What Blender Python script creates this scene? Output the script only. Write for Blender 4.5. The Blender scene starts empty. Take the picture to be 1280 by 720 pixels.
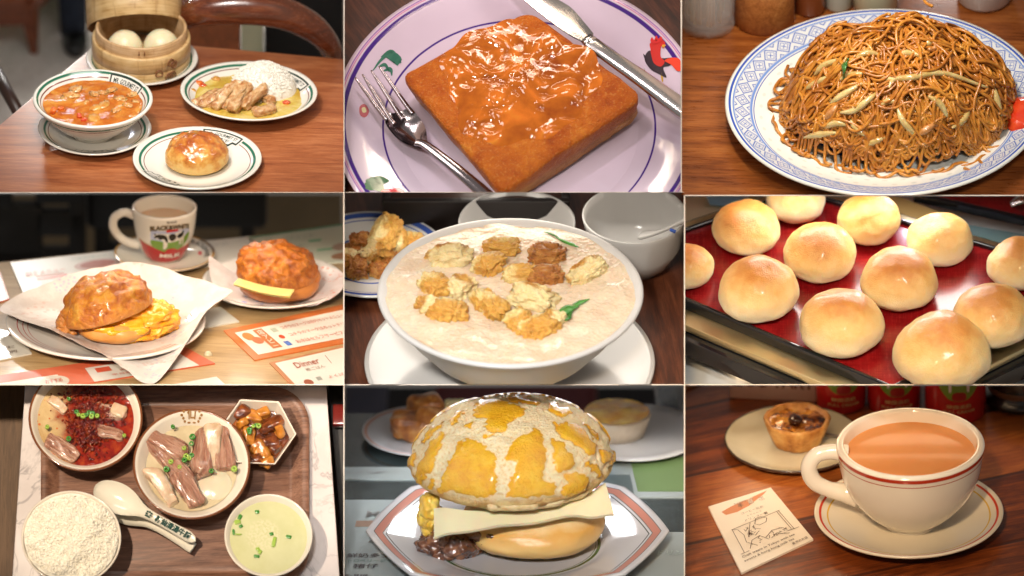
import bpy, bmesh, math, random
import numpy as np
from mathutils import Matrix, Vector, noise

rnd = random.Random(7)
R = math.radians
sc = bpy.context.scene
COL = sc.collection
TILT = R(-33)                       # the camera looks down on the nine tables
FR = Matrix.Rotation(TILT, 4, 'X')  # cabinet frame (right, away, up) -> world

# ---------------------------------------------------------------- camera
cam = bpy.data.objects.new('camera', bpy.data.cameras.new('camera'))
COL.objects.link(cam); sc.camera = cam
cam.data.type = 'ORTHO'; cam.data.ortho_scale = 12.8
cam.data.sensor_fit = 'HORIZONTAL'
cam.data.clip_start = 1; cam.data.clip_end = 200
cam.matrix_world = FR @ Matrix.Translation((0, -60, 0)) @ Matrix.Rotation(R(90), 4, 'X')
cam.data.dof.use_dof = True
cam.data.dof.focus_distance = 60.5
FBLUR = 0.0062                      # blur radius per unit of depth
cam.data.dof.aperture_fstop = 1.0 / (2 * FBLUR * 60.5)
cam.data.dof.aperture_blades = 0

# ---------------------------------------------------------------- world, exposure
w = bpy.data.worlds.new('World'); sc.world = w; w.use_nodes = True
w.node_tree.nodes['Background'].inputs[0].default_value = (1.0, 0.93, 0.86, 1)
w.node_tree.nodes['Background'].inputs[1].default_value = 0.22
sc.view_settings.view_transform = 'Standard'; sc.view_settings.look = 'None'
sc.view_settings.exposure = 0.0; sc.view_settings.gamma = 1.0
sc.view_settings.use_curve_mapping = False
sc.cycles.use_denoising = True
sc.cycles.max_bounces = 8; sc.cycles.diffuse_bounces = 3; sc.cycles.glossy_bounces = 4
sc.cycles.transmission_bounces = 6; sc.cycles.transparent_max_bounces = 8
sc.cycles.caustics_reflective = False; sc.cycles.caustics_refractive = False
sc.cycles.sample_clamp_indirect = 4

def fr(px, py, dep):                # frame point from a place on the cabinet's front and a depth
    return Vector(((px - 640) / 100, dep, (360 - py) / 100))

def aim(o, frm, to):
    d = (to - frm).normalized()
    q = d.to_track_quat('-Z', 'Y')
    o.matrix_world = FR @ (Matrix.Translation(frm) @ q.to_matrix().to_4x4())

def spot(px, py, frm, power, col, cone, blend=.35, rad=.5, sy=1.0):
    l = bpy.data.lights.new('spot_lamp', 'SPOT'); l.energy = power; l.color = col
    l.spot_size = R(cone); l.spot_blend = blend; l.shadow_soft_size = rad
    o = bpy.data.objects.new('spot_lamp', l); COL.objects.link(o)
    aim(o, Vector(frm), fr(px, py, 1.2))
    o.matrix_world = o.matrix_world @ Matrix.Diagonal((1, sy, 1, 1))
    return o

def area(px, py, dep, to, power, col, sx, sy, spread=180):
    l = bpy.data.lights.new('area_lamp', 'AREA'); l.energy = power; l.color = col
    l.shape = 'RECTANGLE'; l.size = sx; l.size_y = sy; l.spread = R(spread)
    o = bpy.data.objects.new('area_lamp', l); COL.objects.link(o)
    aim(o, fr(px, py, dep), fr(*to))
    return o

# key spot for every table, from in front and above
KEYS = [  # px, py, (x, depth, up), power, colour, cone
    (215, 120, (-6.0, -8.5, 9.8), 4200, (1.0, .95, .88), 24),
    (640, 120, (-2.5, -8.5, 9.8), 2300, (1.0, .86, .86), 24),
    (1066, 120, (2.2, -8.5, 9.8), 4600, (1.0, .92, .80), 24),
    (215, 360, (-7.5, -24, 5.2), 19000, (1.0, .91, .78), 13.5),
    (640, 360, (-5.0, -24, 5.4), 13500, (1.0, .92, .80), 13.5),
    (1066, 360, (8.0, -23, 6.2), 13500, (1.0, .97, .9), 13.5),
    (215, 600, (-12.5, -24, 4.4), 33000, (1.0, .82, .62), 13.5),
    (640, 600, (-4.0, -32, 4.3), 66000, (1.0, .96, .92), 9.5),
    (1066, 600, (1.0, -32, 4.3), 60000, (1.0, .70, .40), 9.5)]
for a, b, c, p_, col_, cn in KEYS:
    spot(a, b, c, p_, col_, cn, .35, {120: .6, 360: 1.3}.get(b, .5 if a == 215 else 2.2), .78)
# unseen lamps added over the top row, for fill and sheen
area(215, -260, -2.5, (215, 120, 1.5), 200, (1.0, .96, .9), 3.2, 1.6)
area(60, -330, 4.6, (80, 120, 1.2), 16, (.8, .85, 1.0), .5, .5)
area(60, -260, 8, (60, 20, 9), 700, (1.0, .96, .9), 2, 1)
area(640, -300, .1, (640, 120, 1.0), 40, (1.0, .82, .72), 1.3, .5)
for k in range(2):
    area(590 + 90 * k, -300, .6 - .7 * k, (640, 120, 1.0), 17, (1.0, .78, .55), 2.6, .10)
area(1066, -260, -3.0, (1066, 120, 1.5), 220, (1.0, .92, .82), 3.2, 1.6)
area(1180, -330, 4.4, (1180, 60, 1.8), 14, (1.0, .95, .9), .6, .3)
area(960, -330, 4.4, (900, 60, 1.8), 10, (1.0, .95, .9), .4, .3)
# unseen lamps added under the shelves, behind the front edge of the table above
area(215, 222, 1.0, (215, 420, 1.6), 75, (1.0, .85, .66), 3.0, .5)
area(300, 196, 2.7, (260, 400, 1.8), 9, (1.0, .85, .66), .5, .3)
area(640, 212, 1.0, (640, 400, 1.4), 36, (1.0, .9, .78), 2.8, .5)
area(600, 190, 2.6, (640, 400, 1.6), 3, (1.0, .9, .78), .4, .2)
area(1070, 212, 1.4, (1070, 400, 1.2), 75, (1.0, .97, .9), 3.0, .5)
area(1150, 190, 2.4, (1120, 400, 1.4), 14, (.9, .85, 1.0), .4, .25)
area(640, 458, 1.1, (640, 640, 1.4), 42, (.93, .96, 1.0), 3.2, .4)
area(560, 430, 2.2, (600, 620, 1.2), 9, (.93, .96, 1.0), .5, .25)
area(710, 430, 2.2, (690, 620, 1.2), 9, (.93, .96, 1.0), .5, .25)
area(1070, 458, 1.1, (1070, 640, 1.4), 28, (1.0, .7, .42), 3.0, .4)
area(940, 430, 2.4, (980, 560, 2.2), 9, (1.0, .7, .42), .5, .25)


# ---------------------------------------------------------------- cells of the cabinet
CELLS = []
class Cell:
    def __init__(s, x0, x1, y0, y1, pitch, w0=0.0, open_=''):
        s.b = (x0, x1, y0, y1); s.open = open_
        s.p = R(pitch); s.sn = math.sin(s.p); s.cs = math.cos(s.p)
        s.u0 = ((x0 + x1) / 2 - 640) / 100; s.v0 = (360 - y1) / 100
        s.M = FR @ Matrix.Translation((s.u0, w0, s.v0)) @ Matrix.Rotation(s.p, 4, 'X')
        s.w0 = w0
        CELLS.append(s)
    def g(s, px, py, z=0.0):        # a point of height z on this table
        v = (360 - py) / 100 - s.v0
        return Vector(((px - 640) / 100 - s.u0, (v - z * s.cs) / s.sn, z))
CELL_OF = {}

def setp(o, label=None, cat=None, group=None, kind=None):
    if label: o['label'] = label
    if cat: o['category'] = cat
    if group: o['group'] = group
    if kind: o['kind'] = kind

def Rz(a): return Matrix.Rotation(a, 4, 'Z')
def Rx(a): return Matrix.Rotation(a, 4, 'X')
def Ry(a): return Matrix.Rotation(a, 4, 'Y')
def T(*v):
    return Matrix.Translation(v[0] if len(v) == 1 else v)
def S(x, y=None, z=None):
    return Matrix.Diagonal((x, x if y is None else y, x if z is None else z, 1))

def mk(name, geom, mat, smooth=True):
    V, Fc = geom[0], geom[1]
    me = bpy.data.meshes.new(name)
    me.from_pydata([tuple(v) for v in V] if not isinstance(V, np.ndarray) else V.tolist(), [], [tuple(f) for f in Fc] if not isinstance(Fc, np.ndarray) else Fc.tolist())
    mats = mat if isinstance(mat, (list, tuple)) else [mat]
    for m in mats: me.materials.append(m)
    if len(geom) > 2: me.polygons.foreach_set('material_index', geom[2])
    if smooth is True: me.polygons.foreach_set('use_smooth', [True] * len(me.polygons))
    me.update()
    if smooth == 'auto':
        me.polygons.foreach_set('use_smooth', [True] * len(me.polygons))
        me.set_sharp_from_angle(angle=R(38))
    return me

def thing(cell, name, label, cat, loc, rz=0.0, group=None, extra=None):
    o = bpy.data.objects.new(name, None); COL.objects.link(o)
    o.empty_display_size = .1
    m = cell.M @ T(loc) @ Rz(rz)
    o.matrix_world = m if extra is None else m @ extra
    setp(o, label, cat, group); CELL_OF[o.name] = cell
    return o

def part(parent, name, geom, mat, loc=(0, 0, 0), m=None, smooth=True, label=None, kind=None):
    me = geom if isinstance(geom, bpy.types.Mesh) else mk(name, geom, mat, smooth)
    o = bpy.data.objects.new(name, me); COL.objects.link(o)
    o.parent = parent
    o.matrix_local = T(loc) if m is None else T(loc) @ m
    setp(o, label, None, None, kind)
    return o

def solo(cell, name, geom, mat, label=None, cat=None, loc=(0, 0, 0), rz=0.0, group=None, kind=None, smooth=True, extra=None):
    me = geom if isinstance(geom, bpy.types.Mesh) else mk(name, geom, mat, smooth)
    o = bpy.data.objects.new(name, me); COL.objects.link(o)
    m = cell.M @ T(loc) @ Rz(rz)
    o.matrix_world = m if extra is None else m @ extra
    setp(o, label, cat, group, kind); CELL_OF[o.name] = cell
    return o

# ---------------------------------------------------------------- geometry
def A(x): return np.asarray(x, dtype=float)
def xf(geom, m):
    V = A(geom[0]); m = np.array(m)
    V = V @ m[:3, :3].T + m[:3, 3]
    return (V,) + tuple(geom[1:])
def join(*gs):
    Vs = []; Fs = []; Ms = []; n = 0; has = any(len(g) > 2 for g in gs)
    for g in gs:
        V = A(g[0]); Vs.append(V)
        Fs += [tuple(int(i) + n for i in f) for f in g[1]]
        if has: Ms += list(g[2]) if len(g) > 2 else [0] * len(g[1])
        n += len(V)
    out = (np.concatenate(Vs), Fs)
    return out + (Ms,) if has else out
def withmat(g, i): return (g[0], g[1], [i] * len(g[1]))

def cr(pts, n):                      # Catmull-Rom through the points
    P = A(pts); P = np.vstack([2 * P[0] - P[1], P, 2 * P[-1] - P[-2]])
    m = len(P) - 3; out = []
    for i in range(n + 1):
        t = i / n * m; k = min(int(t), m - 1); f = t - k
        a, b, c, d = P[k], P[k + 1], P[k + 2], P[k + 3]
        out.append(.5 * (2 * b + (c - a) * f + (2 * a - 5 * b + 4 * c - d) * f * f + (3 * b - a - 3 * c + d) * f ** 3))
    return A(out)
def ccr(pts, n):                     # closed
    P = A(pts); k = len(P); out = []
    for i in range(n):
        t = i / n * k; j = int(t); f = t - j
        a, b, c, d = P[(j - 1) % k], P[j % k], P[(j + 1) % k], P[(j + 2) % k]
        out.append(.5 * (2 * b + (c - a) * f + (2 * a - 5 * b + 4 * c - d) * f * f + (3 * b - a - 3 * c + d) * f ** 3))
    return A(out)

def lathe(prof, n=96, rf=None, sm=0, wob=None):
    P = cr(prof, sm) if sm else A(prof)
    th = np.arange(n) * 2 * np.pi / n
    k = np.ones(n) if rf is None else A([rf(t) for t in th])
    V = []
    for r, z in P:
        r = max(r, 1e-4)
        V.append(np.stack([r * k * np.cos(th), r * k * np.sin(th), np.full(n, z)], 1))
    V = np.concatenate(V); F_ = []
    for i in range(len(P) - 1):
        for j in range(n):
            a = i * n + j; b = i * n + (j + 1) % n
            F_.append((a, b, b + n, a + n))
    return V, F_

def tube(pts, r, n=10, res=0, flat=1.0, up=None, caps=True):
    P = cr(pts, res) if res else A(pts)
    m = len(P)
    if np.isscalar(r): rr = np.full(m, r)
    else:
        r = A(r); rr = np.interp(np.linspace(0, 1, m), np.linspace(0, 1, len(r)), r)
    tg = np.gradient(P, axis=0); tg /= np.linalg.norm(tg, axis=1)[:, None] + 1e-9
    u = A(up if up is not None else (0.03, 0.05, 1.0)); V = []
    nrm = u - tg[0] * u.dot(tg[0])
    if np.linalg.norm(nrm) < 1e-3: nrm = np.cross(tg[0], (1, 0, 0))
    th = np.arange(n) * 2 * np.pi / n; c = np.cos(th)[:, None]; s_ = np.sin(th)[:, None]
    for i in range(m):
        nrm = nrm - tg[i] * nrm.dot(tg[i]); nrm = nrm / (np.linalg.norm(nrm) + 1e-9)
        bn = np.cross(tg[i], nrm)
        V.append(P[i] + rr[i] * (c * bn + s_ * nrm * flat))
    V = np.concatenate(V); F_ = []
    for i in range(m - 1):
        for j in range(n):
            a = i * n + j; b = i * n + (j + 1) % n
            F_.append((a, b, b + n, a + n))
    if caps:
        F_.append(tuple(range(n))[::-1]); F_.append(tuple((m - 1) * n + j for j in range(n)))
    return V, F_

_ico = {}
def ico(sub):
    if sub not in _ico:
        bm = bmesh.new(); bmesh.ops.create_icosphere(bm, subdivisions=sub, radius=1)
        _ico[sub] = (A([v.co[:] for v in bm.verts]), [tuple(v.index for v in f.verts) for f in bm.faces]); bm.free()
    return _ico[sub]

def fbm(p, f, o=3, seed=0.0):
    a = 1; t = 0
    q = Vector((p[0] * f + seed * 3.17, p[1] * f - seed * 1.3, p[2] * f + seed))
    for _ in range(o):
        t += a * noise.noise(q); q = q * 2.03; a *= .5
    return t

def blob(rx, ry, rz, amp=.1, freq=1.5, seed=0, sub=4, e=1.0, flat=None, oct=3, ridge=False, zcut=None):
    """an uneven lump; e<1 makes it boxier, flat cuts a level base"""
    V, F_ = ico(sub); V = V.copy()
    if e != 1.0:
        V = np.sign(V) * np.abs(V) ** e
        V /= np.linalg.norm(V * 1.0, axis=1).max() ** 0 
    out = np.empty_like(V)
    s = (rx + ry + rz) / 3
    for i, v in enumerate(V):
        d = fbm(v * (1.0, 1.0, 1.0), freq, oct, seed)
        if ridge: d = .5 - abs(d) * 1.6
        k = 1 + amp * d
        out[i] = (v[0] * rx * k, v[1] * ry * k, v[2] * rz * k)
    if flat is not None:
        z0 = -rz * flat
        lo = out[:, 2] < z0
        out[lo, 2] = z0 + (out[lo, 2] - z0) * .08
        out[:, 2] -= z0
    return out, F_

def slab(lx, ly, lz, amp=.05, freq=2.0, seed=0, sub=4, e=.45, bend=0.0):
    """rounded box with an uneven skin, resting on z=0"""
    V, F_ = ico(sub)
    W = np.sign(V) * np.abs(V) ** e
    W = W / np.abs(W).max()
    out = np.empty_like(W)
    for i, v in enumerate(W):
        p = A((v[0] * lx / 2, v[1] * ly / 2, v[2] * lz / 2))
        d = fbm(p, freq, 3, seed)
        p = p + V[i] * d * amp
        p[2] += bend * (p[0] ** 2)
        out[i] = p
    out[:, 2] += lz / 2
    return out, F_

def box(sx, sy, sz, bev=0.0, seg=2):
    bm = bmesh.new(); bmesh.ops.create_cube(bm, size=1)
    bmesh.ops.scale(bm, vec=(sx, sy, sz), verts=bm.verts)
    if bev: bmesh.ops.bevel(bm, geom=bm.edges[:], offset=bev, segments=seg, affect='EDGES', profile=.5)
    bmesh.ops.translate(bm, vec=(0, 0, sz / 2), verts=bm.verts)
    bm.verts.ensure_lookup_table()
    g = (A([v.co[:] for v in bm.verts]), [tuple(v.index for v in f.verts) for f in bm.faces]); bm.free()
    return g

def prism(pts, z0, z1, bev=0.0, seg=2):
    bm = bmesh.new()
    vs = [bm.verts.new((p[0], p[1], z0)) for p in pts]
    f = bm.faces.new(vs)
    if f.normal.z > 0: f.normal_flip()
    r = bmesh.ops.extrude_face_region(bm, geom=[f])
    bmesh.ops.translate(bm, vec=(0, 0, z1 - z0), verts=[v for v in r['geom'] if isinstance(v, bmesh.types.BMVert)])
    bmesh.ops.recalc_face_normals(bm, faces=bm.faces)
    if bev:
        top = [e for e in bm.edges if all(abs(v.co.z - z1) < 1e-6 for v in e.verts)]
        bmesh.ops.bevel(bm, geom=top, offset=bev, segments=seg, affect='EDGES', profile=.5)
    bm.verts.index_update()
    g = (A([v.co[:] for v in bm.verts]), [tuple(v.index for v in f.verts) for f in bm.faces]); bm.free()
    return g

def sheet(nx, ny, f):
    V = [f(i / nx, j / ny) for j in range(ny + 1) for i in range(nx + 1)]
    F_ = [(j * (nx + 1) + i, j * (nx + 1) + i + 1, (j + 1) * (nx + 1) + i + 1, (j + 1) * (nx + 1) + i) for j in range(ny) for i in range(nx)]
    return A(V), F_

def pool(rf, z, rings=24, n=72, amp=0.0, freq=3.0, seed=0, edge=0.0):
    """a liquid surface with radius rf(theta), slightly uneven, meniscus raised by edge"""
    V = [(0, 0, z + amp * fbm((0, 0, 0), freq, 3, seed))]
    for i in range(1, rings + 1):
        for j in range(n):
            t = 2 * math.pi * j / n; r = rf(t) * i / rings
            x, y = r * math.cos(t), r * math.sin(t)
            V.append((x, y, z + amp * fbm((x, y, 0), freq, 3, seed) * (1 if i < rings else .2) + (edge if i == rings else 0)))
    F_ = [(0, 1 + j, 1 + (j + 1) % n) for j in range(n)]
    for i in range(rings - 1):
        for j in range(n):
            a = 1 + i * n + j; b = 1 + i * n + (j + 1) % n
            F_.append((a, a + n, b + n, b))
    return A(V), F_

def flatshape(pts, z=0.0, cuts=0):
    """flat outline, triangulated and cut finely enough to be laid on a curved surface"""
    bm = bmesh.new()
    vs = [bm.verts.new((p[0], p[1], 0)) for p in pts]
    f = bm.faces.new(vs)
    bmesh.ops.triangulate(bm, faces=[f])
    for f in bm.faces:
        if f.normal.z < 0: f.normal_flip()
    if cuts:
        for _ in range(cuts):
            L = max(e.calc_length() for e in bm.edges)
            bmesh.ops.subdivide_edges(bm, edges=[e for e in bm.edges if e.calc_length() > L * .5], cuts=1)
            bmesh.ops.triangulate(bm, faces=bm.faces[:])
    bm.verts.index_update()
    g = (A([(v.co.x, v.co.y, z) for v in bm.verts]), [tuple(v.index for v in f.verts) for f in bm.faces]); bm.free()
    return g

def text(s, size, spacing=1.0, cuts=0, bold=0.0, sx=1.0):
    cu = bpy.data.curves.new('t', 'FONT'); cu.body = s; cu.size = size
    cu.align_x = 'CENTER'; cu.align_y = 'CENTER'; cu.resolution_u = 2; cu.space_character = spacing
    cu.offset = bold
    o = bpy.data.objects.new('t', cu); COL.objects.link(o)
    bpy.context.view_layer.update()
    dg = bpy.context.evaluated_depsgraph_get()
    me = bpy.data.meshes.new_from_object(o.evaluated_get(dg), depsgraph=dg)
    bm = bmesh.new(); bm.from_mesh(me)
    bmesh.ops.triangulate(bm, faces=bm.faces[:])
    if cuts:
        L = cuts
        for _ in range(3):
            es = [e for e in bm.edges if e.calc_length() > L]
            if not es: break
            bmesh.ops.subdivide_edges(bm, edges=es, cuts=1)
            bmesh.ops.triangulate(bm, faces=bm.faces[:])
    bm.verts.index_update()
    g = (A([(v.co.x * sx, v.co.y, 0) for v in bm.verts]).reshape(-1, 3), [tuple(v.index for v in f.verts) for f in bm.faces]); bm.free()
    bpy.data.objects.remove(o); bpy.data.curves.remove(cu); bpy.data.meshes.remove(me)
    return g

def drape(geom, hf, eps=.004):      # lay a flat piece on the surface z = hf(x, y)
    V = A(geom[0]).copy()
    for v in V: v[2] = hf(v[0], v[1]) + eps
    return (V,) + tuple(geom[1:])

def onring(geom, rr, ang, flip=False):  # wrap flat art (x along the rim, y outwards) round a circle of radius rr
    V = A(geom[0]).copy()
    for v in V:
        a = ang - v[0] / rr * (1 if not flip else -1); r = rr + v[1] * (1 if not flip else -1)
        v[0], v[1] = r * math.cos(a), r * math.sin(a)
    return (V,) + tuple(geom[1:])

def oncyl(geom, rz_, ang):           # wrap flat art round an upright body of radius rz_(z); y becomes height
    V = A(geom[0]).copy()
    for v in V:
        r = rz_(v[1]); a = ang + v[0] / r; z = v[1]
        v[0], v[1], v[2] = (r + .004) * math.cos(a), (r + .004) * math.sin(a), z
    return (V,) + tuple(geom[1:])

def prof_z(prof, sm):
    P = cr(prof, sm) if sm else A(prof)
    def f(x, y=0.0, k=1.0):
        r = math.hypot(x, y) / k
        best = -9
        for i in range(len(P) - 1):
            a, b = P[i], P[i + 1]
            lo, hi = min(a[0], b[0]), max(a[0], b[0])
            if lo <= r <= hi and hi - lo > 1e-6:
                z = a[1] + (b[1] - a[1]) * (r - a[0]) / (b[0] - a[0])
                best = max(best, z)
        return best if best > -9 else 0
    return f

# ---------------------------------------------------------------- materials
class ND:
    def __init__(s, name):
        s.m = bpy.data.materials.new(name); s.m.use_nodes = True
        s.nt = s.m.node_tree; s.n = s.nt.nodes; s.l = s.nt.links
        s.b = s.n['Principled BSDF']
        s.tc = s.n.new('ShaderNodeTexCoord'); s.O = s.tc.outputs['Object']
        s._geo = None
    def put(s, inp, v):
        if isinstance(v, bpy.types.NodeSocket): s.l.new(v, inp)
        elif isinstance(v, (tuple, list)) and len(v) == 3 and inp.type == 'RGBA': inp.default_value = (*v, 1)
        else: inp.default_value = v
    def m_(s, op, a, b=0.0, c=0.0, clamp=False):
        n = s.n.new('ShaderNodeMath'); n.operation = op; n.use_clamp = clamp
        for i, v in enumerate((a, b, c)): s.put(n.inputs[i], v)
        return n.outputs[0]
    def add(s, a, b): return s.m_('ADD', a, b)
    def sub(s, a, b): return s.m_('SUBTRACT', a, b)
    def mul(s, a, b): return s.m_('MULTIPLY', a, b)
    def xyz(s, v=None):
        n = s.n.new('ShaderNodeSeparateXYZ'); s.put(n.inputs[0], s.O if v is None else v); return n.outputs
    def vec(s, x, y, z=0.0):
        n = s.n.new('ShaderNodeCombineXYZ')
        for i, v in enumerate((x, y, z)): s.put(n.inputs[i], v)
        return n.outputs[0]
    def mp(s, scale=(1, 1, 1), rot=(0, 0, 0), loc=(0, 0, 0), v=None):
        n = s.n.new('ShaderNodeMapping'); s.put(n.inputs[0], s.O if v is None else v)
        n.inputs['Scale'].default_value = scale; n.inputs['Rotation'].default_value = rot; n.inputs['Location'].default_value = loc
        return n.outputs[0]
    def noise(s, scale, detail=3, rough=.5, dist=0.0, v=None):
        n = s.n.new('ShaderNodeTexNoise'); s.put(n.inputs['Vector'], s.O if v is None else v)
        s.put(n.inputs['Scale'], scale); s.put(n.inputs['Detail'], detail); s.put(n.inputs['Roughness'], rough); s.put(n.inputs['Distortion'], dist)
        return s.add(s.mul(s.sub(n.outputs[0], .5), 1.55), .5)
    def vor(s, scale, feat='F1', v=None, rand=1.0, out=0):
        n = s.n.new('ShaderNodeTexVoronoi'); n.feature = feat; s.put(n.inputs['Vector'], s.O if v is None else v)
        s.put(n.inputs['Scale'], scale); s.put(n.inputs['Randomness'], rand)
        return n.outputs[out]
    def sm(s, v, lo, hi, a=0.0, b=1.0):
        n = s.n.new('ShaderNodeMapRange'); n.interpolation_type = 'SMOOTHSTEP'
        for i, x in enumerate((v, lo, hi, a, b)): s.put(n.inputs[i], x)
        return n.outputs[0]
    def mix(s, f, a, b):
        n = s.n.new('ShaderNodeMix'); n.data_type = 'RGBA'
        s.put(n.inputs[0], f); s.put(n.inputs[6], a); s.put(n.inputs[7], b)
        return n.outputs[2]
    def ramp(s, f, stops):
        n = s.n.new('ShaderNodeValToRGB'); s.put(n.inputs[0], f); e = n.color_ramp.elements
        while len(e) > 1: e.remove(e[-1])
        e[0].position = stops[0][0]; e[0].color = (*stops[0][1], 1)
        for p, c in stops[1:]:
            x = e.new(p); x.color = (*c, 1)
        return n.outputs[0]
    def rad(s):
        x, y, z = s.xyz()[:3]
        return s.m_('SQRT', s.add(s.mul(x, x), s.mul(y, y)))
    def ang(s):
        x, y, z = s.xyz()[:3]
        return s.m_('ARCTAN2', y, x)
    def band(s, v, a, b, soft=.004):
        return s.mul(s.sm(v, a - soft, a + soft), s.sm(v, b - soft, b + soft, 1.0, 0.0))
    def bump(s, h, strength=.3, dist=.02, nrm=None):
        n = s.n.new('ShaderNodeBump'); s.put(n.inputs['Height'], h)
        n.inputs['Strength'].default_value = strength; n.inputs['Distance'].default_value = dist
        if nrm is not None: s.l.new(nrm, n.inputs['Normal'])
        return n.outputs[0]
    def end(s, col, rough=.5, nrm=None, **k):
        s.put(s.b.inputs['Base Color'], col); s.put(s.b.inputs['Roughness'], rough)
        if nrm is not None: s.l.new(nrm, s.b.inputs['Normal'])
        names = dict(metal='Metallic', sss='Subsurface Weight', sscale='Subsurface Scale', srad='Subsurface Radius', coat='Coat Weight',
                     coatr='Coat Roughness', trans='Transmission Weight', ior='IOR', alpha='Alpha', spec='Specular IOR Level',
                     em='Emission Color', ems='Emission Strength', sheen='Sheen Weight')
        for q, v in k.items(): s.put(s.b.inputs[names[q]], v)
        return s.m

_mc = {}
def flat(name, col, rough=.5, **k):
    key = name
    if key not in _mc: _mc[key] = ND(name).end(col, rough, **k)
    return _mc[key]

def ramped(name, scale, stops, rough=.5, bump=.3, bscale=None, bdist=.02, detail=5, sc3=(1, 1, 1), dist=0.0, **k):
    d = ND(name); v = d.mp(sc3)
    f = d.noise(scale, detail, .6, dist, v=v)
    h = d.noise(bscale or scale * 2, 5, .6, v=v)
    return d.end(d.ramp(f, stops), rough, d.bump(h, bump, bdist), **k)

def wood(name, c0, c1, c2, ang=0.0, scale=1.0, rough=.35, planks=0.0, pores=1.0, coat=0.0, gap=(.01, .005, .003)):
    d = ND(name)
    v = d.mp((1, 1, 1), (0, 0, ang))
    x, y, z = d.xyz(v)[:3]
    tone = 0.0
    if planks:
        row = d.m_('FLOOR', d.mul(y, 1 / planks))
        sh = d.m_('FRACT', d.mul(d.m_('SINE', d.mul(row, 12.9898)), 43758.5))
        x = d.add(x, d.mul(sh, 9.0)); y2 = d.add(y, d.mul(sh, 3.0))
    else: y2 = y
    g = d.vec(d.mul(x, .35 * scale), d.mul(y2, 3.2 * scale), d.mul(z, 3.0 * scale))
    f = d.noise(1.6, 6, .62, 1.2, v=g)
    f2 = d.noise(9.0, 4, .7, .4, v=g)
    fine = d.noise(1.0, 3, .8, v=d.vec(d.mul(x, 3 * scale), d.mul(y2, 70 * scale), d.mul(z, 60 * scale)))
    t = d.add(d.mul(f, .6), d.mul(f2, .4))
    if planks: t = d.add(t, d.mul(d.sub(sh, .5), .22))
    col = d.ramp(t, [(.28, c0), (.5, c1), (.72, c2)])
    pore = d.mul(d.sm(fine, .52, .7), .45 * pores)
    col = d.mix(pore, col, c0)
    h = d.add(d.mul(fine, -.5), d.mul(f2, .3))
    if planks:
        fy = d.m_('FRACT', d.mul(y, 1 / planks))
        e = d.m_('MINIMUM', fy, d.sub(1.0, fy))
        gp = d.sm(e, .012, .03, 1.0, 0.0)
        col = d.mix(gp, col, gap)
        h = d.sub(h, d.mul(gp, 2.0))
    return d.end(col, d.add(rough, d.mul(f2, .15)), d.bump(h, .12, .01), coat=coat, coatr=.12)

def glaze(name, col=(.78, .75, .7), bands=(), rough=.12, spec=.5, k=1.0):
    """glazed crockery with painted rings at given radii: (r0, r1, colour)"""
    d = ND(name); r = d.rad()
    c = d.mix(d.sm(d.noise(2.0, 3), .3, .7), tuple(x * .97 for x in col), col)
    wob = d.mul(d.sub(d.noise(5.0, 2), .5), .004)
    rr = d.add(r, wob)
    z = d.xyz()[2]
    for b in bands:
        m = d.band(rr, b[0], b[1], b[3] if len(b) > 3 else .0035)
        if len(b) > 4: m = d.mul(m, d.m_('GREATER_THAN', z, b[4]))
        c = d.mix(m, c, b[2])
    return d.end(c, d.add(rough, d.mul(d.noise(14.0, 3), .05)), spec=spec, coat=.35, coatr=.05)

def metal(name, col=(.75, .74, .73), rough=.2, brush=.1):
    d = ND(name)
    f = d.noise(1.0, 3, .7, v=d.mp((4, 160, 4)))
    return d.end(col, d.add(rough, d.mul(f, brush)), d.bump(f, .04, .004), metal=1.0)

# small shared food shapes
def rice_heap(hf, rf, count, seed=3, size=.034):
    """grains lying on the surface z=hf(x,y) inside radius rf(theta)"""
    rg = random.Random(seed); V0, F0 = ico(1); out = []; FF = []; n = 0
    V0 = V0 * A((size, size * .36, size * .33))
    for _ in range(count):
        t = rg.random() * 2 * math.pi; r = math.sqrt(rg.random()) * rf(t) * .985
        x, y = r * math.cos(t), r * math.sin(t)
        m = (T(x, y, hf(x, y) + rg.uniform(-.2, .5) * size) @ Rz(rg.random() * 6.3) @ Ry(rg.gauss(0, .35)) @ Rx(rg.random() * 3)) @ S(rg.uniform(.8, 1.15))
        m = np.array(m); out.append(V0 @ m[:3, :3].T + m[:3, 3])
        FF += [(a + n, b + n, c + n) for a, b, c in F0]; n += len(V0)
    return np.concatenate(out), FF

def onion(cell_root, name, loc, r, h, mat, rz=0.0, tilt=0.0, inner=None):
    """a cut ring of spring onion"""
    g = lathe([(r * .3, 0), (r * .8, 0), (r * .86, h * .5), (r * .8, h), (r * .3, h), (r * .3, h * .5), (r * .3, 0)], 14)
    return part(cell_root, name, g, mat, loc, Rz(rz) @ Rx(tilt))

# ================================================================ compartment 1: cafe table with four dishes
c1 = Cell(0, 429.6, 0, 240.5, 29, -.3, 'LT')
GREEN = (.02, .13, .075); MAROON = (.16, .03, .025); INK = (.012, .03, .022)
WHITE = flat('glazed_white', (.74, .7, .64), .15, coat=.3)
M_tab1 = wood('red_brown_table_wood', (.20, .05, .017), (.34, .105, .036), (.50, .19, .075), 0.06, .8, .3, coat=.2)
far = [c1.g(130, 46), c1.g(560, 84.5), c1.g(560, 330), c1.g(-260, 330), c1.g(-260, 371)]
tp = [c1.g(-260, 371), c1.g(560, 371), c1.g(560, 84.5), c1.g(130, 46)]
solo(c1, 'cafe_table', prism([(p.x, p.y) for p in tp], -.22, 0, .03), M_tab1, 'reddish brown wooden cafe table top under the four dishes', 'table', smooth='auto')

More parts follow.
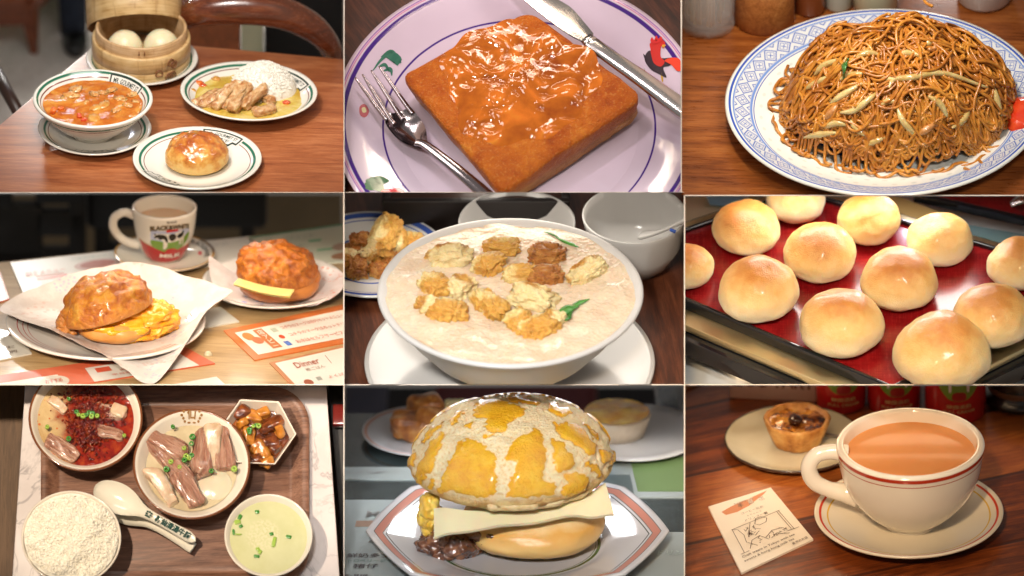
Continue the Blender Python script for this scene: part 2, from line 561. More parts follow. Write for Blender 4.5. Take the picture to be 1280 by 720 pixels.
d = ND('terrazzo')
ch = d.vor(16, out=1); f = d.vor(16); f2 = d.noise(3.0, 5)
cb = d.ramp(d.xyz(ch)[0], [(.0, (.58, .53, .48)), (.6, (.66, .62, .57)), (.8, (.4, .34, .28)), (.95, (.72, .7, .66))])
cb = d.mix(d.sm(f, .25, .5), cb, d.mix(f2, (.5, .46, .41), (.68, .63, .58)))
M_terr = d.end(cb, .45)
flz = -2.6
solo(c1, 'floor', sheet(1, 1, lambda u, v: (-9 + 20 * u, 2 + 22 * v, flz)), M_terr, kind='structure', smooth=False)
M_dark = flat('dark_backdrop', (.008, .008, .01), .7)
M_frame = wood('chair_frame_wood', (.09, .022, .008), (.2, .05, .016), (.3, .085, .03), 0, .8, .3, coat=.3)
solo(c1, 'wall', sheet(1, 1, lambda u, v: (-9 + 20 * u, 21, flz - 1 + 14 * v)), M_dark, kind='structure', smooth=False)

# bench, top left
p = c1.g(37, 71, flz)
bn = thing(c1, 'bench', 'wooden bench with green cushion at the far left, one tapered leg on the terrazzo floor', 'bench', p)
part(bn, 'side_panel', box(3.2, .14, 1.6, .02), M_frame, (-1.62, .1, .42 * 1.0))
part(bn, 'leg', xf(tube([(.06, .1, 0), (-.02, .1, .75)], [.055, .14], 4), Matrix.Identity(4)), M_frame, smooth=False)
part(bn, 'apron', box(.14, 2.6, .32, .02), M_frame, (0, 0, 0), T(.62, 1.2, .62) @ Rz(R(-28)))
part(bn, 'cushion', box(1.6, 2.4, .75, .1, 4), flat('green_vinyl', (.07, .2, .075), .5), (0, 0, 0), T(-.05, 1.55, .92) @ Rz(R(-28)))

# seated guest's leg far behind
M_jean = ramped('navy_denim', 30, [(.3, (.006, .009, .02)), (.7, (.016, .026, .05))], .9)
p = c1.g(92, 50, flz)
pn = thing(c1, 'person', 'guest behind the table, only dark blue trouser legs and black shoes in view', 'person', p)
legs = join(tube([(0, 0, .1), (-.04, .1, 1.2), (-.05, -.3, 2.3), (.1, 1.0, 2.9)], [.17, .2, .28, .36], 14, 14), tube([(.55, .5, .1), (.5, .5, 1.2), (.5, .1, 2.3), (.3, 1.1, 2.9)], [.17, .2, .28, .36], 14, 14))
part(pn, 'trousers', legs, M_jean)
for q in ((0, 0), (.55, .5)):
    part(pn, 'shoe', blob(.16, .36, .13, .05, 2, 3, 3, flat=.6), flat('black_leather', (.006, .006, .006), .35), (q[0] + .02, q[1] - .16, 0))

# dark chair edge low on the left
p = c1.g(0, 92, 0)
sc1 = thing(c1, 'dark_chair', 'dark wooden chair at the left edge, partly under the table corner', 'chair', (c1.g(-8, 110, -1).x, c1.g(-8, 110, -1).y, flz))
a0 = c1.g(-6, 88, -.4); a1 = c1.g(24, 142, -.6); o0 = A(c1.g(-8, 110, -1)); o0[2] = flz
part(sc1, 'leg', tube([A(a0) - o0, A(a1) - o0, A((a1.x + .1, a1.y - .2, flz)) - o0], .085, 8), flat('dark_wood', (.035, .014, .008), .4))
part(sc1, 'rail', tube([A(a0) - o0, A(a0) - o0 + (-1.5, .3, .1)], .1, 8), flat('dark_wood', (.035, .014, .008), .4))

# bentwood chair behind the table
bk = [(-.9, 1.0), (-.2, .42)]
pts = [c1.g(203, 34, .1), c1.g(222, 27, .3), c1.g(252, 14, .55), c1.g(300, 9, .62), c1.g(348, 15, .55), c1.g(385, 31, .35), c1.g(408, 52, .1), c1.g(420, 82, -.35), c1.g(424, 130, -1.3)]
pts = [A(q) for q in pts]
for q, dy in zip(pts, (-.05, .1, .35, .5, .4, .2, .05, 0, 0)): q[1] += .0
o0 = A((pts[3][0], pts[3][1], flz))
bc = thing(c1, 'bentwood_chair', 'polished brown chair with a broad curved wooden backrest behind the table', 'chair', o0)
part(bc, 'backrest', tube([q - o0 for q in pts], [.10, .12, .19, .225, .21, .19, .15, .12, .11], 18, 60, flat=1.0, up=(0, .3, 1)), wood('polished_chair_wood', (.06, .014, .006), (.15, .035, .012), (.25, .07, .022), 0, .7, .18, coat=.6))
for xx in (-1.0, 1.1):
    part(bc, 'leg', tube([(xx, .3, 0), (xx * .95, .25, 2.2)], [.08, .1], 10), M_frame)
# things beyond the chair
q = c1.g(329, 66, flz + 1.6)
solo(c1, 'dark_block', box(1.7, 1.0, 3.4, .04), M_dark, 'added black block standing in for the darkness at the upper right, behind the stools', 'booth', (q.x + .86, q.y + 1.6, flz), smooth='auto')  # added block: hides the lit floor where the background falls dark
for px0, px1, y0, mt, nm, lb, ct in ((205, 301, 66, wood('booth_wood', (.10, .025, .008), (.2, .055, .017), (.28, .08, .027), 1.57, .7, .35), 'booth_panel', 'orange brown wooden booth side seen under the curved chair back', 'booth'),
                                  (301, 329, 66, flat('sage_paint', (.36, .38, .27), .5), 'pillar', 'pale sage green pillar seen beneath the chair back', 'pillar')):
    q0 = c1.g(px0, y0, flz + 1.6); q1 = c1.g(px1, y0, flz + 1.6)
    g = box((px1 - px0) / 100 - .01, .5, 2.2, .02)
    solo(c1, nm, g, mt, lb, ct, ((q0.x + q1.x) / 2, q0.y + .25, flz), smooth='auto')
p = c1.g(225, 6, flz + 1)
solo(c1, 'green_cushion', box(1.6, .7, 1.15, .15, 4), flat('green_vinyl', (.07, .2, .075), .5), 'green seat cushion behind the bamboo steamer', 'cushion', (p.x - .2, p.y + 2, flz))
for k, (px, py, cc, hh) in enumerate(((352, 60, (.02, .03, .06), .5), (386, 62, (.01, .015, .03), .6), (424, 52, (.25, .27, .3), .8))):
    p = c1.g(px, py, flz + 1)
    t_ = thing(c1, 'stool', ('dark blue stool in the shade under the chair back, nearer the pillar', 'black stool in the shade under the right end of the chair back', 'grey metal stool at the right edge beyond the curved chair')[k], 'stool', (p.x, p.y + .5, flz), group='stools beyond the table')
    part(t_, 'seat', lathe([(0, 0), (.2, 0), (.21, .03), (.2, .1), (0, .12)], 28), flat('stool%d' % k, cc, .35), (0, 0, .9 + hh * .3))
    for a in range(3):
        part(t_, 'leg', tube([(.2 * math.cos(a * 2.1), .2 * math.sin(a * 2.1), 0), (.1 * math.cos(a * 2.1), .1 * math.sin(a * 2.1), .92 + hh * .3)], .03, 6), flat('stool%d' % k, cc, .35))

# --- diner crockery
def rings(name, R0, a, b_, c_, d_):
    return glaze(name, (.72, .68, .61), [(a * R0, b_ * R0, GREEN, .005), (c_ * R0, d_ * R0, MAROON, .003)])
PL = [(0, 0), (.5, 0), (.56, .02), (.8, .075), (.98, .145), (1.0, .165), (.985, .18), (.95, .172), (.84, .125), (.68, .075), (.6, .062), (0, .055)]
def badge(root, R0, prof, ang, s=1.0, scale=None):
    hf = prof_z([(r * R0, z * R0) for r, z in prof], 0)
    rr = .84 * R0
    W, H = .235 * s, .045 * s
    def outl(e):
        return [(-W - e, H + e), (W + e, H + e), (W + e, -.028 * s - e), (W * .72 + e, -.028 * s - e), (W * .62 + e, -.085 * s - e), (-W * .62 - e, -.085 * s - e), (-W * .72 - e, -.028 * s - e), (-W - e, -.028 * s - e)]
    bits = []
    for e, ez, mi in ((.048 * s, .003, 0), (.028 * s, .006, 1), (.006 * s, .009, 0)):
        bits.append(withmat(drape(onring(flatshape(outl(e), 0, 3), rr, ang), hf, ez), mi))
    for t, yy, sz, b_ in (('MR. GOURMET ST', .01 * s, .062 * s, .001), ('香港美食街', -.055 * s, .05 * s, .002)):
        g = xf(text(t, sz, 1.0, bold=b_), T(0, yy, 0))
        w_ = A(g[0])[:, 0]; ww = w_.max() - w_.min(); tgt = (.42 if yy > 0 else .25) * s
        g = xf(g, S(tgt / ww, 1, 1))
        bits.append(withmat(drape(onring(g, rr, ang), hf, .012), 1))
    g = join(*bits)
    part(root, 'badge', g, [WHITE, flat('dark_green_print', INK, .4)], m=scale, smooth=False)

def diner_plate(px, py, R0, label, ang, cell=c1, zr=.16, sc_=None, prof=PL, rz=0, badge2=None, s=1.0):
    loc = cell.g(px, py, zr * R0); loc.z = 0
    t_ = thing(cell, 'plate', label, 'plate', loc, rz)
    g = lathe([(r * R0, z * R0) for r, z in prof], 120)
    sm_ = S(*sc_) if sc_ else None
    part(t_, 'dish', g, rings('green_ring_glaze_%d' % px, R0, .865, .905, .815, .828), m=sm_)
    if ang is not None: badge(t_, R0, prof, ang, s, sm_)
    if badge2 is not None: badge(t_, R0, prof, badge2, s, sm_)
    return t_, loc
_, l_bun = diner_plate(246.5, 198, .81, 'round white plate with green ring at the front, under the baked bun', R(62), badge2=R(228))
_, l_sau = diner_plate(118.5, 160, .71, 'white saucer with green ring under the soup bowl', R(270))
_, l_stm = diner_plate(177.5, 73, .70, 'white plate with green ring under the bamboo steamer', None)

# baked bun
def bun_shape(R0, H, seed, lobes=0):
    V, F_ = ico(5); out = np.empty_like(V)
    for i, v in enumerate(V):
        k = 1 + .035 * fbm(v, 1.6, 3, seed)
        x, y, z = v[0] * R0 * k, v[1] * R0 * .95 * k, v[2]
        if z > 0:
            h = H * .72 * z ** .9
            cr_ = abs(math.sin(v[0] * 4.2 + 1.2 * v[1] + seed)) * abs(math.cos(v[1] * 3.6 - .6 * v[0]))
            h += .09 * H * (cr_ ** .5 - .5) * min(1, z * 2.4) + .05 * H * fbm(v, 5, 3, seed)
        else: h = H * .38 * -abs(z) ** .8
        out[i] = (x, y, h)
    z0 = -H * .3; lo = out[:, 2] < z0; out[lo, 2] = z0
    out[:, 2] -= z0
    return out, F_
d = ND('egg_washed_crust')
z = d.xyz()[2]; n1 = d.noise(7.0, 5, .6); n2 = d.noise(22.0, 4)
t = d.add(d.add(d.mul(z, 1.9), d.mul(d.sub(n1, .5), 1.0)), -.2)
cb = d.ramp(t, [(.02, (.72, .46, .15)), (.18, (.66, .33, .07)), (.42, (.5, .17, .025)), (.62, (.36, .085, .012)), (.9, (.26, .045, .008))])
M_crust = d.end(cb, d.sm(z, .1, .25, .5, .2), d.bump(d.add(d.mul(n1, .5), d.mul(n2, .2)), .5, .03), coat=d.sm(z, .12, .22, 0.0, .9), coatr=.12, sss=.15, sscale=.08)
p = c1.g(246, 208, .06)
solo(c1, 'baked_bun', bun_shape(.405, .40, 2.3), M_crust, 'glossy golden baked bun with browned crackled top on the front plate', 'bun', (p.x - .0, p.y + .07, .055 * .81), rz=.5)

# soup bowl
BW = [(0, 0), (.36, 0), (.37, .05), (.42, .09), (.62, .22), (.82, .42), (.97, .60), (1.0, .64), (1.0, .665), (.97, .68), (.93, .66), (.83, .54), (.68, .36), (.45, .16), (.2, .1), (0, .09)]
sb = thing(c1, 'soup_bowl', 'wide white bowl with green ring holding orange vegetable soup', 'bowl', (l_sau.x - .025, l_sau.y - .02, .05))
part(sb, 'bowl_body', lathe([(r * .75, z * .75) for r, z in BW], 120), rings('green_ring_bowl_glaze', .75, .91, .945, .865, .88))
badge(sb, .75, BW, R(48), .95)
d = ND('tomato_soup')
n1 = d.noise(4.5, 5, .6, .6); n2 = d.noise(14, 5)
M_soup = d.end(d.ramp(n1, [(.25, (.36, .075, .008)), (.5, (.48, .14, .016)), (.75, (.60, .27, .05))]), .1, d.bump(d.add(d.mul(n1, .7), d.mul(n2, .25)), .4, .03), sss=.2, sscale=.08)
sp = thing(c1, 'vegetable_soup', 'orange red soup with carrot, cabbage and potato pieces in the bowl', 'soup', (l_sau.x - .025, l_sau.y - .02, .05 + .40))
part(sp, 'broth', pool(lambda t: .625 + .006 * math.sin(5 * t), 0, 26, 80, .022, 4, 3, .012), M_soup)
M_car = ramped('carrot', 8, [(.3, (.6, .09, .01)), (.7, (.75, .2, .03))], .25, sss=.2, sscale=.05, coat=.4)
M_tom = ramped('tomato_flesh', 9, [(.3, (.5, .03, .008)), (.7, (.65, .12, .03))], .15, sss=.2, sscale=.05, coat=.5)
M_cab = ramped('cooked_cabbage', 9, [(.3, (.55, .22, .05)), (.6, (.66, .38, .14)), (.8, (.6, .42, .2))], .15, sss=.3, sscale=.05, coat=.5)
M_pot = ramped('cooked_potato', 6, [(.3, (.5, .2, .03)), (.7, (.6, .34, .09))], .2, sss=.3, sscale=.05, coat=.5)
def onsoup(px, py, zz=.45): 
    q = c1.g(px, py, zz); return (q.x - (l_sau.x - .025), q.y - (l_sau.y - .02))
for px, py, s, m_ in ((67, 140, .07, M_car), (76, 137, .05, M_car), (99, 146, .06, M_tom), (104, 150, .05, M_tom)):
    x, y = onsoup(px, py); part(sp, 'carrot' if m_ is M_car else 'tomato', slab(s * 1.5, s, s * 1.0, .02, 9, px, 3), m_, (x, y, -.02), Rz(px))
for k, (px, py, s) in enumerate(((88, 120, .1), (95, 112, .09), (118, 118, .07), (128, 116, .06), (140, 113, .07), (80, 124, .06), (150, 124, .08), (165, 118, .07), (132, 128, .05), (160, 132, .06), (145, 138, .06), (108, 128, .05), (170, 127, .05))):
    x, y = onsoup(px, py); part(sp, 'cabbage', blob(s, s * .7, s * .35, .9, 2.2, k, 3, ridge=True), M_cab, (x, y, .0), Rz(k))
for px, py, s in ((120, 134, .08), (130, 131, .09), (118, 147, .1)):
    x, y = onsoup(px, py); part(sp, 'potato', blob(s * 1.2, s * .8, s * .4, .2, 2, px, 3), M_pot, (x, y, -.01), Rz(px))

# oval curry dish
OV = [(0, 0), (.5, 0), (.56, .03), (.8, .13), (.97, .23), (1.0, .25), (.99, .265), (.95, .258), (.86, .19), (.74, .12), (.6, .09), (0, .085)]
cl = c1.g(311, 115, .2); cl.z = 0
cd = thing(c1, 'oval_dish', 'oval white dish with green ring on the right, holding curry and rice', 'dish', cl, R(-14))
osc = S(1.03, .9, 1)
part(cd, 'dish', lathe([(r * .84, z * .84) for r, z in OV], 120), rings('green_ring_oval_glaze', .84, .90, .935, .865, .878), m=osc)
badge(cd, .84, OV, R(52), 1.0, osc)
d = ND('yellow_curry')
n1 = d.noise(5, 5, .6, .5); n2 = d.noise(30, 4)
M_cur = d.end(d.ramp(n1, [(.3, (.45, .27, .03)), (.5, (.58, .40, .07)), (.75, (.66, .52, .18))]), .2, d.bump(d.add(d.mul(n1, .6), d.mul(n2, .2)), .4, .03), coat=.5, sss=.1, sscale=.05)
cu = thing(c1, 'curry_with_rice', 'yellow curry with sliced roast pork and a white rice mound in the oval dish', 'curry', (cl.x, cl.y, .0), R(-14))
part(cu, 'sauce', pool(lambda t: .68 + .012 * math.sin(7 * t), .125, 20, 80, .02, 5, 8), M_cur, m=osc)
M_rice = ramped('cooked_rice', 40, [(.3, (.80, .76, .66)), (.7, (.88, .85, .78))], .55, .05)
def rhf(x, y):
    r = math.hypot(x / .42, y / .36); return .12 + .34 * max(0, 1 - r * r) ** .62 + .012 * fbm((x, y, 0), 9, 2)
mound = pool(lambda t: 1.0, 0, 22, 60)
mv = mound[0].copy(); mv[:, 0] *= .42; mv[:, 1] *= .36
for v in mv: v[2] = rhf(v[0], v[1])
rm = part(cu, 'rice_mound', (mv, mound[1]), M_rice, (.12, .27, 0))
part(rm, 'rice_grains', rice_heap(rhf, lambda t: .40 - .02 * abs(math.sin(t)), 1500, 4, .021), M_rice, kind='stuff')
d = ND('roast_pork')
z = d.xyz()[2]; n1 = d.noise(9, 5, .65, .4, v=d.mp((1, 1, 2.5)))
M_pork = d.end(d.ramp(n1, [(.2, (.22, .06, .015)), (.4, (.44, .19, .06)), (.58, (.62, .38, .18)), (.8, (.72, .54, .34))]), .28, d.bump(d.noise(25, 4), .5, .02), coat=.4, sss=.1, sscale=.04)
for k, (px, py, ln, wd, th, a, tl) in enumerate(((264, 113, .46, .12, .14, .75, -.5), (275, 114, .52, .12, .16, .85, -.55), (287, 113, .56, .13, .18, 1.1, -.6), (299, 113, .6, .14, .2, 1.2, -.62), (307, 117, .55, .13, .18, 1.35, -.6), (323, 117, .5, .12, .16, 1.15, -.6), (333, 112, .36, .14, .10, -.7, -.2))):
    q = c1.g(px, py, .22) - cl; q = Rz(R(14)) @ Vector((q.x, q.y, 0))
    part(cu, 'pork_slice', slab(ln * .9, wd * .9, th * .75, .06, 6, k * 3, 4, .32), M_pork, (q.x, q.y - .12, .13 + .02 * (k % 3)), Rz(a) @ Ry(tl * .55) @ Rx(.3 * math.sin(k)))
q = c1.g(345, 138, .15) - cl
part(cu, 'pork_slice', slab(.32, .16, .09, .04, 5, 77, 4), M_pork, (q.x - .05, q.y + .05, .12), Rz(.55))
for k, (px, py, s, m_) in enumerate(((247, 103, .07, M_car), (254, 106, .05, M_tom), (358, 127, .05, M_tom), (270, 98, .06, M_pot), (240, 112, .05, M_pot), (333, 132, .08, M_cur), (262, 127, .05, M_pork), (252, 128, .04, M_pork))):
    q = c1.g(px, py, .14) - cl; q = Rz(R(14)) @ Vector((q.x, q.y, 0))
    part(cu, ('carrot', 'tomato', 'tomato', 'potato', 'potato', 'potato', 'mushroom', 'mushroom')[k], blob(s, s * .8, s * .6, .3, 2, k, 3), m_, (q.x, q.y, .125))

# bamboo steamer
def bamboo(name, dark=0.0):
    d = ND(name); x, y, z = d.xyz()[:3]; a = d.ang()
    v = d.vec(d.mul(a, 1.2), 0.0, d.mul(z, 60))
    n1 = d.noise(1.0, 4, .6, v=v); n2 = d.noise(1.0, 3, v=d.vec(d.mul(a, 3), 0.0, d.mul(z, 7)))
    cb = d.ramp(d.add(d.mul(n1, .6), d.mul(n2, .4)), [(.3, (.42 - dark, .24 - dark * .6, .08)), (.5, (.6 - dark, .39 - dark, .17)), (.72, (.7 - dark, .5 - dark, .26))])
    nod = d.sm(d.noise(1.0, 2, v=d.vec(d.mul(a, 9), 0.0, d.mul(z, 2))), .66, .74)
    cb = d.mix(d.mul(nod, .4), cb, (.3, .14, .04))
    return d.end(cb, .42, d.bump(n1, .25, .01), coat=.1)
M_bam = bamboo('pale_bamboo'); M_bam2 = bamboo('inner_bamboo', .05)
st = thing(c1, 'bamboo_steamer', 'round pale bamboo steamer with its lid tipped open behind two buns', 'steamer', (l_stm.x - .01, l_stm.y + .03, .055 * .7))
Ro = .615
part(st, 'lower_band', lathe([(.5, 0), (Ro - .012, 0), (Ro - .004, .01), (Ro, .15), (Ro - .006, .158), (.54, .158)], 110), M_bam)
part(st, 'upper_band', lathe([(.54, .162), (Ro - .004, .162), (Ro + .004, .17), (Ro, .36), (Ro - .008, .372), (Ro - .04, .374), (Ro - .045, .36)], 110), M_bam)
part(st, 'inner_ring', lathe([(.565, .30), (.572, .34), (.572, .50), (.565, .51), (.54, .51), (.534, .50), (.534, .16)], 110), M_bam2)
part(st, 'floor_mat', lathe([(0, .1), (.54, .1)], 60), M_bam2)
lid = lathe([(.59, -.0), (.60, .01), (.60, .40), (.59, .41), (.555, .41), (.56, .02), (.59, 0)], 110)
top = lathe([(.57, .36), (.3, .41), (0, .43)], 80)
Lm = T(-.08, .40, .30) @ Ry(R(-4)) @ Rx(R(-43))
part(st, 'lid_band', lid, M_bam, m=Lm)
part(st, 'lid_top', top, M_bam2, m=Lm)
def tie(a, z, sgn):
    rr = Ro + .012; P = []
    for k in range(9):
        t = k / 8 * 2 * math.pi
        P.append((rr * math.cos(a + .075 * math.cos(t)), rr * math.sin(a + .075 * math.cos(t)), z + .045 * math.sin(t) + .01 * sgn * math.cos(2 * t)))
    return tube(P, .009, 6, 24)
M_tie = flat('rattan_tie', (.22, .085, .03), .5)
for k, (a, z) in enumerate(((-.93, .27), (-.86, .24), (-1.2, .155), (-.95, .1), (-.88, .085), (-.98, .07))):
    part(st, 'rattan_tie', tie(a, z, 1 if k % 2 else -1), M_tie)
for a in (-1.5, -1.62):
    part(st, 'pin', box(.012, .03, .05), M_tie, (.572 * math.cos(a), .572 * math.sin(a), .42))
M_bao = ramped('steamed_dough', 5, [(.3, (.72, .62, .38)), (.7, (.78, .7, .48))], .4, .05, sss=.35, sscale=.08)
for k, (px, py) in enumerate(((156, 46), (201.5, 45))):
    q = c1.g(px, py, .44); 
    solo(c1, 'steamed_bun', blob(.225, .225, .235, .02, 1.5, k, 4, flat=.75), M_bao, ('smooth cream steamed bun on the left inside the bamboo steamer', 'smooth cream steamed bun on the right inside the bamboo steamer')[k], 'steamed bun', (q.x, q.y - .07, .14), group='buns in the steamer')

# ================================================================ compartment 2: French toast on a painted plate
c2 = Cell(430.6, 851, 0, 240, 52, -.3, 'T')
M_tab2 = wood('dark_striped_wood', (.02, .007, .005), (.06, .017, .01), (.12, .035, .018), 1.0, 1.2, .4)
solo(c2, 'dark_table', sheet(2, 2, lambda u, v: (-3 + 6 * u, -1.2 + 7 * v, 0)), M_tab2, 'dark brown striped wooden table under the French toast plate', 'table', smooth=False)
PURP = (.05, .012, .2); PINK = (.55, .05, .22)
KP = 2.33 / 2.15
P2 = [(0, 0), (1.15, 0), (1.2, .05), (1.6, .13), (2.08, .26), (2.15, .29), (2.15, .315), (2.1, .32), (1.95, .28), (1.78, .225), (1.70, .185), (1.62, .13), (1.5, .1), (0, .09)]
P2 = [(r_ * KP if r_ > 1.65 else r_ * 1.03, z_ * .82) for r_, z_ in P2]
pl = c2.g(649, 152, .25); pl.z = 0
cp = thing(c2, 'painted_plate', 'large pale lilac plate with purple rings, painted rooster and peony flowers', 'plate', pl)
M_p2 = glaze('lilac_glaze', (.60, .50, .62), [(2.17, 2.225, PURP, .006), (2.25, 2.258, PINK, .004), (2.268, 2.283, (.3, .12, .4), .004), (1.69, 1.715, PURP, .005)], .1)
part(cp, 'dish', lathe(P2, 160), M_p2)
h2 = prof_z(P2, 0)
def loc2(px, py, z=.25):
    q = c2.g(px, py, z); return q.x - pl.x, q.y - pl.y
def paint(name, shapes, label=None):
    bits = []; mats = []
    for pts, colr, lv in shapes:
        mm = flat('paint_%02d_%02d_%02d' % tuple(int(c * 99) for c in colr), colr, .2, coat=.3)
        if mm not in mats: mats.append(mm)
        P = [loc2(*q) for q in pts]
        P = P if len(P) > 20 else [(q[0], q[1]) for q in ccr([(a, b, 0) for a, b in P], max(12, len(P) * 4))]
        g = flatshape(P, 0, 2); bits.append(withmat(drape(g, h2, .006 + .004 * lv), mats.index(mm)))
    part(cp, name, join(*bits), mats, smooth=False, label=label)
z3 = lambda x, y: (426 + x / 2.977, y / 2.977)
RED = (.55, .02, .015); BLK = (.03, .015, .025)
rp = [([z3(1130, 205), z3(1150, 180), z3(1190, 210), z3(1240, 215), z3(1225, 240), z3(1200, 245), z3(1212, 280), z3(1180, 262), z3(1150, 240)], BLK, 0),
      ([z3(1150, 158), z3(1165, 148), z3(1180, 152), z3(1190, 145), z3(1207, 160), z3(1200, 180), z3(1192, 172), z3(1190, 205), z3(1205, 225), z3(1190, 240), z3(1165, 225), z3(1155, 195), z3(1152, 175)], RED, 1),
      ([z3(1205, 222), z3(1235, 215), z3(1262, 225), z3(1268, 262), z3(1250, 262), z3(1230, 240)], (.7, .05, .02), 2),
      ([z3(1152, 150), z3(1158, 138), z3(1166, 148), z3(1174, 134), z3(1182, 146), z3(1192, 138), z3(1196, 152), z3(1180, 160), z3(1162, 160)], (.6, .02, .02), 3),
      ([z3(1196, 168), z3(1210, 170), z3(1198, 178)], (.6, .3, .03), 3),
      ([z3(1190, 262), z3(1196, 262), z3(1200, 290), z3(1194, 290)], (.5, .3, .03), 0),
      ([z3(1125, 188), z3(1132, 208), z3(1140, 212), z3(1135, 198)], BLK, 0),
      ([z3(1169, 149), z3(1174, 146), z3(1178, 150), z3(1173, 155)], BLK, 3)]
paint('rooster_painting', rp)
GR = (.03, .15, .1); GR2 = (.05, .22, .08)
def stroke(pts, wd):
    P = cr([(a, b, 0) for a, b in pts], 14); up = []; dn = []
    for i in range(len(P)):
        t = P[min(i + 1, len(P) - 1)] - P[max(i - 1, 0)]; n_ = A((-t[1], t[0], 0)); n_ /= np.linalg.norm(n_) + 1e-9
        k = wd * (.35 + math.sin(math.pi * i / (len(P) - 1)))
        up.append(P[i] + n_ * k); dn.append(P[i] - n_ * k)
    return [(q[0], q[1]) for q in up + dn[::-1]]
sh = []
for pts in (((120, 255), (150, 215), (185, 188), (222, 200), (210, 225)), ((150, 205), (190, 182), (225, 215)), ((140, 240), (165, 230), (180, 250)), ((160, 250), (185, 240), (190, 262)), ((200, 190), (205, 215), (225, 212))):
    sh.append((stroke([z3(*q) for q in pts], 1.5), GR, 0))
paint('leaf_painting', sh); sh = []
for dx in range(6):
    sh.append((stroke([z3(1128 + dx * 11, 235 + dx * 14), z3(1138 + dx * 11, 262 + dx * 12), z3(1150 + dx * 9, 300 + dx * 4)], .5), (.2, .32, .15), 0))
paint('grass_painting', sh)

sh = []
for cx, cy, a in ((122, 668, .2), (150, 660, 1.2), (112, 690, -.6), (140, 690, .3)):
    sh.append(([z3(cx + 26 * math.cos(t + a) * (1 + .25 * math.sin(3 * t)), cy + 17 * math.sin(t + a)) for t in np.arange(0, 6.28, .6)], (.03, .13, .05), 0))
for k, (cx, cy, r_) in enumerate(((180, 712, 30), (215, 700, 26), (205, 735, 34), (165, 735, 26), (235, 725, 24))):
    sh.append(([z3(cx + r_ * math.cos(t), cy + r_ * .7 * math.sin(t)) for t in np.arange(0, 6.28, .6)], (.62, .05 + .02 * k, .08), k % 3 + 1))
paint('peony_painting', sh)
paint('petal_painting', [(([z3(70, 390), z3(90, 378), z3(105, 400), z3(92, 425), z3(72, 420)]), (.45, .1, .12), 0), ([z3(78, 395), z3(90, 390), z3(95, 405), z3(82, 410)], (.6, .55, .3), 1)])

# French toast
d = ND('fried_egg_bread')
x, y, z = d.xyz()[:3]
n1 = d.noise(2.2, 6, .6, .3); n2 = d.noise(9, 6, .75); n3 = d.noise(34, 4)
t = d.add(d.mul(n1, .55), d.mul(n2, .45))
cb = d.ramp(t, [(.12, (.16, .022, .002)), (.35, (.36, .066, .004)), (.6, (.50, .125, .008)), (.85, (.64, .25, .03))])
side = d.sm(z, .30, .52, 1.0, 0.0)
cs = d.ramp(d.add(d.mul(n1, .6), d.mul(n2, .4)), [(.3, (.22, .08, .02)), (.5, (.42, .19, .055)), (.7, (.55, .3, .1))])
cb = d.mix(d.mul(side, .75), cb, cs)
cb = d.mix(d.sm(n3, .6, .75, 0.0, .4), cb, (.62, .3, .08))
M_toast = d.end(cb, .38, d.bump(d.add(d.mul(n2, .8), d.mul(n3, .7)), .9, .035), spec=.22, sss=.08, sscale=.05)
co = [c2.g(501, 89, .72), c2.g(661, 8, .72), c2.g(805, 117, .72), c2.g(627, 238, .72)]
cen = sum(co, Vector()) / 4; cen.z = 0
ex = ((co[1] - co[0]) + (co[2] - co[3])) / 2; ey = ((co[1] - co[2]) + (co[0] - co[3])) / 2
def toast_xy(u, v):   # u,v in -1..1
    a = (u + 1) / 2; b = (v + 1) / 2
    p = co[3] * (1 - a) * (1 - b) + co[0] * (1 - a) * b + co[2] * a * (1 - b) + co[1] * a * b
    return p.x - cen.x, p.y - cen.y
def toast():
    bm = bmesh.new(); bmesh.ops.create_cube(bm, size=2)
    bmesh.ops.bevel(bm, geom=bm.edges[:], offset=.15, segments=4, affect='EDGES', profile=.5)
    bmesh.ops.subdivide_edges(bm, edges=[e for e in bm.edges if e.calc_length() > .5], cuts=40, use_grid_fill=True)
    for v in bm.verts:
        u, w_, z_ = v.co
        x_, y_ = toast_xy(u, w_)
        zz = .08 + (z_ + 1) / 2 * .62
        side_ = 1 - abs(z_)
        k = 1 - .04 * side_ * 0 + .015 * fbm((x_, y_, zz), 2.2, 3, 5)
        x_ *= k; y_ *= k
        if zz < .25: x_ += .02 * fbm((x_, y_, 0), 5, 2); x_ *= .965; y_ *= .965
        lw = max(0, 1 - zz / .6); x_ = x_ * (1 - .07 * lw) + .10 * lw; y_ = y_ * (1 - .07 * lw) + .10 * lw
        zz += (.03 * fbm((x_, y_, 0), 1.6, 3, 2) - .03 * (x_ * x_ + y_ * y_) * .4) * (zz > .4)
        v.co = (x_, y_, zz)
    bm.verts.index_update()
    g = (A([v.co[:] for v in bm.verts]), [tuple(v.index for v in f.verts) for f in bm.faces]); bm.free(); return g
ft = thing(c2, 'french_toast', 'thick square of deep fried French toast glazed with syrup', 'french toast', (cen.x, cen.y, 0))
part(ft, 'bread', toast(), M_toast)
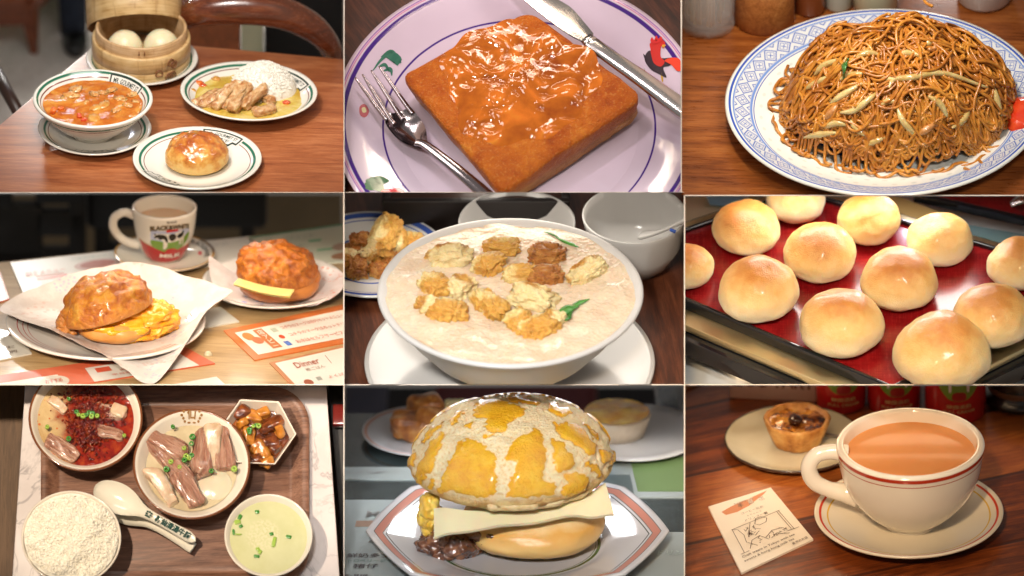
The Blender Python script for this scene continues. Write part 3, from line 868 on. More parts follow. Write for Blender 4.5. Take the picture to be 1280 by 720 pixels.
# syrup pool with a wandering edge
d = ND('golden_syrup')
ns = d.noise(1.9, 1.5, .4, 2.2); ns2 = d.noise(4.5, 1, .4, .8)
hh = d.add(d.mul(ns, .7), d.mul(ns2, .12))
sc_ = d.ramp(d.add(d.mul(ns, .6), d.mul(d.noise(3.5, 4, .6), .4)), [(.2, (.24, .045, .003)), (.45, (.40, .10, .006)), (.65, (.56, .14, .012)), (.85, (.60, .22, .02))])
M_syr = d.end(sc_, .03, d.bump(hh, .5, .20), spec=.5, coat=.5, coatr=.01)
def syrf(t): return .98 + .07 * math.sin(3 * t + 1) + .05 * math.sin(5 * t) + .035 * math.sin(11 * t + 2)
V_, F_ = pool(syrf, 0, 50, 150)
cx_, cy_ = (loc2(648, 101, .72)[0] + pl.x - cen.x, loc2(648, 101, .72)[1] + pl.y - cen.y)
for v in V_:
    a_ = math.atan2(v[1], v[0]); rr_ = math.hypot(v[0], v[1]) / syrf(a_)
    x_, y_ = v[0] * .98, v[1] * .98
    # follow the bread surface
    X, Y = x_ + cx_, y_ + cy_
    zz = .70 + .03 * fbm((X, Y, 0), 1.6, 3, 2) - .03 * (X * X + Y * Y) * .4
    edge_ = 1 - max(0, (rr_ - .82) / .18) ** 2
    v[0], v[1], v[2] = X, Y, zz + .001 + .010 * edge_ + .006 * (1 + fbm((X, Y, 0), 1.9, 2, 9)) * edge_
syp = part(ft, 'syrup', (V_, F_), M_syr)

# cutlery
M_fork = metal('fork_steel', (.42, .36, .38), .14, .06)
M_knife = metal('knife_steel', (.68, .64, .63), .18, .06)
f0 = c2.g(470, 118, .42)
fk = thing(c2, 'fork', 'four-tined steel fork resting on the left rim against the toast', 'fork', (f0.x, f0.y, .0))
def W2(px, py, z): q = c2.g(px, py, z); return A((q.x - f0.x, q.y - f0.y, z))
neck = W2(531, 181, .42)
sh_ = [W2(498, 155, .42), W2(506, 170, .40), neck, W2(560, 205, .48), W2(590, 230, .50), W2(640, 270, .5), W2(700, 320, .5)]
part(fk, 'handle', tube([W2(519, 178, .40), neck, W2(560, 203, .46), W2(590, 228, .48), W2(640, 272, .46), W2(700, 320, .45)], [.05, .062, .075, .085, .11, .12], 14, 40, flat=.55), M_fork)
# bowl of the fork: a curved sheet spanned between the four roots and the neck
roots = [W2(480, 146, .40), W2(489, 148.5, .36), W2(499, 142, .36), W2(510, 137, .40)]
def fbowl(u, v):
    L = cr([W2(477, 140, .41), W2(486, 160, .33), W2(503, 176, .33), W2(522, 183, .40)], 12)
    Rr = cr([W2(513, 133, .41), W2(523, 146, .33), W2(532, 160, .33), W2(534, 176, .40)], 12)
    i = min(int(v * 12), 11); f_ = v * 12 - i
    l = L[i] * (1 - f_) + L[i + 1] * f_; r = Rr[i] * (1 - f_) + Rr[i + 1] * f_
    p_ = l * (1 - u) + r * u; p_[2] -= .07 * math.sin(math.pi * u); return p_
g1 = sheet(14, 14, fbowl); g2 = (g1[0] - A((0, 0, .025)), [f[::-1] for f in g1[1]])
part(fk, 'head', join(g1, g2), M_fork)
for a_, b_, cc in (((444, 97), (479, 144), 0), ((453, 93), (488, 149), 1), ((464, 88), (499, 143), 2), ((474, 83), (511, 136), 3)):
    part(fk, 'tine', tube([W2(*a_, .50), W2((a_[0] * 2 + b_[0]) / 3, (a_[1] * 2 + b_[1]) / 3, .45), W2(b_[0], b_[1], .38), W2(b_[0] + 5, b_[1] + 6, .37)], [.012, .026, .034, .036], 10, 20, flat=.7), M_fork)
k0 = c2.g(735, 50, .5)
kn = thing(c2, 'table_knife', 'steel table knife leaning along the right edge of the toast', 'knife', (k0.x, k0.y, 0))
def K2(px, py, z): q = c2.g(px, py, z); return A((q.x - k0.x, q.y - k0.y, z))
bl = [((625, -30), (650, -36)), ((650, -5), (682, -10)), ((680, 20), (712, 8)), ((710, 42), (728, 25)), ((733, 54), (742, 42))]
def kblade(u, v):
    Pa = cr([K2(*a, .66) for a, b in bl], 16); Pb = cr([K2(*b, .62) for a, b in bl], 16)
    i = min(int(v * 16), 15); f_ = v * 16 - i
    l = Pa[i] * (1 - f_) + Pa[i + 1] * f_; r = Pb[i] * (1 - f_) + Pb[i + 1] * f_
    return l * (1 - u) + r * u + A((0, 0, .012 * math.sin(math.pi * u)))
g1 = sheet(6, 32, kblade); g2 = (g1[0] - A((0, 0, .02)), [f[::-1] for f in g1[1]])
part(kn, 'blade', join(g1, g2), M_knife)
part(kn, 'handle', tube([K2(733, 49, .64), K2(742, 56, .64), K2(760, 69, .64), K2(800, 97, .60), K2(850, 134, .55), K2(900, 172, .5)], [.075, .11, .105, .12, .14, .15], 16, 40, flat=.55), M_knife)
part(kn, 'bolster', tube([K2(733, 48, .64), K2(740, 54, .64)], [.09, .1], 16, 0, flat=.6), M_knife)

# ================================================================ compartment 3: fried noodles
c3 = Cell(852.2, 1280, 0, 243.8, 36, -.3, 'TR')
M_tab3 = wood('orange_brown_wood', (.10, .022, .005), (.26, .07, .013), (.40, .13, .028), .05, .7, .22, coat=.4)
solo(c3, 'wooden_table', prism([(-4, -1.2), (7, -1.2), (7, 7.5), (-4, 7.5)], -.25, 0), M_tab3, 'glossy orange brown wooden table under the noodle plate', 'table', smooth=False)
R3 = 2.0
P3 = [(0, 0), (1.1, 0), (1.15, .06), (1.5, .12), (1.9, .27), (1.99, .31), (2.0, .33), (1.97, .345), (1.9, .33), (1.6, .2), (1.3, .13), (1.1, .115), (0, .11)]
p3 = c3.g(1106, 129, .32); p3.z = 0
d = ND('blue_pattern_glaze')
r = d.rad(); a = d.ang(); z = d.xyz()[2]
BLUE = (.035, .09, .42); LB = (.16, .27, .6)
c = d.mix(d.noise(2.0, 3), (.74, .73, .66), (.8, .79, .73))
for b0, b1, colr in ((1.925, 1.955, BLUE), (1.885, 1.905, LB), (1.655, 1.685, LB), (1.63, 1.642, BLUE)):
    c = d.mix(d.band(r, b0, b1, .004), c, colr)
# lozenges between the rings
n_ = 44
ua = d.mul(a, n_ / (2 * math.pi)); fu = d.sub(d.m_('FRACT', d.add(ua, 50.0)), .5)
vr = d.mul(d.sub(r, 1.785), 1 / .2)
dd = d.add(d.m_('ABSOLUTE', d.mul(fu, 1.0)), d.m_('ABSOLUTE', vr))
pat = d.band(dd, .40, .50, .02)
pat = d.m_('MAXIMUM', pat, d.band(dd, .26, .31, .015))
cr1 = d.sm(d.m_('MINIMUM', d.m_('ABSOLUTE', d.sub(fu, vr)), d.m_('ABSOLUTE', d.add(fu, vr))), .02, .05, 1.0, 0.0)
pat = d.m_('MAXIMUM', pat, d.mul(cr1, d.sm(dd, .2, .22, 1.0, 0.0)))
fu2 = d.sub(d.m_('FRACT', d.add(ua, 50.5)), .5)
dd2 = d.add(d.m_('ABSOLUTE', fu2), d.m_('ABSOLUTE', d.sub(d.m_('ABSOLUTE', vr), .52)))
pat = d.m_('MAXIMUM', pat, d.band(dd2, .16, .25, .02))
pat = d.m_('MAXIMUM', pat, d.mul(d.band(d.m_('ABSOLUTE', vr), .46, .52, .01), 1.0))
inb = d.band(r, 1.69, 1.88, .004)
c = d.mix(d.mul(d.mul(pat, inb), .9), c, BLUE)
c = d.mix(d.mul(inb, .18), c, LB)
# rice-grain windows in rows
def grains(c, rr, n__, ph):
    fu = d.sub(d.m_('FRACT', d.add(d.mul(a, n__ / (2 * math.pi)), 50.0 + ph)), .5)
    ex = d.mul(fu, 2 * math.pi * rr / n__ / .042); ey = d.mul(d.sub(r, rr), 1 / .024)
    q = d.add(d.mul(ex, ex), d.mul(ey, ey))
    return d.mix(d.sm(q, .6, 1.1, .55, 0.0), c, (.5, .55, .5))
for rr, n__, ph in ((1.55, 40, 0), (1.42, 40, .5), (1.29, 40, 0)): c = grains(c, rr, n__, ph)
c = d.mix(d.band(r, .9, 1.0, .01), c, BLUE)
M_p3 = d.end(c, .1, coat=.4)
np_ = thing(c3, 'patterned_plate', 'large white plate with blue lozenge border, under fried noodles', 'plate', p3)
part(np_, 'dish', lathe(P3, 180), M_p3)
# noodles
pc = c3.g(1122, 143, .1); 
nd = thing(c3, 'fried_noodles', 'heaped brown soy fried noodles with bean sprouts on the blue patterned plate', 'noodles', (pc.x, pc.y, .1))
RX, RY, HZ = 1.48, 1.27, 1.22
def nh(x, y):
    q = (x / RX) ** 2 + (y / RY) ** 2
    k = 1 + .26 * noise.noise((x * 1.6, y * 1.6, 3.0))
    return HZ * max(0.0, k - q) ** .66 * .95 + .09 * noise.noise((x * 4, y * 4, 1.0))
rg = random.Random(11)
def strand(x, y, L, lift, rad_, seedk, wild=1.0):
    P = []; a_ = rg.random() * 6.28; n = int(L / .045); ka = rg.gauss(0, 3); zoff = lift
    for k in range(n):
        P.append((x, y, nh(x, y) + zoff))
        if k % 9 == 0: ka = rg.gauss(0, 4.4) * wild
        a_ += ka * .045 + rg.gauss(0, .05)
        # turn back at the border
        q = (x / RX) ** 2 + (y / RY) ** 2
        if q > .93:
            want = math.atan2(-y, -x); df = (want - a_ + math.pi) % (2 * math.pi) - math.pi; a_ += df * .35
        x += math.cos(a_) * .045; y += math.sin(a_) * .045
        zoff += rg.gauss(0, .016); zoff = min(max(zoff, lift - .10), lift + .10)
    for i in range(len(P)):
        pass
    if len(P) < 4: return None
    P = A(P); P[:, 2] = np.convolve(np.pad(P[:, 2], 2, 'edge'), np.ones(5) / 5, 'valid')
    P[:, 2] = np.maximum(P[:, 2], .04)
    return tube(P, rad_, 6, caps=True)
M_nood = None
d = ND('soy_noodle')
n1 = d.noise(2.5, 4, .6); n2 = d.noise(14, 3)
M_nood = d.end(d.ramp(d.add(d.mul(n1, .6), d.mul(n2, .4)), [(.15, (.16, .04, .005)), (.42, (.38, .125, .013)), (.65, (.56, .23, .03)), (.85, (.64, .34, .07))]), .3, d.bump(d.noise(30, 2), .15, .01), coat=.12, coatr=.12, sss=.08, sscale=.04)
gs = []
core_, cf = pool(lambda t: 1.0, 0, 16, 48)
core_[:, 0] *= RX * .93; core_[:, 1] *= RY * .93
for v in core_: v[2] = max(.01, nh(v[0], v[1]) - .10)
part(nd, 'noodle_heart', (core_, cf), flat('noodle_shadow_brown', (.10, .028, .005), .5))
for k in range(640):
    t = rg.random() * 6.28; q = math.sqrt(rg.random()) * .97
    g = strand(q * RX * math.cos(t), q * RY * math.sin(t), rg.uniform(.8, 2.3), rg.uniform(-.07, .05), rg.uniform(.017, .023), k)
    if g: gs.append(g)
def joinfast(gs):
    Vs = []; Fs = []; n = 0
    for V, F_ in gs:
        Vs.append(V); Fs += [tuple(i + n for i in f) for f in F_]; n += len(V)
    return np.concatenate(Vs), Fs
part(nd, 'noodle_strands', joinfast(gs), M_nood, kind='stuff')
# loose loops that stand proud of the heap
top_gs = []
for k in range(110):
    t = rg.random() * 6.28; q = math.sqrt(rg.random()) * .98
    g = strand(q * RX * math.cos(t), q * RY * math.sin(t), rg.uniform(.5, 1.5), rg.uniform(.04, .12), .021, k, 1.3)
    if g: part(nd, 'noodle', g, M_nood)
# loops hanging out round the foot of the heap
for k in range(70):
    t = rg.random() * 6.28; P = []; rr_ = rg.uniform(.93, 1.04); a0 = t + math.pi / 2 + rg.gauss(0, .5); x, y = rr_ * RX * math.cos(t), rr_ * RY * math.sin(t); ka = rg.choice((-1, 1)) * rg.uniform(3.5, 7)
    for j in range(rg.randint(9, 22)):
        q = (x / RX) ** 2 + (y / RY) ** 2
        P.append((x, y, max(.06, nh(x, y) + .05 + (.03 if q < 1 else 0)) + .03 * math.sin(j * .5 + k)))
        a0 += ka * .05; ka += rg.gauss(0, .8)
        if q > 1.15: a0 += ((math.atan2(-y, -x) - a0 + math.pi) % (2 * math.pi) - math.pi) * .3
        x += math.cos(a0) * .05; y += math.sin(a0) * .05
    part(nd, 'noodle', tube(P, .021, 6, len(P) * 2), M_nood)
# stray noodles on the plate
for pts in (((1018, 186), (1030, 190), (1048, 190), (1062, 184), (1078, 186)), ((985, 168), (990, 175), (1004, 172), (1002, 160)), ((975, 118), (968, 112), (975, 100), (985, 98)), ((985, 82), (982, 92), (990, 100)), ((1245, 70), (1262, 66), (1272, 70)), ((1130, 205), (1134, 215), (1140, 212), (1150, 216)), ((1205, 210), (1220, 216), (1230, 210), (1224, 200)), ((1008, 55), (1016, 48), (1028, 50)), ((1154, -2), (1158, 4), (1166, 8))):
    P = [A(c3.g(px, py, .22)) for px, py in pts]
    if pts[0][1] < 0: P = [A(c3.g(px, py, 1.2)) for px, py in pts]
    P = [q - A((pc.x, pc.y, .1)) for q in P]
    part(nd, 'noodle', tube(P, .021, 6, 30), M_nood)
M_spr = ramped('bean_sprout', 6, [(.3, (.46, .30, .09)), (.7, (.62, .48, .21))], .2, .1, coat=.5, sss=.25, sscale=.05)
SPR = [((1075, 38), (1085, 48), (1110, 46), (1146, 36)), ((1038, 129), (1055, 118), (1078, 104)), ((1050, 141), (1068, 138), (1085, 125), (1096, 116)), ((1122, 135), (1128, 150), (1140, 165), (1153, 182)), ((1111, 110), (1118, 100), (1140, 97), (1180, 92), (1235, 110)), ((1018, 94), (1030, 82), (1050, 74)), ((1240, 105), (1246, 125), (1252, 145)), ((1005, 172), (1025, 168), (1045, 166)), ((1070, 186), (1090, 178), (1106, 172)), ((1095, 95), (1110, 99), (1130, 98)), ((1006, 112), (1020, 104), (1034, 96)), ((1062, 150), (1072, 162), (1084, 170)), ((1148, 48), (1160, 54), (1180, 50)), ((1100, 132), (1112, 126), (1124, 130)), ((1160, 120), (1175, 130), (1184, 146)), ((1030, 160), (1044, 154), (1060, 156)), ((1190, 160), (1204, 150), (1212, 136)), ((1120, 70), (1136, 66), (1152, 70)), ((1070, 72), (1084, 66), (1098, 68)), ((1180, 186), (1164, 190), (1148, 186)), ((1050, 100), (1062, 94), (1078, 92))]
def onheap(px, py, lift):
    z = .1
    for _ in range(30):
        q = c3.g(px, py, z + .1 + lift); z2 = nh(q.x - pc.x, q.y - pc.y); z += (z2 - z) * .4
    q = c3.g(px, py, z + .1 + lift); return A((q.x - pc.x, q.y - pc.y, z + lift))
for k, pts in enumerate(SPR):
    P = [onheap(px, py, .085 + (.03 if k < 5 else 0)) for px, py in pts]
    part(nd, 'bean_sprout', tube(P, [.016, .040, .046, .038, .018], 10, 24), M_spr)
M_meat3 = ramped('fried_meat_strip', 8, [(.3, (.38, .13, .03)), (.7, (.55, .26, .08))], .3, coat=.4)
for pts in (((1162, 62), (1180, 54), (1204, 43)), ((1148, 168), (1158, 162), (1168, 155)), ((1168, 60), (1182, 52), (1200, 46)), ((1032, 148), (1040, 140), (1048, 130))):
    P = [onheap(px, py, .09) for px, py in pts]
    part(nd, 'meat_strip', tube(P, [.03, .055, .05, .02], 8, 14), M_meat3)
M_scal = ramped('green_scallion', 9, [(.3, (.015, .09, .012)), (.7, (.05, .2, .03))], .2, coat=.6)
for pts, wd in ((((1070, 48), (1062, 60), (1056, 78), (1054, 100)), .055), (((1066, 47), (1072, 55), (1060, 74)), .05), (((1090, 22), (1096, 26), (1100, 22)), .045)):
    P = [onheap(px, py, .10) for px, py in pts]
    part(nd, 'scallion', tube(P, [wd * .5, wd, wd, wd * .4], 8, 20, flat=.35), M_scal)
# tomato at the right
q = c3.g(1276, 140, .3)
solo(c3, 'tomato_wedge', blob(.34, .36, .16, .12, 1.4, 3, 4, flat=.5), ramped('red_tomato', 3, [(.3, (.6, .03, .008)), (.7, (.72, .08, .02))], .15, .05, coat=.6, sss=.1, sscale=.1), 'red tomato piece at the right edge of the noodle plate', 'tomato', (q.x + .12, q.y, .17))
# glass of toothpicks
d = ND('clear_glass')
GLASS = d.end((.85, .88, .86), .03, alpha=.28, coat=1.0)
q = c3.g(885, 27, .05); q.z = 0
tg = thing(c3, 'toothpick_glass', 'clear ribbed glass holding wooden toothpicks at the top left behind the noodles', 'glass', q)
part(tg, 'glass', lathe([(0, 0), (.30, 0), (.335, .03), (.345, .12), (.33, .2), (.35, .3), (.36, 1.4), (.33, 1.4), (.32, .3), (.29, .14), (0, .12)], 64, rf=lambda t: 1 + .012 * math.cos(20 * t)), GLASS)
M_tp = flat('toothpick_wood', (.62, .45, .2), .6)
for k in range(26):
    a_ = rg.random() * 6.28; r_ = math.sqrt(rg.random()) * .24
    part(tg, 'toothpick', tube([(r_ * math.cos(a_), r_ * math.sin(a_), .14), (r_ * 1.08 * math.cos(a_), r_ * 1.08 * math.sin(a_), 1.5)], .022, 6), M_tp)
q = c3.g(955, 20, .05); q.z = 0
solo(c3, 'wooden_cup', lathe([(0, 0), (.36, 0), (.38, .03), (.39, 1.2), (.36, 1.2), (.34, .1), (0, .1)], 48), wood('cup_wood', (.2, .06, .015), (.42, .15, .035), (.55, .24, .07), 1.57, 1.2, .4), 'plain round wooden cup at the top edge beside the toothpick glass', 'cup', (q.x, q.y, 0))
for k, (px, py, rr, hh, colr, lb) in enumerate(((1012, 4, .20, .9, (.25, .07, .02), 'brown pot farthest left of the blurred jars behind the plate'), (1048, 0, .17, .9, (.5, .55, .48), 'pale green jar in the middle of the blurred jars'), (1094, 0, .28, .9, (.62, .6, .42), 'wide cream jar, right of the pale green one'), (1230, -10, .34, .8, (.6, .55, .52), 'pale pot behind the right side of the noodle plate'))):
    q = c3.g(px, py, .1); q.z = 0
    t_ = thing(c3, 'jar', lb, 'jar', q, group='jars behind the noodle plate')
    part(t_, 'jar_body', lathe([(0, 0), (rr * .9, 0), (rr, .05), (rr, hh * .8), (rr * .8, hh), (0, hh)], 32), flat('jar_%d' % k, colr, .25, coat=.3))
    part(t_, 'lid', lathe([(0, hh), (rr * .85, hh), (rr * .85, hh + .15), (0, hh + .16)], 32), flat('jar_lid', (.5, .45, .35), .3))
solo(c3, 'wall', sheet(1, 1, lambda u, v: (-4 + 11 * u, 7.4, -1 + 6 * v)), flat('cafe_wall', (.25, .12, .06), .7), kind='structure', smooth=False)

# ================================================================ compartment 4: filled buns and a milk tea cup
c4 = Cell(0, 429.4, 240.6, 480.4, 22, -.3, 'L')
def quadmap(cell, cs, z):
    Q = [A(cell.g(x, y, z)) for x, y in cs]      # bottom-left, bottom-right, top-right, top-left
    return lambda u, v: Q[0] * (1 - u) * (1 - v) + Q[1] * u * (1 - v) + Q[2] * u * v + Q[3] * (1 - u) * v
def ontoquad(g, qm, u0, v0, u1, v1, o, e=.004):
    V = A(g[0]).copy(); lo = V.min(0); hi = V.max(0); out = []
    for p in V:
        u = u0 + (u1 - u0) * (p[0] - lo[0]) / max(hi[0] - lo[0], 1e-6); v = v0 + (v1 - v0) * (p[1] - lo[1]) / max(hi[1] - lo[1], 1e-6)
        out.append(qm(u, v) + A((0, 0, e)) - o)
    return (A(out), g[1])
RECT = (A([(0, 0, 0), (1, 0, 0), (1, 1, 0), (0, 1, 0)]), [(0, 1, 2, 3)])
def disc_(n=20): return (A([(.5, .5, 0)] + [(.5 + .5 * math.cos(i * 6.283 / n), .5 + .5 * math.sin(i * 6.283 / n), 0) for i in range(n)]), [(0, 1 + i, 1 + (i + 1) % n) for i in range(n)])
PAPER = flat('menu_paper', (.56, .54, .49), .35, coat=.08)
def card(cell, cs, label, arts, z=.006, base=None, th=.012, name='menu_card', cat='menu', group=None):
    """a printed card on the table; arts: (kind, u0, v0, u1, v1, colour, text)"""
    qm = quadmap(cell, cs, z)
    o = qm(.5, .5); o[2] = 0
    t_ = thing(cell, name, label, cat, tuple(o), 0, group)
    base = base or PAPER
    Q = [qm(0, 0) - o, qm(1, 0) - o, qm(1, 1) - o, qm(0, 1) - o]
    bot = [q * A((1, 1, 0)) for q in Q]
    top = [q * A((1, 1, 0)) + A((0, 0, z + th)) for q in Q]
    part(t_, 'sheet', (A(bot + top), [(3, 2, 1, 0), (4, 5, 6, 7), (0, 1, 5, 4), (1, 2, 6, 5), (2, 3, 7, 6), (3, 0, 4, 7)]), base, smooth=False)
    by = {}
    for n_, (kind, u0, v0, u1, v1, colr, tx) in enumerate(arts):
        g = {'r': lambda: RECT, 'd': disc_, 't': lambda: text(tx, .2, bold=.002)}[kind]()
        g = ontoquad(g, qm, u0, v0, u1, v1, o, th + .003 + .003 * (tx if kind != 't' and isinstance(tx, int) else (0 if kind != 't' else 3)))
        by.setdefault(('print', colr), []).append(g)
    mats = []; bits = []
    for (_, colr), gs_ in by.items():
        mats.append(flat('ink_%02d_%02d_%02d' % tuple(int(c * 99) for c in colr), colr, .35, coat=.3))
        bits += [withmat(g, len(mats) - 1) for g in gs_]
    if bits: part(t_, 'print', join(*bits), mats, smooth=False)
    return t_
zc = lambda x, y, oy=240, ox=0: (ox + x / 2.977, oy + y / 2.977)
M_tab4 = wood('pale_oak_table', (.25, .15, .06), (.40, .26, .12), (.50, .36, .19), .12, .6, .3, coat=.12)
far4 = [c4.g(-400, 369), c4.g(440, 281), c4.g(440, 520), c4.g(-400, 520)]
solo(c4, 'oak_table', prism([(p.x, p.y) for p in (far4[3], far4[2], far4[1], far4[0])], -.2, 0, .02), M_tab4, 'pale oak table top with menu cards, under the two filled buns', 'table', smooth='auto')
ORG = (.48, .13, .03); REDP = (.5, .07, .03); GRY = (.25, .22, .2); BLU = (.05, .16, .5); PNK = (.55, .2, .16); DRK = (.12, .07, .05)
card(c4, [zc(95, 400), zc(520, 330), zc(480, 215), zc(38, 265)], 'white menu card at the upper left behind the wrapped bun, with pictured bowls', [
    ('t', .08, .55, .42, .68, PNK, '朝食メニュー'), ('r', .16, .42, .42, .50, PNK, 0), ('r', .16, .52, .40, .54, REDP, 0), ('d', .5, .5, .9, .8, (.45, .3, .27), 0), ('d', .55, .55, .85, .75, (.3, .08, .05), 1), ('d', .12, -.02, .5, .28, (.45, .35, .3), 0), ('d', .17, .02, .45, .22, (.45, .18, .05), 1),
    ('t', .1, .3, .4, .36, (.3, .42, .4), 'トースト セット'), ('t', .5, .84, .8, .9, (.3, .42, .4), 'ごはん セット')])
card(c4, [zc(470, 330), zc(990, 240), zc(930, 168), zc(480, 214)], 'pale grey menu card behind the milk tea cup and saucer', [('d', .1, .4, .35, .7, (.4, .25, .22), 0), ('t', .5, .7, .8, .8, (.4, .42, .4), 'ドリンク')])
card(c4, [zc(960, 290), zc(1420, 250), zc(1400, 105), zc(925, 172)], 'pale green menu card at the right behind the crackled bun', [
    ('r', .0, .96, 1, 1, (.12, .3, .18), 0), ('r', .45, .62, .55, .68, (.15, .38, .22), 0), ('r', .5, .35, .62, .4, (.15, .38, .22), 0), ('t', .2, .75, .5, .82, (.3, .36, .3), 'サンドイッチ'), ('t', .15, .5, .4, .56, (.3, .36, .3), 'あずき'), ('d', .62, .3, .78, .5, (.35, .24, .18), 0), ('d', .6, .05, .85, .25, (.3, .15, .08), 0)], base=flat('green_tint_paper', (.50, .52, .42), .35, coat=.3))
card(c4, [zc(948, 628), zc(1500, 520), zc(1330, 410), zc(832, 518)], 'orange bordered menu card at the lower right with small illustrated icons', [
    ('r', .05, .12, 1.0, .86, (.62, .6, .54), 0), ('d', .07, .55, .14, .8, (.5, .2, .06), 1), ('d', .1, .4, .17, .62, (.45, .16, .08), 2), ('r', .17, .2, .235, .82, (.45, .15, .05), 1), ('t', .182, .25, .222, .78, (.7, .66, .6), '店\nア\nピ\nー'),
    ('r', .28, .64, .32, .76, (.35, .4, .33), 1), ('d', .28, .42, .315, .54, REDP, 1), ('r', .27, .2, .305, .34, BLU, 1),
    ('t', .35, .66, .8, .76, PNK, 'コチラのマークは店内セットメニュー'), ('t', .35, .43, .8, .53, PNK, 'コチラのマークはホットドリンク'), ('t', .34, .2, .8, .31, PNK, 'お水はセルフサービスでどうぞ')], base=flat('orange_card', ORG, .35, coat=.3))
card(c4, [zc(1120, 760), zc(1560, 660), zc(1480, 530), zc(1003, 638)], 'white dinner menu card with brown edge at the lower right corner', [
    ('r', .03, .03, 1, .95, (.62, .6, .54), 0), ('t', .14, .68, .33, .84, (.32, .07, .03), 'Dinner'), ('t', .19, .54, .34, .63, (.3, .2, .15), '晩ごはん'), ('r', .4, .62, .405, .86, (.3, .1, .05), 1), ('d', .1, .18, .17, .36, (.3, .08, .04), 1), ('r', .21, .26, .25, .36, (.3, .3, .26), 1), ('t', .3, .24, .6, .32, PNK, 'よくばりセット')], base=flat('brown_card', (.42, .17, .07), .35, coat=.3))
card(c4, [zc(-30, 770), zc(800, 640), zc(690, 580), zc(-30, 690)], 'red banded menu card under the front of the wrapped bun plate', [
    ('r', .0, -.2, .32, .62, (.6, .57, .5), 0), ('r', .46, .0, .93, .72, (.58, .55, .5), 0), ('d', .22, .0, .36, .58, (.5, .45, .38), 1), ('t', .25, .22, .33, .42, REDP, 'おすすめ'), ('r', .5, .4, .57, .62, REDP, 1), ('t', .55, .12, .8, .22, PNK, '平日限定サービス'), ('t', .6, .3, .86, .4, REDP, '大人気 たまごサンド')], base=flat('red_card', (.5, .1, .045), .35, coat=.3))
card(c4, [zc(-60, 640), zc(118, 603), zc(75, 530), zc(-60, 500)], 'white menu card at the left edge with tiny pictures of rolls', [('d', .6, .8, .78, .98, (.3, .13, .1), 0), ('t', .45, .3, .7, .4, DRK, 'たまご'), ('t', .4, .12, .72, .22, DRK, '350円')])
card(c4, [zc(-60, 430), zc(35, 400), zc(0, 300), zc(-60, 300)], 'red edged menu card at the far left edge beside the tip of the wrapper', [('r', 0, 0, .9, 1, (.6, .57, .52), 0), ('d', .35, .1, .7, .3, (.3, .1, .08), 1)], base=flat('red_card', (.5, .1, .045), .35, coat=.3))
card(c4, [zc(650, 790), zc(850, 730), zc(805, 690), zc(640, 720)], 'blank white card corner at the bottom, left of the brown edged one', [])
card(c4, [zc(760, 508), zc(890, 484), zc(820, 430), zc(740, 440)], 'small white card corner between the two bun plates', [], base=flat('grey_paper', (.5, .5, .46), .3, coat=.3))
p = c4.g(*zc(775, 606))
solo(c4, 'clear_bumper', lathe([(0, .05), (.03, .045), (.05, .02), (.055, 0)], 20), flat('soft_clear', (.5, .42, .28), .1, coat=.8), 'tiny clear round pad on the oak between the menu cards', 'table pad', (p.x, p.y, .002))

# background: black chairs and a beige wall
BL4 = flat('black_chair', (.006, .0055, .005), .5)
solo(c4, 'wall', sheet(1, 1, lambda u, v: (-5 + 10 * u, 11.5, -3 + 9 * v)), ramped('beige_wall', 3, [(.3, (.21, .155, .085)), (.7, (.25, .185, .105))], .8), kind='structure', smooth=False)
def bg4(px0, py0, px1, py1, y, th=.25, z=None, bev=.03):
    """an upright board whose face shows between these places of the photograph, standing y behind"""
    v1 = ((360 - py0) / 100 - c4.v0 - y * c4.sn) / c4.cs; v0 = ((360 - py1) / 100 - c4.v0 - y * c4.sn) / c4.cs
    return xf(box((px1 - px0) / 100, th, v1 - v0, bev), T(((px0 + px1) / 2 - 640) / 100 - c4.u0, y + th / 2, v0))
o4 = (0, 8.2, 0)
t_ = thing(c4, 'black_chair', 'black chair with a wide solid back panel behind the cup', 'chair', o4, group='chairs beyond the oak table')
part(t_, 'backrest', xf(bg4(108, 150, 334, 288, 8.2, .3, bev=.08), T(*[-q for q in o4])), BL4)
for a_, b_ in ((118, 138), (300, 318)): part(t_, 'post', xf(bg4(a_, 270, b_, 400, 8.3), T(*[-q for q in o4])), BL4)
part(t_, 'rail', xf(bg4(118, 308, 318, 316, 8.3), T(*[-q for q in o4])), BL4)
o4 = (-2, 8.0, 0)
t_ = thing(c4, 'black_chair', 'black chair with open slots at the far left behind the table', 'chair', o4, group='chairs beyond the oak table')
for r_ in ((-40, 258, 54, 400), (44, 150, 108, 256), (44, 266, 106, 296), (86, 250, 108, 400), (-40, 314, 90, 400), (-40, 236, 16, 262)): part(t_, 'board', xf(bg4(*r_, 8.0), T(*[-q for q in o4])), BL4)

# cup and saucer
CW = flat('cup_white', (.72, .67, .58), .12, coat=.4)
sl = c4.g(205.6, 317, .09); sl.z = 0
sr = thing(c4, 'saucer', 'white saucer with gold rim under the milk tea cup', 'saucer', sl)
SP = [(0, 0), (.3, 0), (.32, .02), (.5, .05), (.62, .09), (.635, .105), (.625, .115), (.59, .105), (.45, .065), (.32, .04), (0, .035)]
part(sr, 'dish', lathe(SP, 96), glaze('gold_rim_glaze', (.70, .65, .56), [(.60, .63, (.42, .22, .05), .004)]))
hs = prof_z(SP, 0)
part(sr, 'lettering', join(drape(onring(xf(text('BLACK&WHITE', .09, bold=.004), T(0, .0, 0)), .53, R(20)), hs, .008), drape(onring(xf(text('BLACK&WHITE', .06, bold=.003), T(.0, .07, 0)), .53, R(20)), hs, .008)), flat('brown_black_ink', (.05, .03, .02), .3), smooth=False)
part(sr, 'red_mark', drape(onring(xf(disc_(), S(.14, .05, 1) @ T(-.5, -.5, 0)), .45, R(8)), hs, .008), flat('red_ink', (.45, .015, .015), .3), smooth=False)
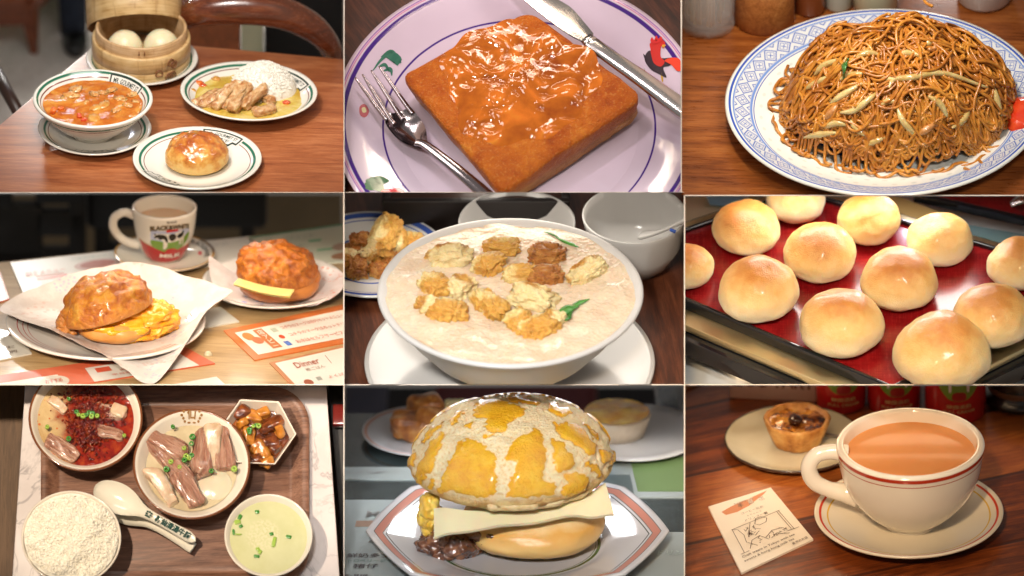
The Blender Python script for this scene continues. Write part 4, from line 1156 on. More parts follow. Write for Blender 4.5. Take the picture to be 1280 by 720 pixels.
CP = [(0, 0), (.2, 0), (.21, .02), (.25, .05), (.31, .17), (.365, .36), (.39, .52), (.402, .68), (.406, .715), (.40, .735), (.375, .735), (.365, .70), (.35, .5), (.32, .3), (.24, .12), (0, .09)]
cp4 = thing(c4, 'milk_tea_cup', 'white cup printed with a black and white cow on grass above a red band', 'cup', (sl.x, sl.y, .035), extra=S(1, 1, .94))
d = ND('cup_print')
z = d.xyz()[2]; a = d.ang()
da = d.add(a, 1.48)                   # angle from the printed front
lim = d.add(.26, d.mul(d.mul(da, da), .05)); lim = d.add(lim, d.mul(da, -.03))
isfront = d.mul(d.sm(z, d.sub(lim, .006), d.add(lim, .006), 1.0, 0.0), d.m_('GREATER_THAN', d.rad(), .215))
okr = d.m_('LESS_THAN', d.m_('ABSOLUTE', da), 1.15)
gold = d.mul(d.band(d.sub(z, lim), 0.0, .012, .003), okr)
c = d.mix(d.mul(isfront, okr), (.72, .67, .58), (.38, .012, .012))
c = d.mix(gold, c, (.45, .3, .1))
M_cup4 = d.end(c, .12, coat=.4)
part(cp4, 'body', lathe(CP, 110), M_cup4)
part(cp4, 'tea', pool(lambda t: .352, .56), flat('milk_tea', (.62, .42, .26), .15, sss=.3))
part(cp4, 'handle', tube([(-.36, 0, .60), (-.50, 0, .65), (-.62, 0, .58), (-.64, 0, .44), (-.56, 0, .30), (-.44, 0, .22), (-.31, 0, .19)], [.06, .055, .055, .055, .055, .06, .07], 14, 48, flat=1.0, up=(0, 1, 0)), CW)
rz4 = lambda zz: float(np.interp(zz, [0, .05, .17, .36, .52, .68, .72], [.2, .25, .31, .365, .39, .402, .406]))
AF = R(-90) + .2
def cup_art(pts, colr, lv, spl=True):
    P = [(x, y) for x, y in pts]
    if spl: P = [(q[0], q[1]) for q in ccr([(a_, b_, 0) for a_, b_ in P], len(P) * 4)]
    g = flatshape(P, 0, 2)
    V = oncyl(g, lambda q: rz4(q) + .002 * lv, AF)
    return V, flat('ink_%02d_%02d_%02d' % tuple(int(c_ * 99) for c_ in colr), colr, .2, coat=.4)
arts = []
D = lambda x, y: ((x - 320) / 960, .70 - (y - 110) / 880)   # from the close view of the cup
arts.append(cup_art([D(80, 250), D(200, 245), D(320, 240), D(450, 245), D(575, 260), D(575, 370), D(500, 470), D(400, 520), D(300, 540), D(180, 500), D(95, 440)], (.42, .45, .6), 0))
arts.append(cup_art([D(80, 380), D(170, 375), D(300, 390), D(450, 370), D(575, 300), D(575, 380), D(500, 470), D(400, 520), D(300, 540), D(180, 500), D(95, 450)], (.14, .26, .03), 1))
arts.append(cup_art([D(115, 300), D(150, 280), D(230, 275), D(350, 280), D(470, 260), D(500, 300), D(495, 350), D(430, 380), D(300, 395), D(200, 360), D(130, 345)], (.72, .68, .6), 2))
for x0, x1, y0, y1 in ((235, 275, 370, 490), (262, 290, 370, 470), (430, 460, 350, 440), (470, 495, 340, 450)):
    arts.append(cup_art([D(x0, y0), D(x1, y0), D(x1 - 8, y1), D(x0 + 4, y1)], (.68, .62, .52), 2, False))
arts.append(cup_art([D(110, 285), D(135, 280), D(150, 300), D(175, 285), D(240, 290), D(275, 320), D(290, 380), D(270, 395), D(240, 350), D(190, 360), D(165, 335), D(125, 345), D(120, 320), D(140, 310)], (.01, .01, .01), 3))
arts.append(cup_art([D(300, 300), D(330, 280), D(375, 290), D(390, 340), D(350, 380), D(320, 370), D(298, 335)], (.01, .01, .01), 3))
arts.append(cup_art([D(420, 290), D(455, 280), D(470, 258), D(492, 265), D(490, 310), D(470, 340), D(420, 350), D(402, 320)], (.01, .01, .01), 3))
arts.append(cup_art([D(265, 228), D(410, 222), D(412, 252), D(265, 260)], (.5, .01, .015), 3, False))
arts.append(cup_art([D(260, 555), D(275, 505), D(335, 480), D(400, 500), D(415, 545), D(340, 560)], (.38, .012, .012), 3))
mats = []; bits = []
for g, mm in arts:
    if mm not in mats: mats.append(mm)
    bits.append(withmat(g, mats.index(mm)))
def cuptext(s_, cx_, cy_, wdt, hgt, colr, lv, arch=0.0, bold=.003):
    g = text(s_, .2, bold=bold, cuts=.08); V = A(g[0]); lo, hi = V.min(0), V.max(0)
    V[:, 0] = (V[:, 0] - (lo[0] + hi[0]) / 2) / (hi[0] - lo[0]) * wdt; V[:, 1] = (V[:, 1] - (lo[1] + hi[1]) / 2) / (hi[1] - lo[1]) * hgt
    V[:, 1] -= arch * V[:, 0] ** 2 
    V[:, 0] += cx_; V[:, 1] += cy_
    mm = flat('ink_%02d_%02d_%02d' % tuple(int(c_ * 99) for c_ in colr), colr, .2, coat=.4)
    if mm not in mats: mats.append(mm)
    bits.append(withmat(oncyl((V, g[1]), lambda q: rz4(q) + .002 * lv, AF), mats.index(mm)))
cuptext('BLACK&WHITE', *D(322, 196), .54, .075, (.42, .28, .1), 1, .5, .012)
cuptext('BLACK&WHITE', *D(322, 196), .53, .065, (.03, .02, .015), 3, .5, .006)
cuptext('BLACK', *D(335, 130), .13, .03, (.03, .02, .015), 2, 0, .006)
cuptext('MILK', D(335, 590)[0], .155, .27, .06, (.75, .68, .6), 3, -.4, .006)
part(cp4, 'printed_label', join(*bits), mats, smooth=False)

# left plate with wrapper and egg bun
M_red_line = glaze('red_line_glaze', (.68, .64, .6), [(1.10, 1.112, (.45, .04, .04)), (1.03, 1.04, (.45, .04, .04)), (.97, .978, (.45, .04, .04))])
lp = c4.g(132, 405, .14); lp.z = 0
LP = [(0, 0), (.6, 0), (.64, .02), (.95, .06), (1.2, .13), (1.245, .15), (1.25, .17), (1.23, .178), (1.15, .155), (.9, .09), (.65, .06), (0, .055)]
t_ = thing(c4, 'plate', 'white plate with thin red lines under the paper wrapped egg bun', 'plate', lp)
part(t_, 'dish', lathe(LP, 120), M_red_line)
WP = [  # outer edge of the wrapper, inner fold, by place and height
    ((0, 386), .24, (70, 386), .16), ((50, 357), .34, (84, 372), .20), ((105, 338), .44, (100, 362), .26), ((176, 329), .50, (150, 352), .30), ((240, 348), .38, (200, 358), .28),
    ((287, 362), .34, (235, 380), .18), ((286, 368), .32, (236, 400), .12), ((262, 385), .30, (222, 415), .12), ((235, 425), .22, (205, 430), .10), ((193, 479), .03, (182, 438), .10), ((150, 458), .19, (150, 438), .09), ((112, 434), .26, (115, 428), .09), ((60, 412), .34, (88, 410), .10)]
def wrap(cell, WP, org, cpx, zc_, nr=14, nt=150, seed=3, amp=.02, dz=0.0):
    Oo = ccr([A(cell.g(*w_[0], w_[1])) for w_ in WP], nt); Ii = ccr([A(cell.g(*w_[2], w_[3])) for w_ in WP], nt)
    C_ = A(cell.g(*cpx, zc_)); V = []
    for i in range(nr + 1):
        s_ = i / nr
        for j in range(nt):
            p_ = C_ * (1 - s_ / .45) + Ii[j] * (s_ / .45) if s_ < .45 else Ii[j] * (1 - (s_ - .45) / .55) + Oo[j] * ((s_ - .45) / .55)
            k_ = amp * fbm((p_[0] * 1, p_[1] * .7, p_[2]), 2.6, 3, seed) * min(1, s_ * 2)
            V.append(p_ - org + A((k_ * .4, k_, k_ * 1.2 + dz)))
    F_ = [(i * nt + j, i * nt + (j + 1) % nt, (i + 1) * nt + (j + 1) % nt, (i + 1) * nt + j) for i in range(nr) for j in range(nt)]
    return A(V), [f[::-1] for f in F_]
d = ND('wax_paper')
n1 = d.noise(5.0, 4, .6)
ct = d.mix(d.sm(n1, .35, .7), (.52, .46, .43), (.58, .53, .50))
pm = d.mul(d.sm(d.noise(2.4, 2, v=d.mp((1, 1, 1), loc=(3, 1, 0))), .62, .68), d.sm(d.vor(18.0), .25, .4, 1.0, 0.0))
ct = d.mix(d.mul(pm, .5), ct, (.28, .22, .42))
pm2 = d.mul(d.sm(d.noise(2.0, 2, v=d.mp((1, 1, 1), loc=(9, 4, 2))), .62, .68), d.sm(d.vor(13.0), .25, .4, 1.0, 0.0))
ct = d.mix(d.mul(pm2, .4), ct, (.50, .24, .18))
M_wax = d.end(ct, .4, d.bump(d.noise(3.0, 4, .6), .35, .04), spec=.3)
org = A((lp.x, lp.y, 0))
solo(c4, 'paper_wrapper', wrap(c4, WP, org, (150, 405), .09), M_wax, 'white waxed paper wrapper standing up around the scrambled egg bun', 'wrapper', tuple(org))
eb = c4.g(143, 415, .12); eb.z = .10
egg = thing(c4, 'egg_bun', 'split glazed bun filled with folded scrambled egg in the paper wrapper', 'filled bun', eb)
d = ND('pineapple_crust')
n1 = d.noise(4.2, 6, .65, .4); n2 = d.noise(16, 5, .6); z = d.xyz()[2]
cb = d.ramp(d.add(d.mul(n1, .7), d.mul(n2, .3)), [(.2, (.16, .026, .003)), (.4, (.38, .095, .006)), (.58, (.56, .21, .016)), (.78, (.70, .38, .06))])
cb = d.mix(d.sm(z, .02, .16, .8, 0.0), cb, (.5, .2, .05))
M_pine = d.end(cb, .3, d.bump(d.add(n1, d.mul(n2, .5)), .8, .05), coat=.25, coatr=.12, sss=.1, sscale=.06)
def crackbun(R0, H, seed, amp=.09, sub=5, yb=.95):
    V, F_ = ico(sub); out = np.empty_like(V)
    for i, v in enumerate(V):
        if v[2] > 0:
            f_ = fbm(v, 3.0, 4, seed); rdg = .35 - abs(fbm(v, 2.6, 2, seed + 5)) 
            k = 1 + amp * (f_ * .6 + rdg * .9) * min(1, v[2] * 3)
            out[i] = (v[0] * R0 * k, v[1] * R0 * yb * k, v[2] ** .92 * H * k)
        else: out[i] = (v[0] * R0 * (1 - .05 * abs(v[2])), v[1] * R0 * yb, -abs(v[2]) ** .7 * H * .12)
    out[:, 2] += H * .12
    return out, F_
q = c4.g(140, 393, .40) - eb
part(egg, 'bottom_half', blob(.50, .44, .20, .06, 1.5, 3, 4, flat=.8), ramped('soft_bun', 3, [(.3, (.5, .2, .04)), (.7, (.6, .3, .08))], .4, .15, sss=.2, sscale=.05), (.02, -.05, -.02))
part(egg, 'top_half', crackbun(.57, .50, 4.4, .16), M_pine, (q.x - .02, q.y + .06, .24), Ry(R(-17)) @ Rx(R(-8)))
d = ND('scrambled_egg')
n1 = d.noise(4, 5, .6, .8); n2 = d.noise(13, 4)
M_egg = d.end(d.ramp(n1, [(.2, (.82, .27, .006)), (.5, (.88, .38, .015)), (.8, (.90, .50, .06))]), .22, d.bump(d.add(n1, d.mul(n2, .4)), .5, .05), coat=.5, coatr=.1, sss=.3, sscale=.06)
for k, (px, py, zz, rx_, ry_, rz_, a_) in enumerate(((150, 404, .3, .42, .28, .12, .1), (178, 392, .36, .36, .3, .14, .3), (200, 393, .32, .22, .22, .14, .8), (165, 412, .2, .26, .22, .13, -.2), (190, 407, .22, .28, .2, .12, .5), (146, 420, .12, .13, .12, .09, 0), (207, 402, .2, .18, .16, .12, .9), (120, 404, .28, .2, .14, .07, 0))):
    q = c4.g(px, py, zz) - eb
    part(egg, 'egg_fold', blob(rx_ * 1.1, ry_ * 1.1, rz_ * 1.25, .27, 1.5, k * 2.3, 5, ridge=(k % 3 == 1), oct=3), M_egg, (q.x, q.y, zz - .1), Rz(a_) @ Ry(.2 * math.sin(k)))
q = c4.g(84, 409, .2) - eb
part(egg, 'crust_piece', blob(.15, .12, .11, .5, 2, 9, 4), M_pine, (q.x, q.y, .1))
q = c4.g(79, 400, .3) - eb
part(egg, 'crust_piece', blob(.09, .1, .1, .5, 2, 19, 3), M_pine, (q.x, q.y, .2))

# right plate
rp4 = c4.g(342.6, 352.5, .12); rp4.z = 0
t_ = thing(c4, 'plate', 'white plate with paper liner under the crackled brown bun on the right', 'plate', rp4)
part(t_, 'dish', lathe([(r * .72, z * .8) for r, z in LP], 110), flat('plain_glaze', (.70, .66, .62), .15, coat=.4))
d = ND('printed_liner')
n1 = d.noise(5.0, 4, .6)
ct = d.mix(d.sm(n1, .35, .7), (.66, .57, .55), (.72, .65, .64))
def marks(ct, off, colr, sc_):
    m_ = d.mul(d.sm(d.noise(1.7, 1, v=d.mp(loc=off)), .55, .6), d.sm(d.vor(sc_, v=d.mp((1, 2.2, 1), loc=off)), .22, .3, 1.0, 0.0))
    return d.mix(m_, ct, colr)
ct = marks(ct, (1, 2, 0), (.12, .16, .6), 11); ct = marks(ct, (4, 7, 0), (.7, .25, .15), 12)
M_liner = d.end(ct, .4, d.bump(d.noise(3.0, 4), .3, .03))
WR = [((262, 319), .34, (300, 350), .09), ((285, 338), .16, (310, 345), .09), ((340, 322), .16, (340, 340), .09), ((385, 326), .25, (370, 345), .09), ((428, 342), .18, (390, 352), .09), ((425, 366), .16, (385, 362), .09), ((395, 380), .13, (368, 372), .09), ((345, 384), .11, (340, 376), .09), ((300, 380), .11, (310, 370), .09), ((268, 362), .16, (292, 362), .09)]
o5 = A((rp4.x, rp4.y, 0))
solo(c4, 'paper_liner', wrap(c4, WR, o5, (342, 360), .085, seed=8, amp=.03), M_liner, 'white paper liner with blue and orange printing under the cheese bun', 'paper liner', tuple(o5))
cb4 = c4.g(347, 368, .1); cb4.z = .1
ch = thing(c4, 'cheese_bun', 'crackled brown glazed bun with a slice of pale cheese sticking out', 'filled bun', cb4)
part(ch, 'bottom_half', blob(.50, .44, .22, .05, 1.5, 7, 4, flat=.7), ramped('brown_bun', 3, [(.3, (.34, .09, .012)), (.7, (.48, .17, .03))], .3, .2, coat=.3), (.02, .0, 0))
q = c4.g(342, 345, .4) - cb4
d = ND('caramel_crust')
n1 = d.noise(5.0, 6, .65, .4); n2 = d.noise(18, 5, .6)
cb = d.ramp(d.add(d.mul(n1, .65), d.mul(n2, .35)), [(.25, (.14, .026, .002)), (.45, (.34, .085, .006)), (.6, (.48, .15, .010)), (.78, (.58, .25, .03))])
M_car4 = d.end(cb, .3, d.bump(d.add(n1, d.mul(n2, .5)), .7, .05), coat=.25, coatr=.12)
part(ch, 'top_half', crackbun(.50, .42, 8.1, .26), M_car4, (-.02, .02, .2), Ry(R(3)))
part(ch, 'bun_side', blob(.33, .3, .20, .05, 1.5, 17, 4), M_car4, (.21, .05, .22))
cs_ = [(293, 351), (300, 344), (368, 362), (362, 370)]
def chz(u, v):
    a0 = A(c4.g(*zc(868, 342), .50)); a1 = A(c4.g(*zc(1078, 390), .44)); b0 = A(c4.g(*zc(888, 320), .48)); b1 = A(c4.g(*zc(1097, 362), .42))
    p_ = (a0 * (1 - u) + a1 * u) * (1 - v) + (b0 * (1 - u) + b1 * u) * v - A(cb4); p_[2] += .03 * math.sin(u * 3.1) * -1; return p_
g1 = sheet(12, 4, chz); g2 = (g1[0] - A((0, 0, .02)), [f[::-1] for f in g1[1]])
part(ch, 'cheese_slice', join(g1, g2), flat('pale_cheese', (.78, .6, .22), .3, sss=.3, sscale=.05))

# ================================================================ compartment 5: congee
c5 = Cell(430.4, 855, 240.3, 480.4, 34, -.3, '')
M_tab5 = wood('dark_red_wood', (.035, .009, .004), (.095, .026, .010), (.17, .055, .024), 1.45, .9, .35, coat=.2)
solo(c5, 'dark_wood_table', prism([(-3, -1), (3, -1), (3, 9), (-3, 9)], -.2, 0), M_tab5, 'dark reddish brown wooden table under the congee bowl', 'table', smooth=False)
W5 = flat('porcelain_white', (.49, .48, .465), .14, coat=.15)
zf = lambda x, y: (426 + x / 2.977, 240 + y / 2.977)
q = c5.g(637, 458, .12); q.z = 0
t_ = thing(c5, 'plate', 'plain white plate directly under the congee bowl', 'plate', q)
part(t_, 'dish', lathe([(0, 0), (.9, 0), (.95, .03), (1.4, .07), (1.75, .14), (1.82, .17), (1.81, .195), (1.76, .19), (1.4, .12), (1.0, .08), (0, .075)], 140), W5)
bq = c5.g(638, 367, 1.12); bq.z = .075
bw = thing(c5, 'congee_bowl', 'large round white bowl filled with rice congee', 'bowl', bq)
BP = [(0, 0), (.72, 0), (.74, .06), (.80, .09), (1.05, .3), (1.32, .62), (1.52, .9), (1.62, 1.0), (1.655, 1.02), (1.665, 1.045), (1.65, 1.07), (1.61, 1.075), (1.56, 1.04), (1.45, .92), (1.2, .6), (.8, .25), (0, .15)]
part(bw, 'bowl_body', lathe(BP, 160), flat('satin_porcelain', (.58, .57, .56), .38))
co5 = thing(c5, 'congee', 'creamy rice congee topped with torn fried dough pieces and green leaves', 'congee', (bq.x, bq.y, .075 + 1.035))
d = ND('rice_congee')
n1 = d.noise(3.0, 4, .6); n2 = d.vor(22, 'SMOOTH_F1'); n3 = d.noise(16, 5, .6)
cb = d.mix(d.sm(n1, .3, .7), (.68, .52, .37), (.74, .60, .44))
cb = d.mix(d.sm(n2, .05, .3, .5, 0.0), cb, (.84, .75, .62))
M_con = d.end(cb, .16, d.bump(d.add(d.mul(n2, -.9), d.mul(n3, .5)), .45, .035), sss=.25, sscale=.06, coat=.35, coatr=.08)
part(co5, 'porridge', pool(lambda t: 1.575 + .006 * math.sin(9 * t), 0, 60, 140, .03, 2.4, 5, .01), M_con)
def dough(name, stops, other, b=.8):
    d = ND(name); n1 = d.noise(3.5, 5, .6, .5); n2 = d.noise(15, 5, .65); z = d.xyz()[2]
    skin = d.sm(d.noise(1.6, 2, v=d.mp(loc=(len(name) % 7, 0, 0))), .46, .54)
    cc = d.mix(d.mul(skin, 1.0), d.ramp(d.add(d.mul(n1, .6), d.mul(n2, .4)), stops), d.ramp(d.add(d.mul(n1, .4), d.mul(n2, .6)), other))
    return d.end(cc, .42, d.bump(d.add(n1, d.mul(n2, .8)), b, .04), coat=.15, sss=.15, sscale=.05)
M_dg = dough('fried_dough_gold', [(.3, (.30, .10, .012)), (.45, (.52, .24, .035)), (.6, (.66, .38, .08)), (.75, (.74, .52, .2))], [(.3, (.78, .56, .24)), (.7, (.86, .74, .42))])
M_dp = dough('fried_dough_pale', [(.3, (.54, .27, .05)), (.42, (.74, .50, .17)), (.58, (.84, .68, .32)), (.75, (.86, .77, .46))], [(.3, (.56, .25, .035)), (.7, (.76, .44, .09))])
M_db = dough('fried_dough_brown', [(.3, (.22, .06, .01)), (.45, (.40, .14, .02)), (.6, (.54, .24, .05)), (.75, (.66, .4, .14))], [(.3, (.5, .22, .04)), (.7, (.74, .48, .16))])
def crouton(L, W_, H, seed, hol=.35):
    V, F_ = ico(5); Wv = np.sign(V) * np.abs(V) ** .72; out = np.empty_like(V)
    for i, v in enumerate(Wv):
        f_ = fbm(V[i], 1.5, 5, seed); c_ = abs(fbm(V[i], 2.3, 3, seed + 9))
        h_ = max(0, .22 - abs(fbm(V[i], 3.6, 2, seed + 31))); k = 1 + .24 * f_ - hol * max(0, .30 - c_) * 1.5 - .5 * h_
        out[i] = (v[0] * L / 2 * k, v[1] * W_ / 2 * k, v[2] * H / 2 * k)
    return out, F_
CR = [((410, 238), .60, .30, .30, .1, M_dg), ((552, 268), .50, .32, .30, .6, M_dp), ((600, 200), .52, .24, .22, -.1, M_dp), ((766, 228), .52, .30, .26, .05, M_db), ((760, 312), .34, .40, .28, 1.3, M_db), ((662, 305), .26, .40, .26, 1.2, M_dp), ((915, 292), .62, .28, .28, .5, M_dg),
      ((352, 345), .44, .36, .28, .4, M_dp), ((440, 352), .42, .36, .26, -.5, M_dg), ((398, 440), .56, .34, .30, -.1, M_dp), ((330, 420), .30, .30, .26, .9, M_dg), ((560, 420), .36, .56, .28, .3, M_dp), ((520, 400), .26, .3, .24, .3, M_dp), ((712, 395), .68, .34, .34, -.15, M_dg), ((668, 480), .40, .34, .26, .4, M_dp), ((740, 500), .58, .34, .32, .35, M_dp), ((790, 470), .30, .28, .2, .9, M_dg)]
for k, ((zx, zy), L, W_, H, a_, mm) in enumerate(CR):
    px, py = zf(zx, zy); q = c5.g(px, py, 1.11 + .06)
    part(co5, 'fried_dough_piece', crouton(L * .95, W_ * 1.15, H, k * 1.7 + 3), mm, (q.x - bq.x, q.y - bq.y, .035), Rz(a_ * 1.4) @ Ry(.12 * math.sin(k * 3)))
M_gr5 = ramped('green_leaf', 9, [(.3, (.02, .14, .015)), (.7, (.08, .3, .05))], .2, coat=.6)
def leaf5(pts, wd, zz=1.13):
    P = [A(c5.g(*zf(*p_), zz)) - A((bq.x, bq.y, .075 + 1.035)) for p_ in pts]
    part(co5, 'green_leaf', tube(P, [wd * .2, wd, wd * 1.1, wd * .2], 8, 20, flat=.35), M_gr5)
leaf5([(800, 168), (830, 182), (860, 194), (886, 206)], .035)
leaf5([(755, 148), (785, 156), (815, 172)], .02)
leaf5([(815, 474), (828, 448), (850, 432), (885, 424)], .075, 1.15); leaf5([(850, 440), (880, 415), (925, 398)], .04, 1.14); leaf5([(822, 470), (838, 470), (858, 448)], .05, 1.14)
# side plate with fried dough
q = c5.g(464, 322, .12); q.z = 0
t_ = thing(c5, 'blue_rimmed_plate', 'white side plate with blue patterned rim holding torn fried dough', 'plate', q)
part(t_, 'dish', lathe([(0, 0), (.45, 0), (.5, .03), (.75, .07), (.93, .14), (.96, .16), (.95, .178), (.9, .17), (.75, .12), (.55, .08), (0, .075)], 110), glaze('blue_rim_glaze', (.68, .68, .66), [(.85, .925, (.04, .09, .36), .008), (.80, .815, (.06, .12, .42), .004), (.5, .53, (.06, .12, .42), .006)]))
fd = thing(c5, 'fried_dough', 'pile of torn golden fried dough sticks on the blue rimmed side plate', 'fried dough', (q.x, q.y, .08))
for k, (zx, zy, zz, L, W_, H, mm, tl) in enumerate(((80, 195, .25, .34, .3, .3, M_db, 0), (165, 150, .45, .16, .4, .5, M_dp, 1.0), (200, 170, .35, .26, .3, .4, M_dp, .7), (55, 240, .15, .4, .34, .3, M_db, 0), (110, 235, .2, .36, .3, .3, M_dg, .2), (60, 290, .12, .38, .3, .3, M_db, .1), (255, 195, .2, .36, .3, .3, M_dp, 0), (190, 250, .1, .3, .3, .24, M_db, 0), (140, 300, .1, .24, .26, .22, M_db, .4), (15, 260, .15, .4, .34, .34, M_dg, 0), (150, 210, .28, .2, .3, .34, M_dg, .9))):
    p_ = c5.g(*zf(zx, zy), zz) - q
    part(fd, 'dough_piece', crouton(L, W_, H, k * 2.1 + 30), mm, (p_.x, p_.y, max(.06, zz - .08)), Rz(k) @ Ry(tl))
# tea bowl right
q = c5.g(793, 268, .78); q.z = 0
t_ = thing(c5, 'small_bowl', 'empty white bowl on the right behind the congee', 'bowl', q)
part(t_, 'bowl_body', lathe([(0, 0), (.34, 0), (.36, .05), (.46, .12), (.58, .35), (.64, .7), (.655, .77), (.65, .785), (.63, .78), (.6, .68), (.54, .35), (.4, .15), (0, .1)], 110, rf=lambda t: 1.0), W5)
sp5 = thing(c5, 'soup_spoon', 'white china spoon with small blue flowers leaning in the small bowl', 'spoon', (q.x, q.y, 0))
S5 = lambda zx, zy, z_: A(c5.g(*zf(zx, zy), z_)) - A((q.x, q.y, 0))
part(sp5, 'handle', tube([S5(1130, 160, .55), S5(1180, 150, .70), S5(1230, 130, .86), S5(1290, 100, .98)], [.12, .07, .06, .09], 14, 26, flat=.4), W5)
part(sp5, 'flower', tube([S5(1225, 140, .93), S5(1245, 148, .90)], [.02, .025], 8), flat('blue_ink5', (.05, .12, .5), .2))
# bowl behind
q = c5.g(646, 278, .5); q.z = 0
t_ = thing(c5, 'saucer_bowl', 'shallow white bowl half hidden behind the congee bowl', 'bowl', q)
part(t_, 'bowl_body', lathe([(0, 0), (.4, 0), (.42, .04), (.6, .2), (.72, .46), (.735, .5), (.725, .51), (.7, .49), (.6, .28), (.4, .1), (0, .08)], 96), W5)
# tray with cup at the back
T5 = flat('black_lacquer', (.012, .008, .007), .5)
def bk5(px0, py0, px1, py1, y):
    z1 = ((360 - py0) / 100 - c5.v0 - y * c5.sn) / c5.cs; z0 = max(0, ((360 - py1) / 100 - c5.v0 - y * c5.sn) / c5.cs)
    return ((px0 + px1) / 2 - 640) / 100 - c5.u0, z0, z1, (px1 - px0) / 100
y5 = 3.35
x_, z0, z1, w_ = bk5(478, 252, 712, 276, y5)
bx = thing(c5, 'black_tray', 'black lacquered box tray along the back of the table', 'tray', (x_, y5, 0))
part(bx, 'front_board', box(w_, .1, max(z1, .2), .02), T5, (0, .05, 0))
part(bx, 'tray_floor', box(w_ - .02, 1.4, .08, .01), flat('brown_lacquer', (.05, .02, .012), .5), (0, .81, max(z1, .2) - .13))
for sx in (-1, 1): part(bx, 'side_board', box(.1, 1.4, max(z1, .2), .02), T5, (sx * (w_ / 2 - .05), .81, 0))
zt = max(z1, .2) - .05
for k, (px, py, rr, lb) in enumerate(((531, 248, .285, 'white cup standing on the black tray at the top left'), (608, 240, .12, 'small pale jar on the black tray, middle of the three'), (664, 238, .12, 'small grey jar on the black tray, rightmost of the three'))):
    q = c5.g(px, py, zt); 
    t_ = thing(c5, 'cup', lb, 'cup', (q.x, y5 + .55, zt))
    part(t_, 'cup_body', lathe([(0, 0), (rr * .85, 0), (rr, .05), (rr * 1.03, .6), (rr * .95, .6), (rr * .9, .08), (0, .06)], 48), W5 if k == 0 else flat('grey_jar', (.3, .28, .26), .3))
solo(c5, 'wall', sheet(1, 1, lambda u, v: (-3 + 6 * u, 8.9, -1 + 6 * v)), flat('dark_wall', (.06, .025, .015), .7), kind='structure', smooth=False)

# ================================================================ compartment 6: tray of round buns
c6 = Cell(856.2, 1280, 244.8, 480.4, 38, -.3, 'R')
zs = lambda x, y: (850 + x / 2.977, 240 + y / 2.977)
G6 = lambda x, y, z=0: c6.g(*zs(x, y), z)
solo(c6, 'counter_top', sheet(1, 1, lambda u, v: (-3 + 9 * u, -1 + 10 * v, -.7)), ramped('pale_counter', 2, [(.3, (.52, .55, .56)), (.7, (.60, .62, .62))], .25, .03), kind='structure', smooth=False)
TZ = 0.0
BLK6 = flat('black_rim_lacquer', (.008, .009, .012), .15, coat=.6)
d = ND('red_lacquer')
x, y, z = d.xyz()[:3]
sc1_ = d.noise(1.0, 3, .8, v=d.mp((2, 60, 1), (0, 0, .5))); sc2_ = d.noise(1.0, 3, .8, v=d.mp((60, 2, 1), (0, 0, .5)))
sm_ = d.noise(2.5, 4)
cb = d.mix(d.sm(sm_, .3, .7), (.15, .003, .005), (.24, .006, .008))
cb = d.mix(d.mul(d.sm(d.add(d.mul(sc1_, .5), d.mul(sc2_, .5)), .52, .62), .4), cb, (.42, .03, .025))
M_red6 = d.end(cb, d.add(.14, d.mul(sc1_, .14)), d.bump(d.add(sc1_, sc2_), .08, .008), coat=.3, coatr=.1)
# tray corners on the table: left, far, right, near
cor = [G6(-330, 262, .0), G6(440, -2, .0), G6(1600, 335, .0), G6(790, 742, .0)]
o6 = sum(cor, Vector()) / 4; o6.z = 0
P6 = [(p.x - o6.x, p.y - o6.y) for p in cor]
def inset(P, k):
    n = len(P); out = []
    for i in range(n):
        p0, p1, p2 = Vector(P[i - 1]), Vector(P[i]), Vector(P[(i + 1) % n])
        d1 = (p1 - p0).normalized(); d2 = (p2 - p1).normalized()
        n1_ = Vector((-d1.y, d1.x)); n2_ = Vector((-d2.y, d2.x)); b = (n1_ + n2_).normalized()
        out.append(tuple(p1 + b * k / max(.3, b.dot(n1_))))
    return out
ar = sum(P6[i][0] * P6[(i + 1) % 4][1] - P6[(i + 1) % 4][0] * P6[i][1] for i in range(4))
if ar < 0: P6 = P6[::-1]
tr = thing(c6, 'bun_tray', 'red lacquered tray with black raised rim holding the round buns', 'tray', o6)
part(tr, 'tray_floor', prism(inset(P6, .03), -.10, 0), M_red6, smooth=False)
rim = []
oi = inset(P6, .0); im = inset(P6, .06)
for i in range(4):
    a_, b_ = oi[i], oi[(i + 1) % 4]; c_, d_ = im[(i + 1) % 4], im[i]
    rim.append(i)
    part(tr, 'rim', prism([a_, b_, c_, d_], -.10, .055, .02, 3), BLK6, smooth='auto')
# a gold tray and a black board under it, stepping out in front
Pg = inset(P6, -.26); Pb = inset(P6, -.46)
solo(c6, 'gold_tray', prism(Pg, -.20, -.105, .02), metal('brushed_gold', (.85, .72, .42), .28, .1), 'brushed gold tray under the red bun tray', 'tray', o6 , smooth='auto')
solo(c6, 'black_board', prism(inset(P6, -.40), -.45, -.22, .02), BLK6, 'glossy black board beneath the gold tray at the front left', 'board', o6, smooth='auto')
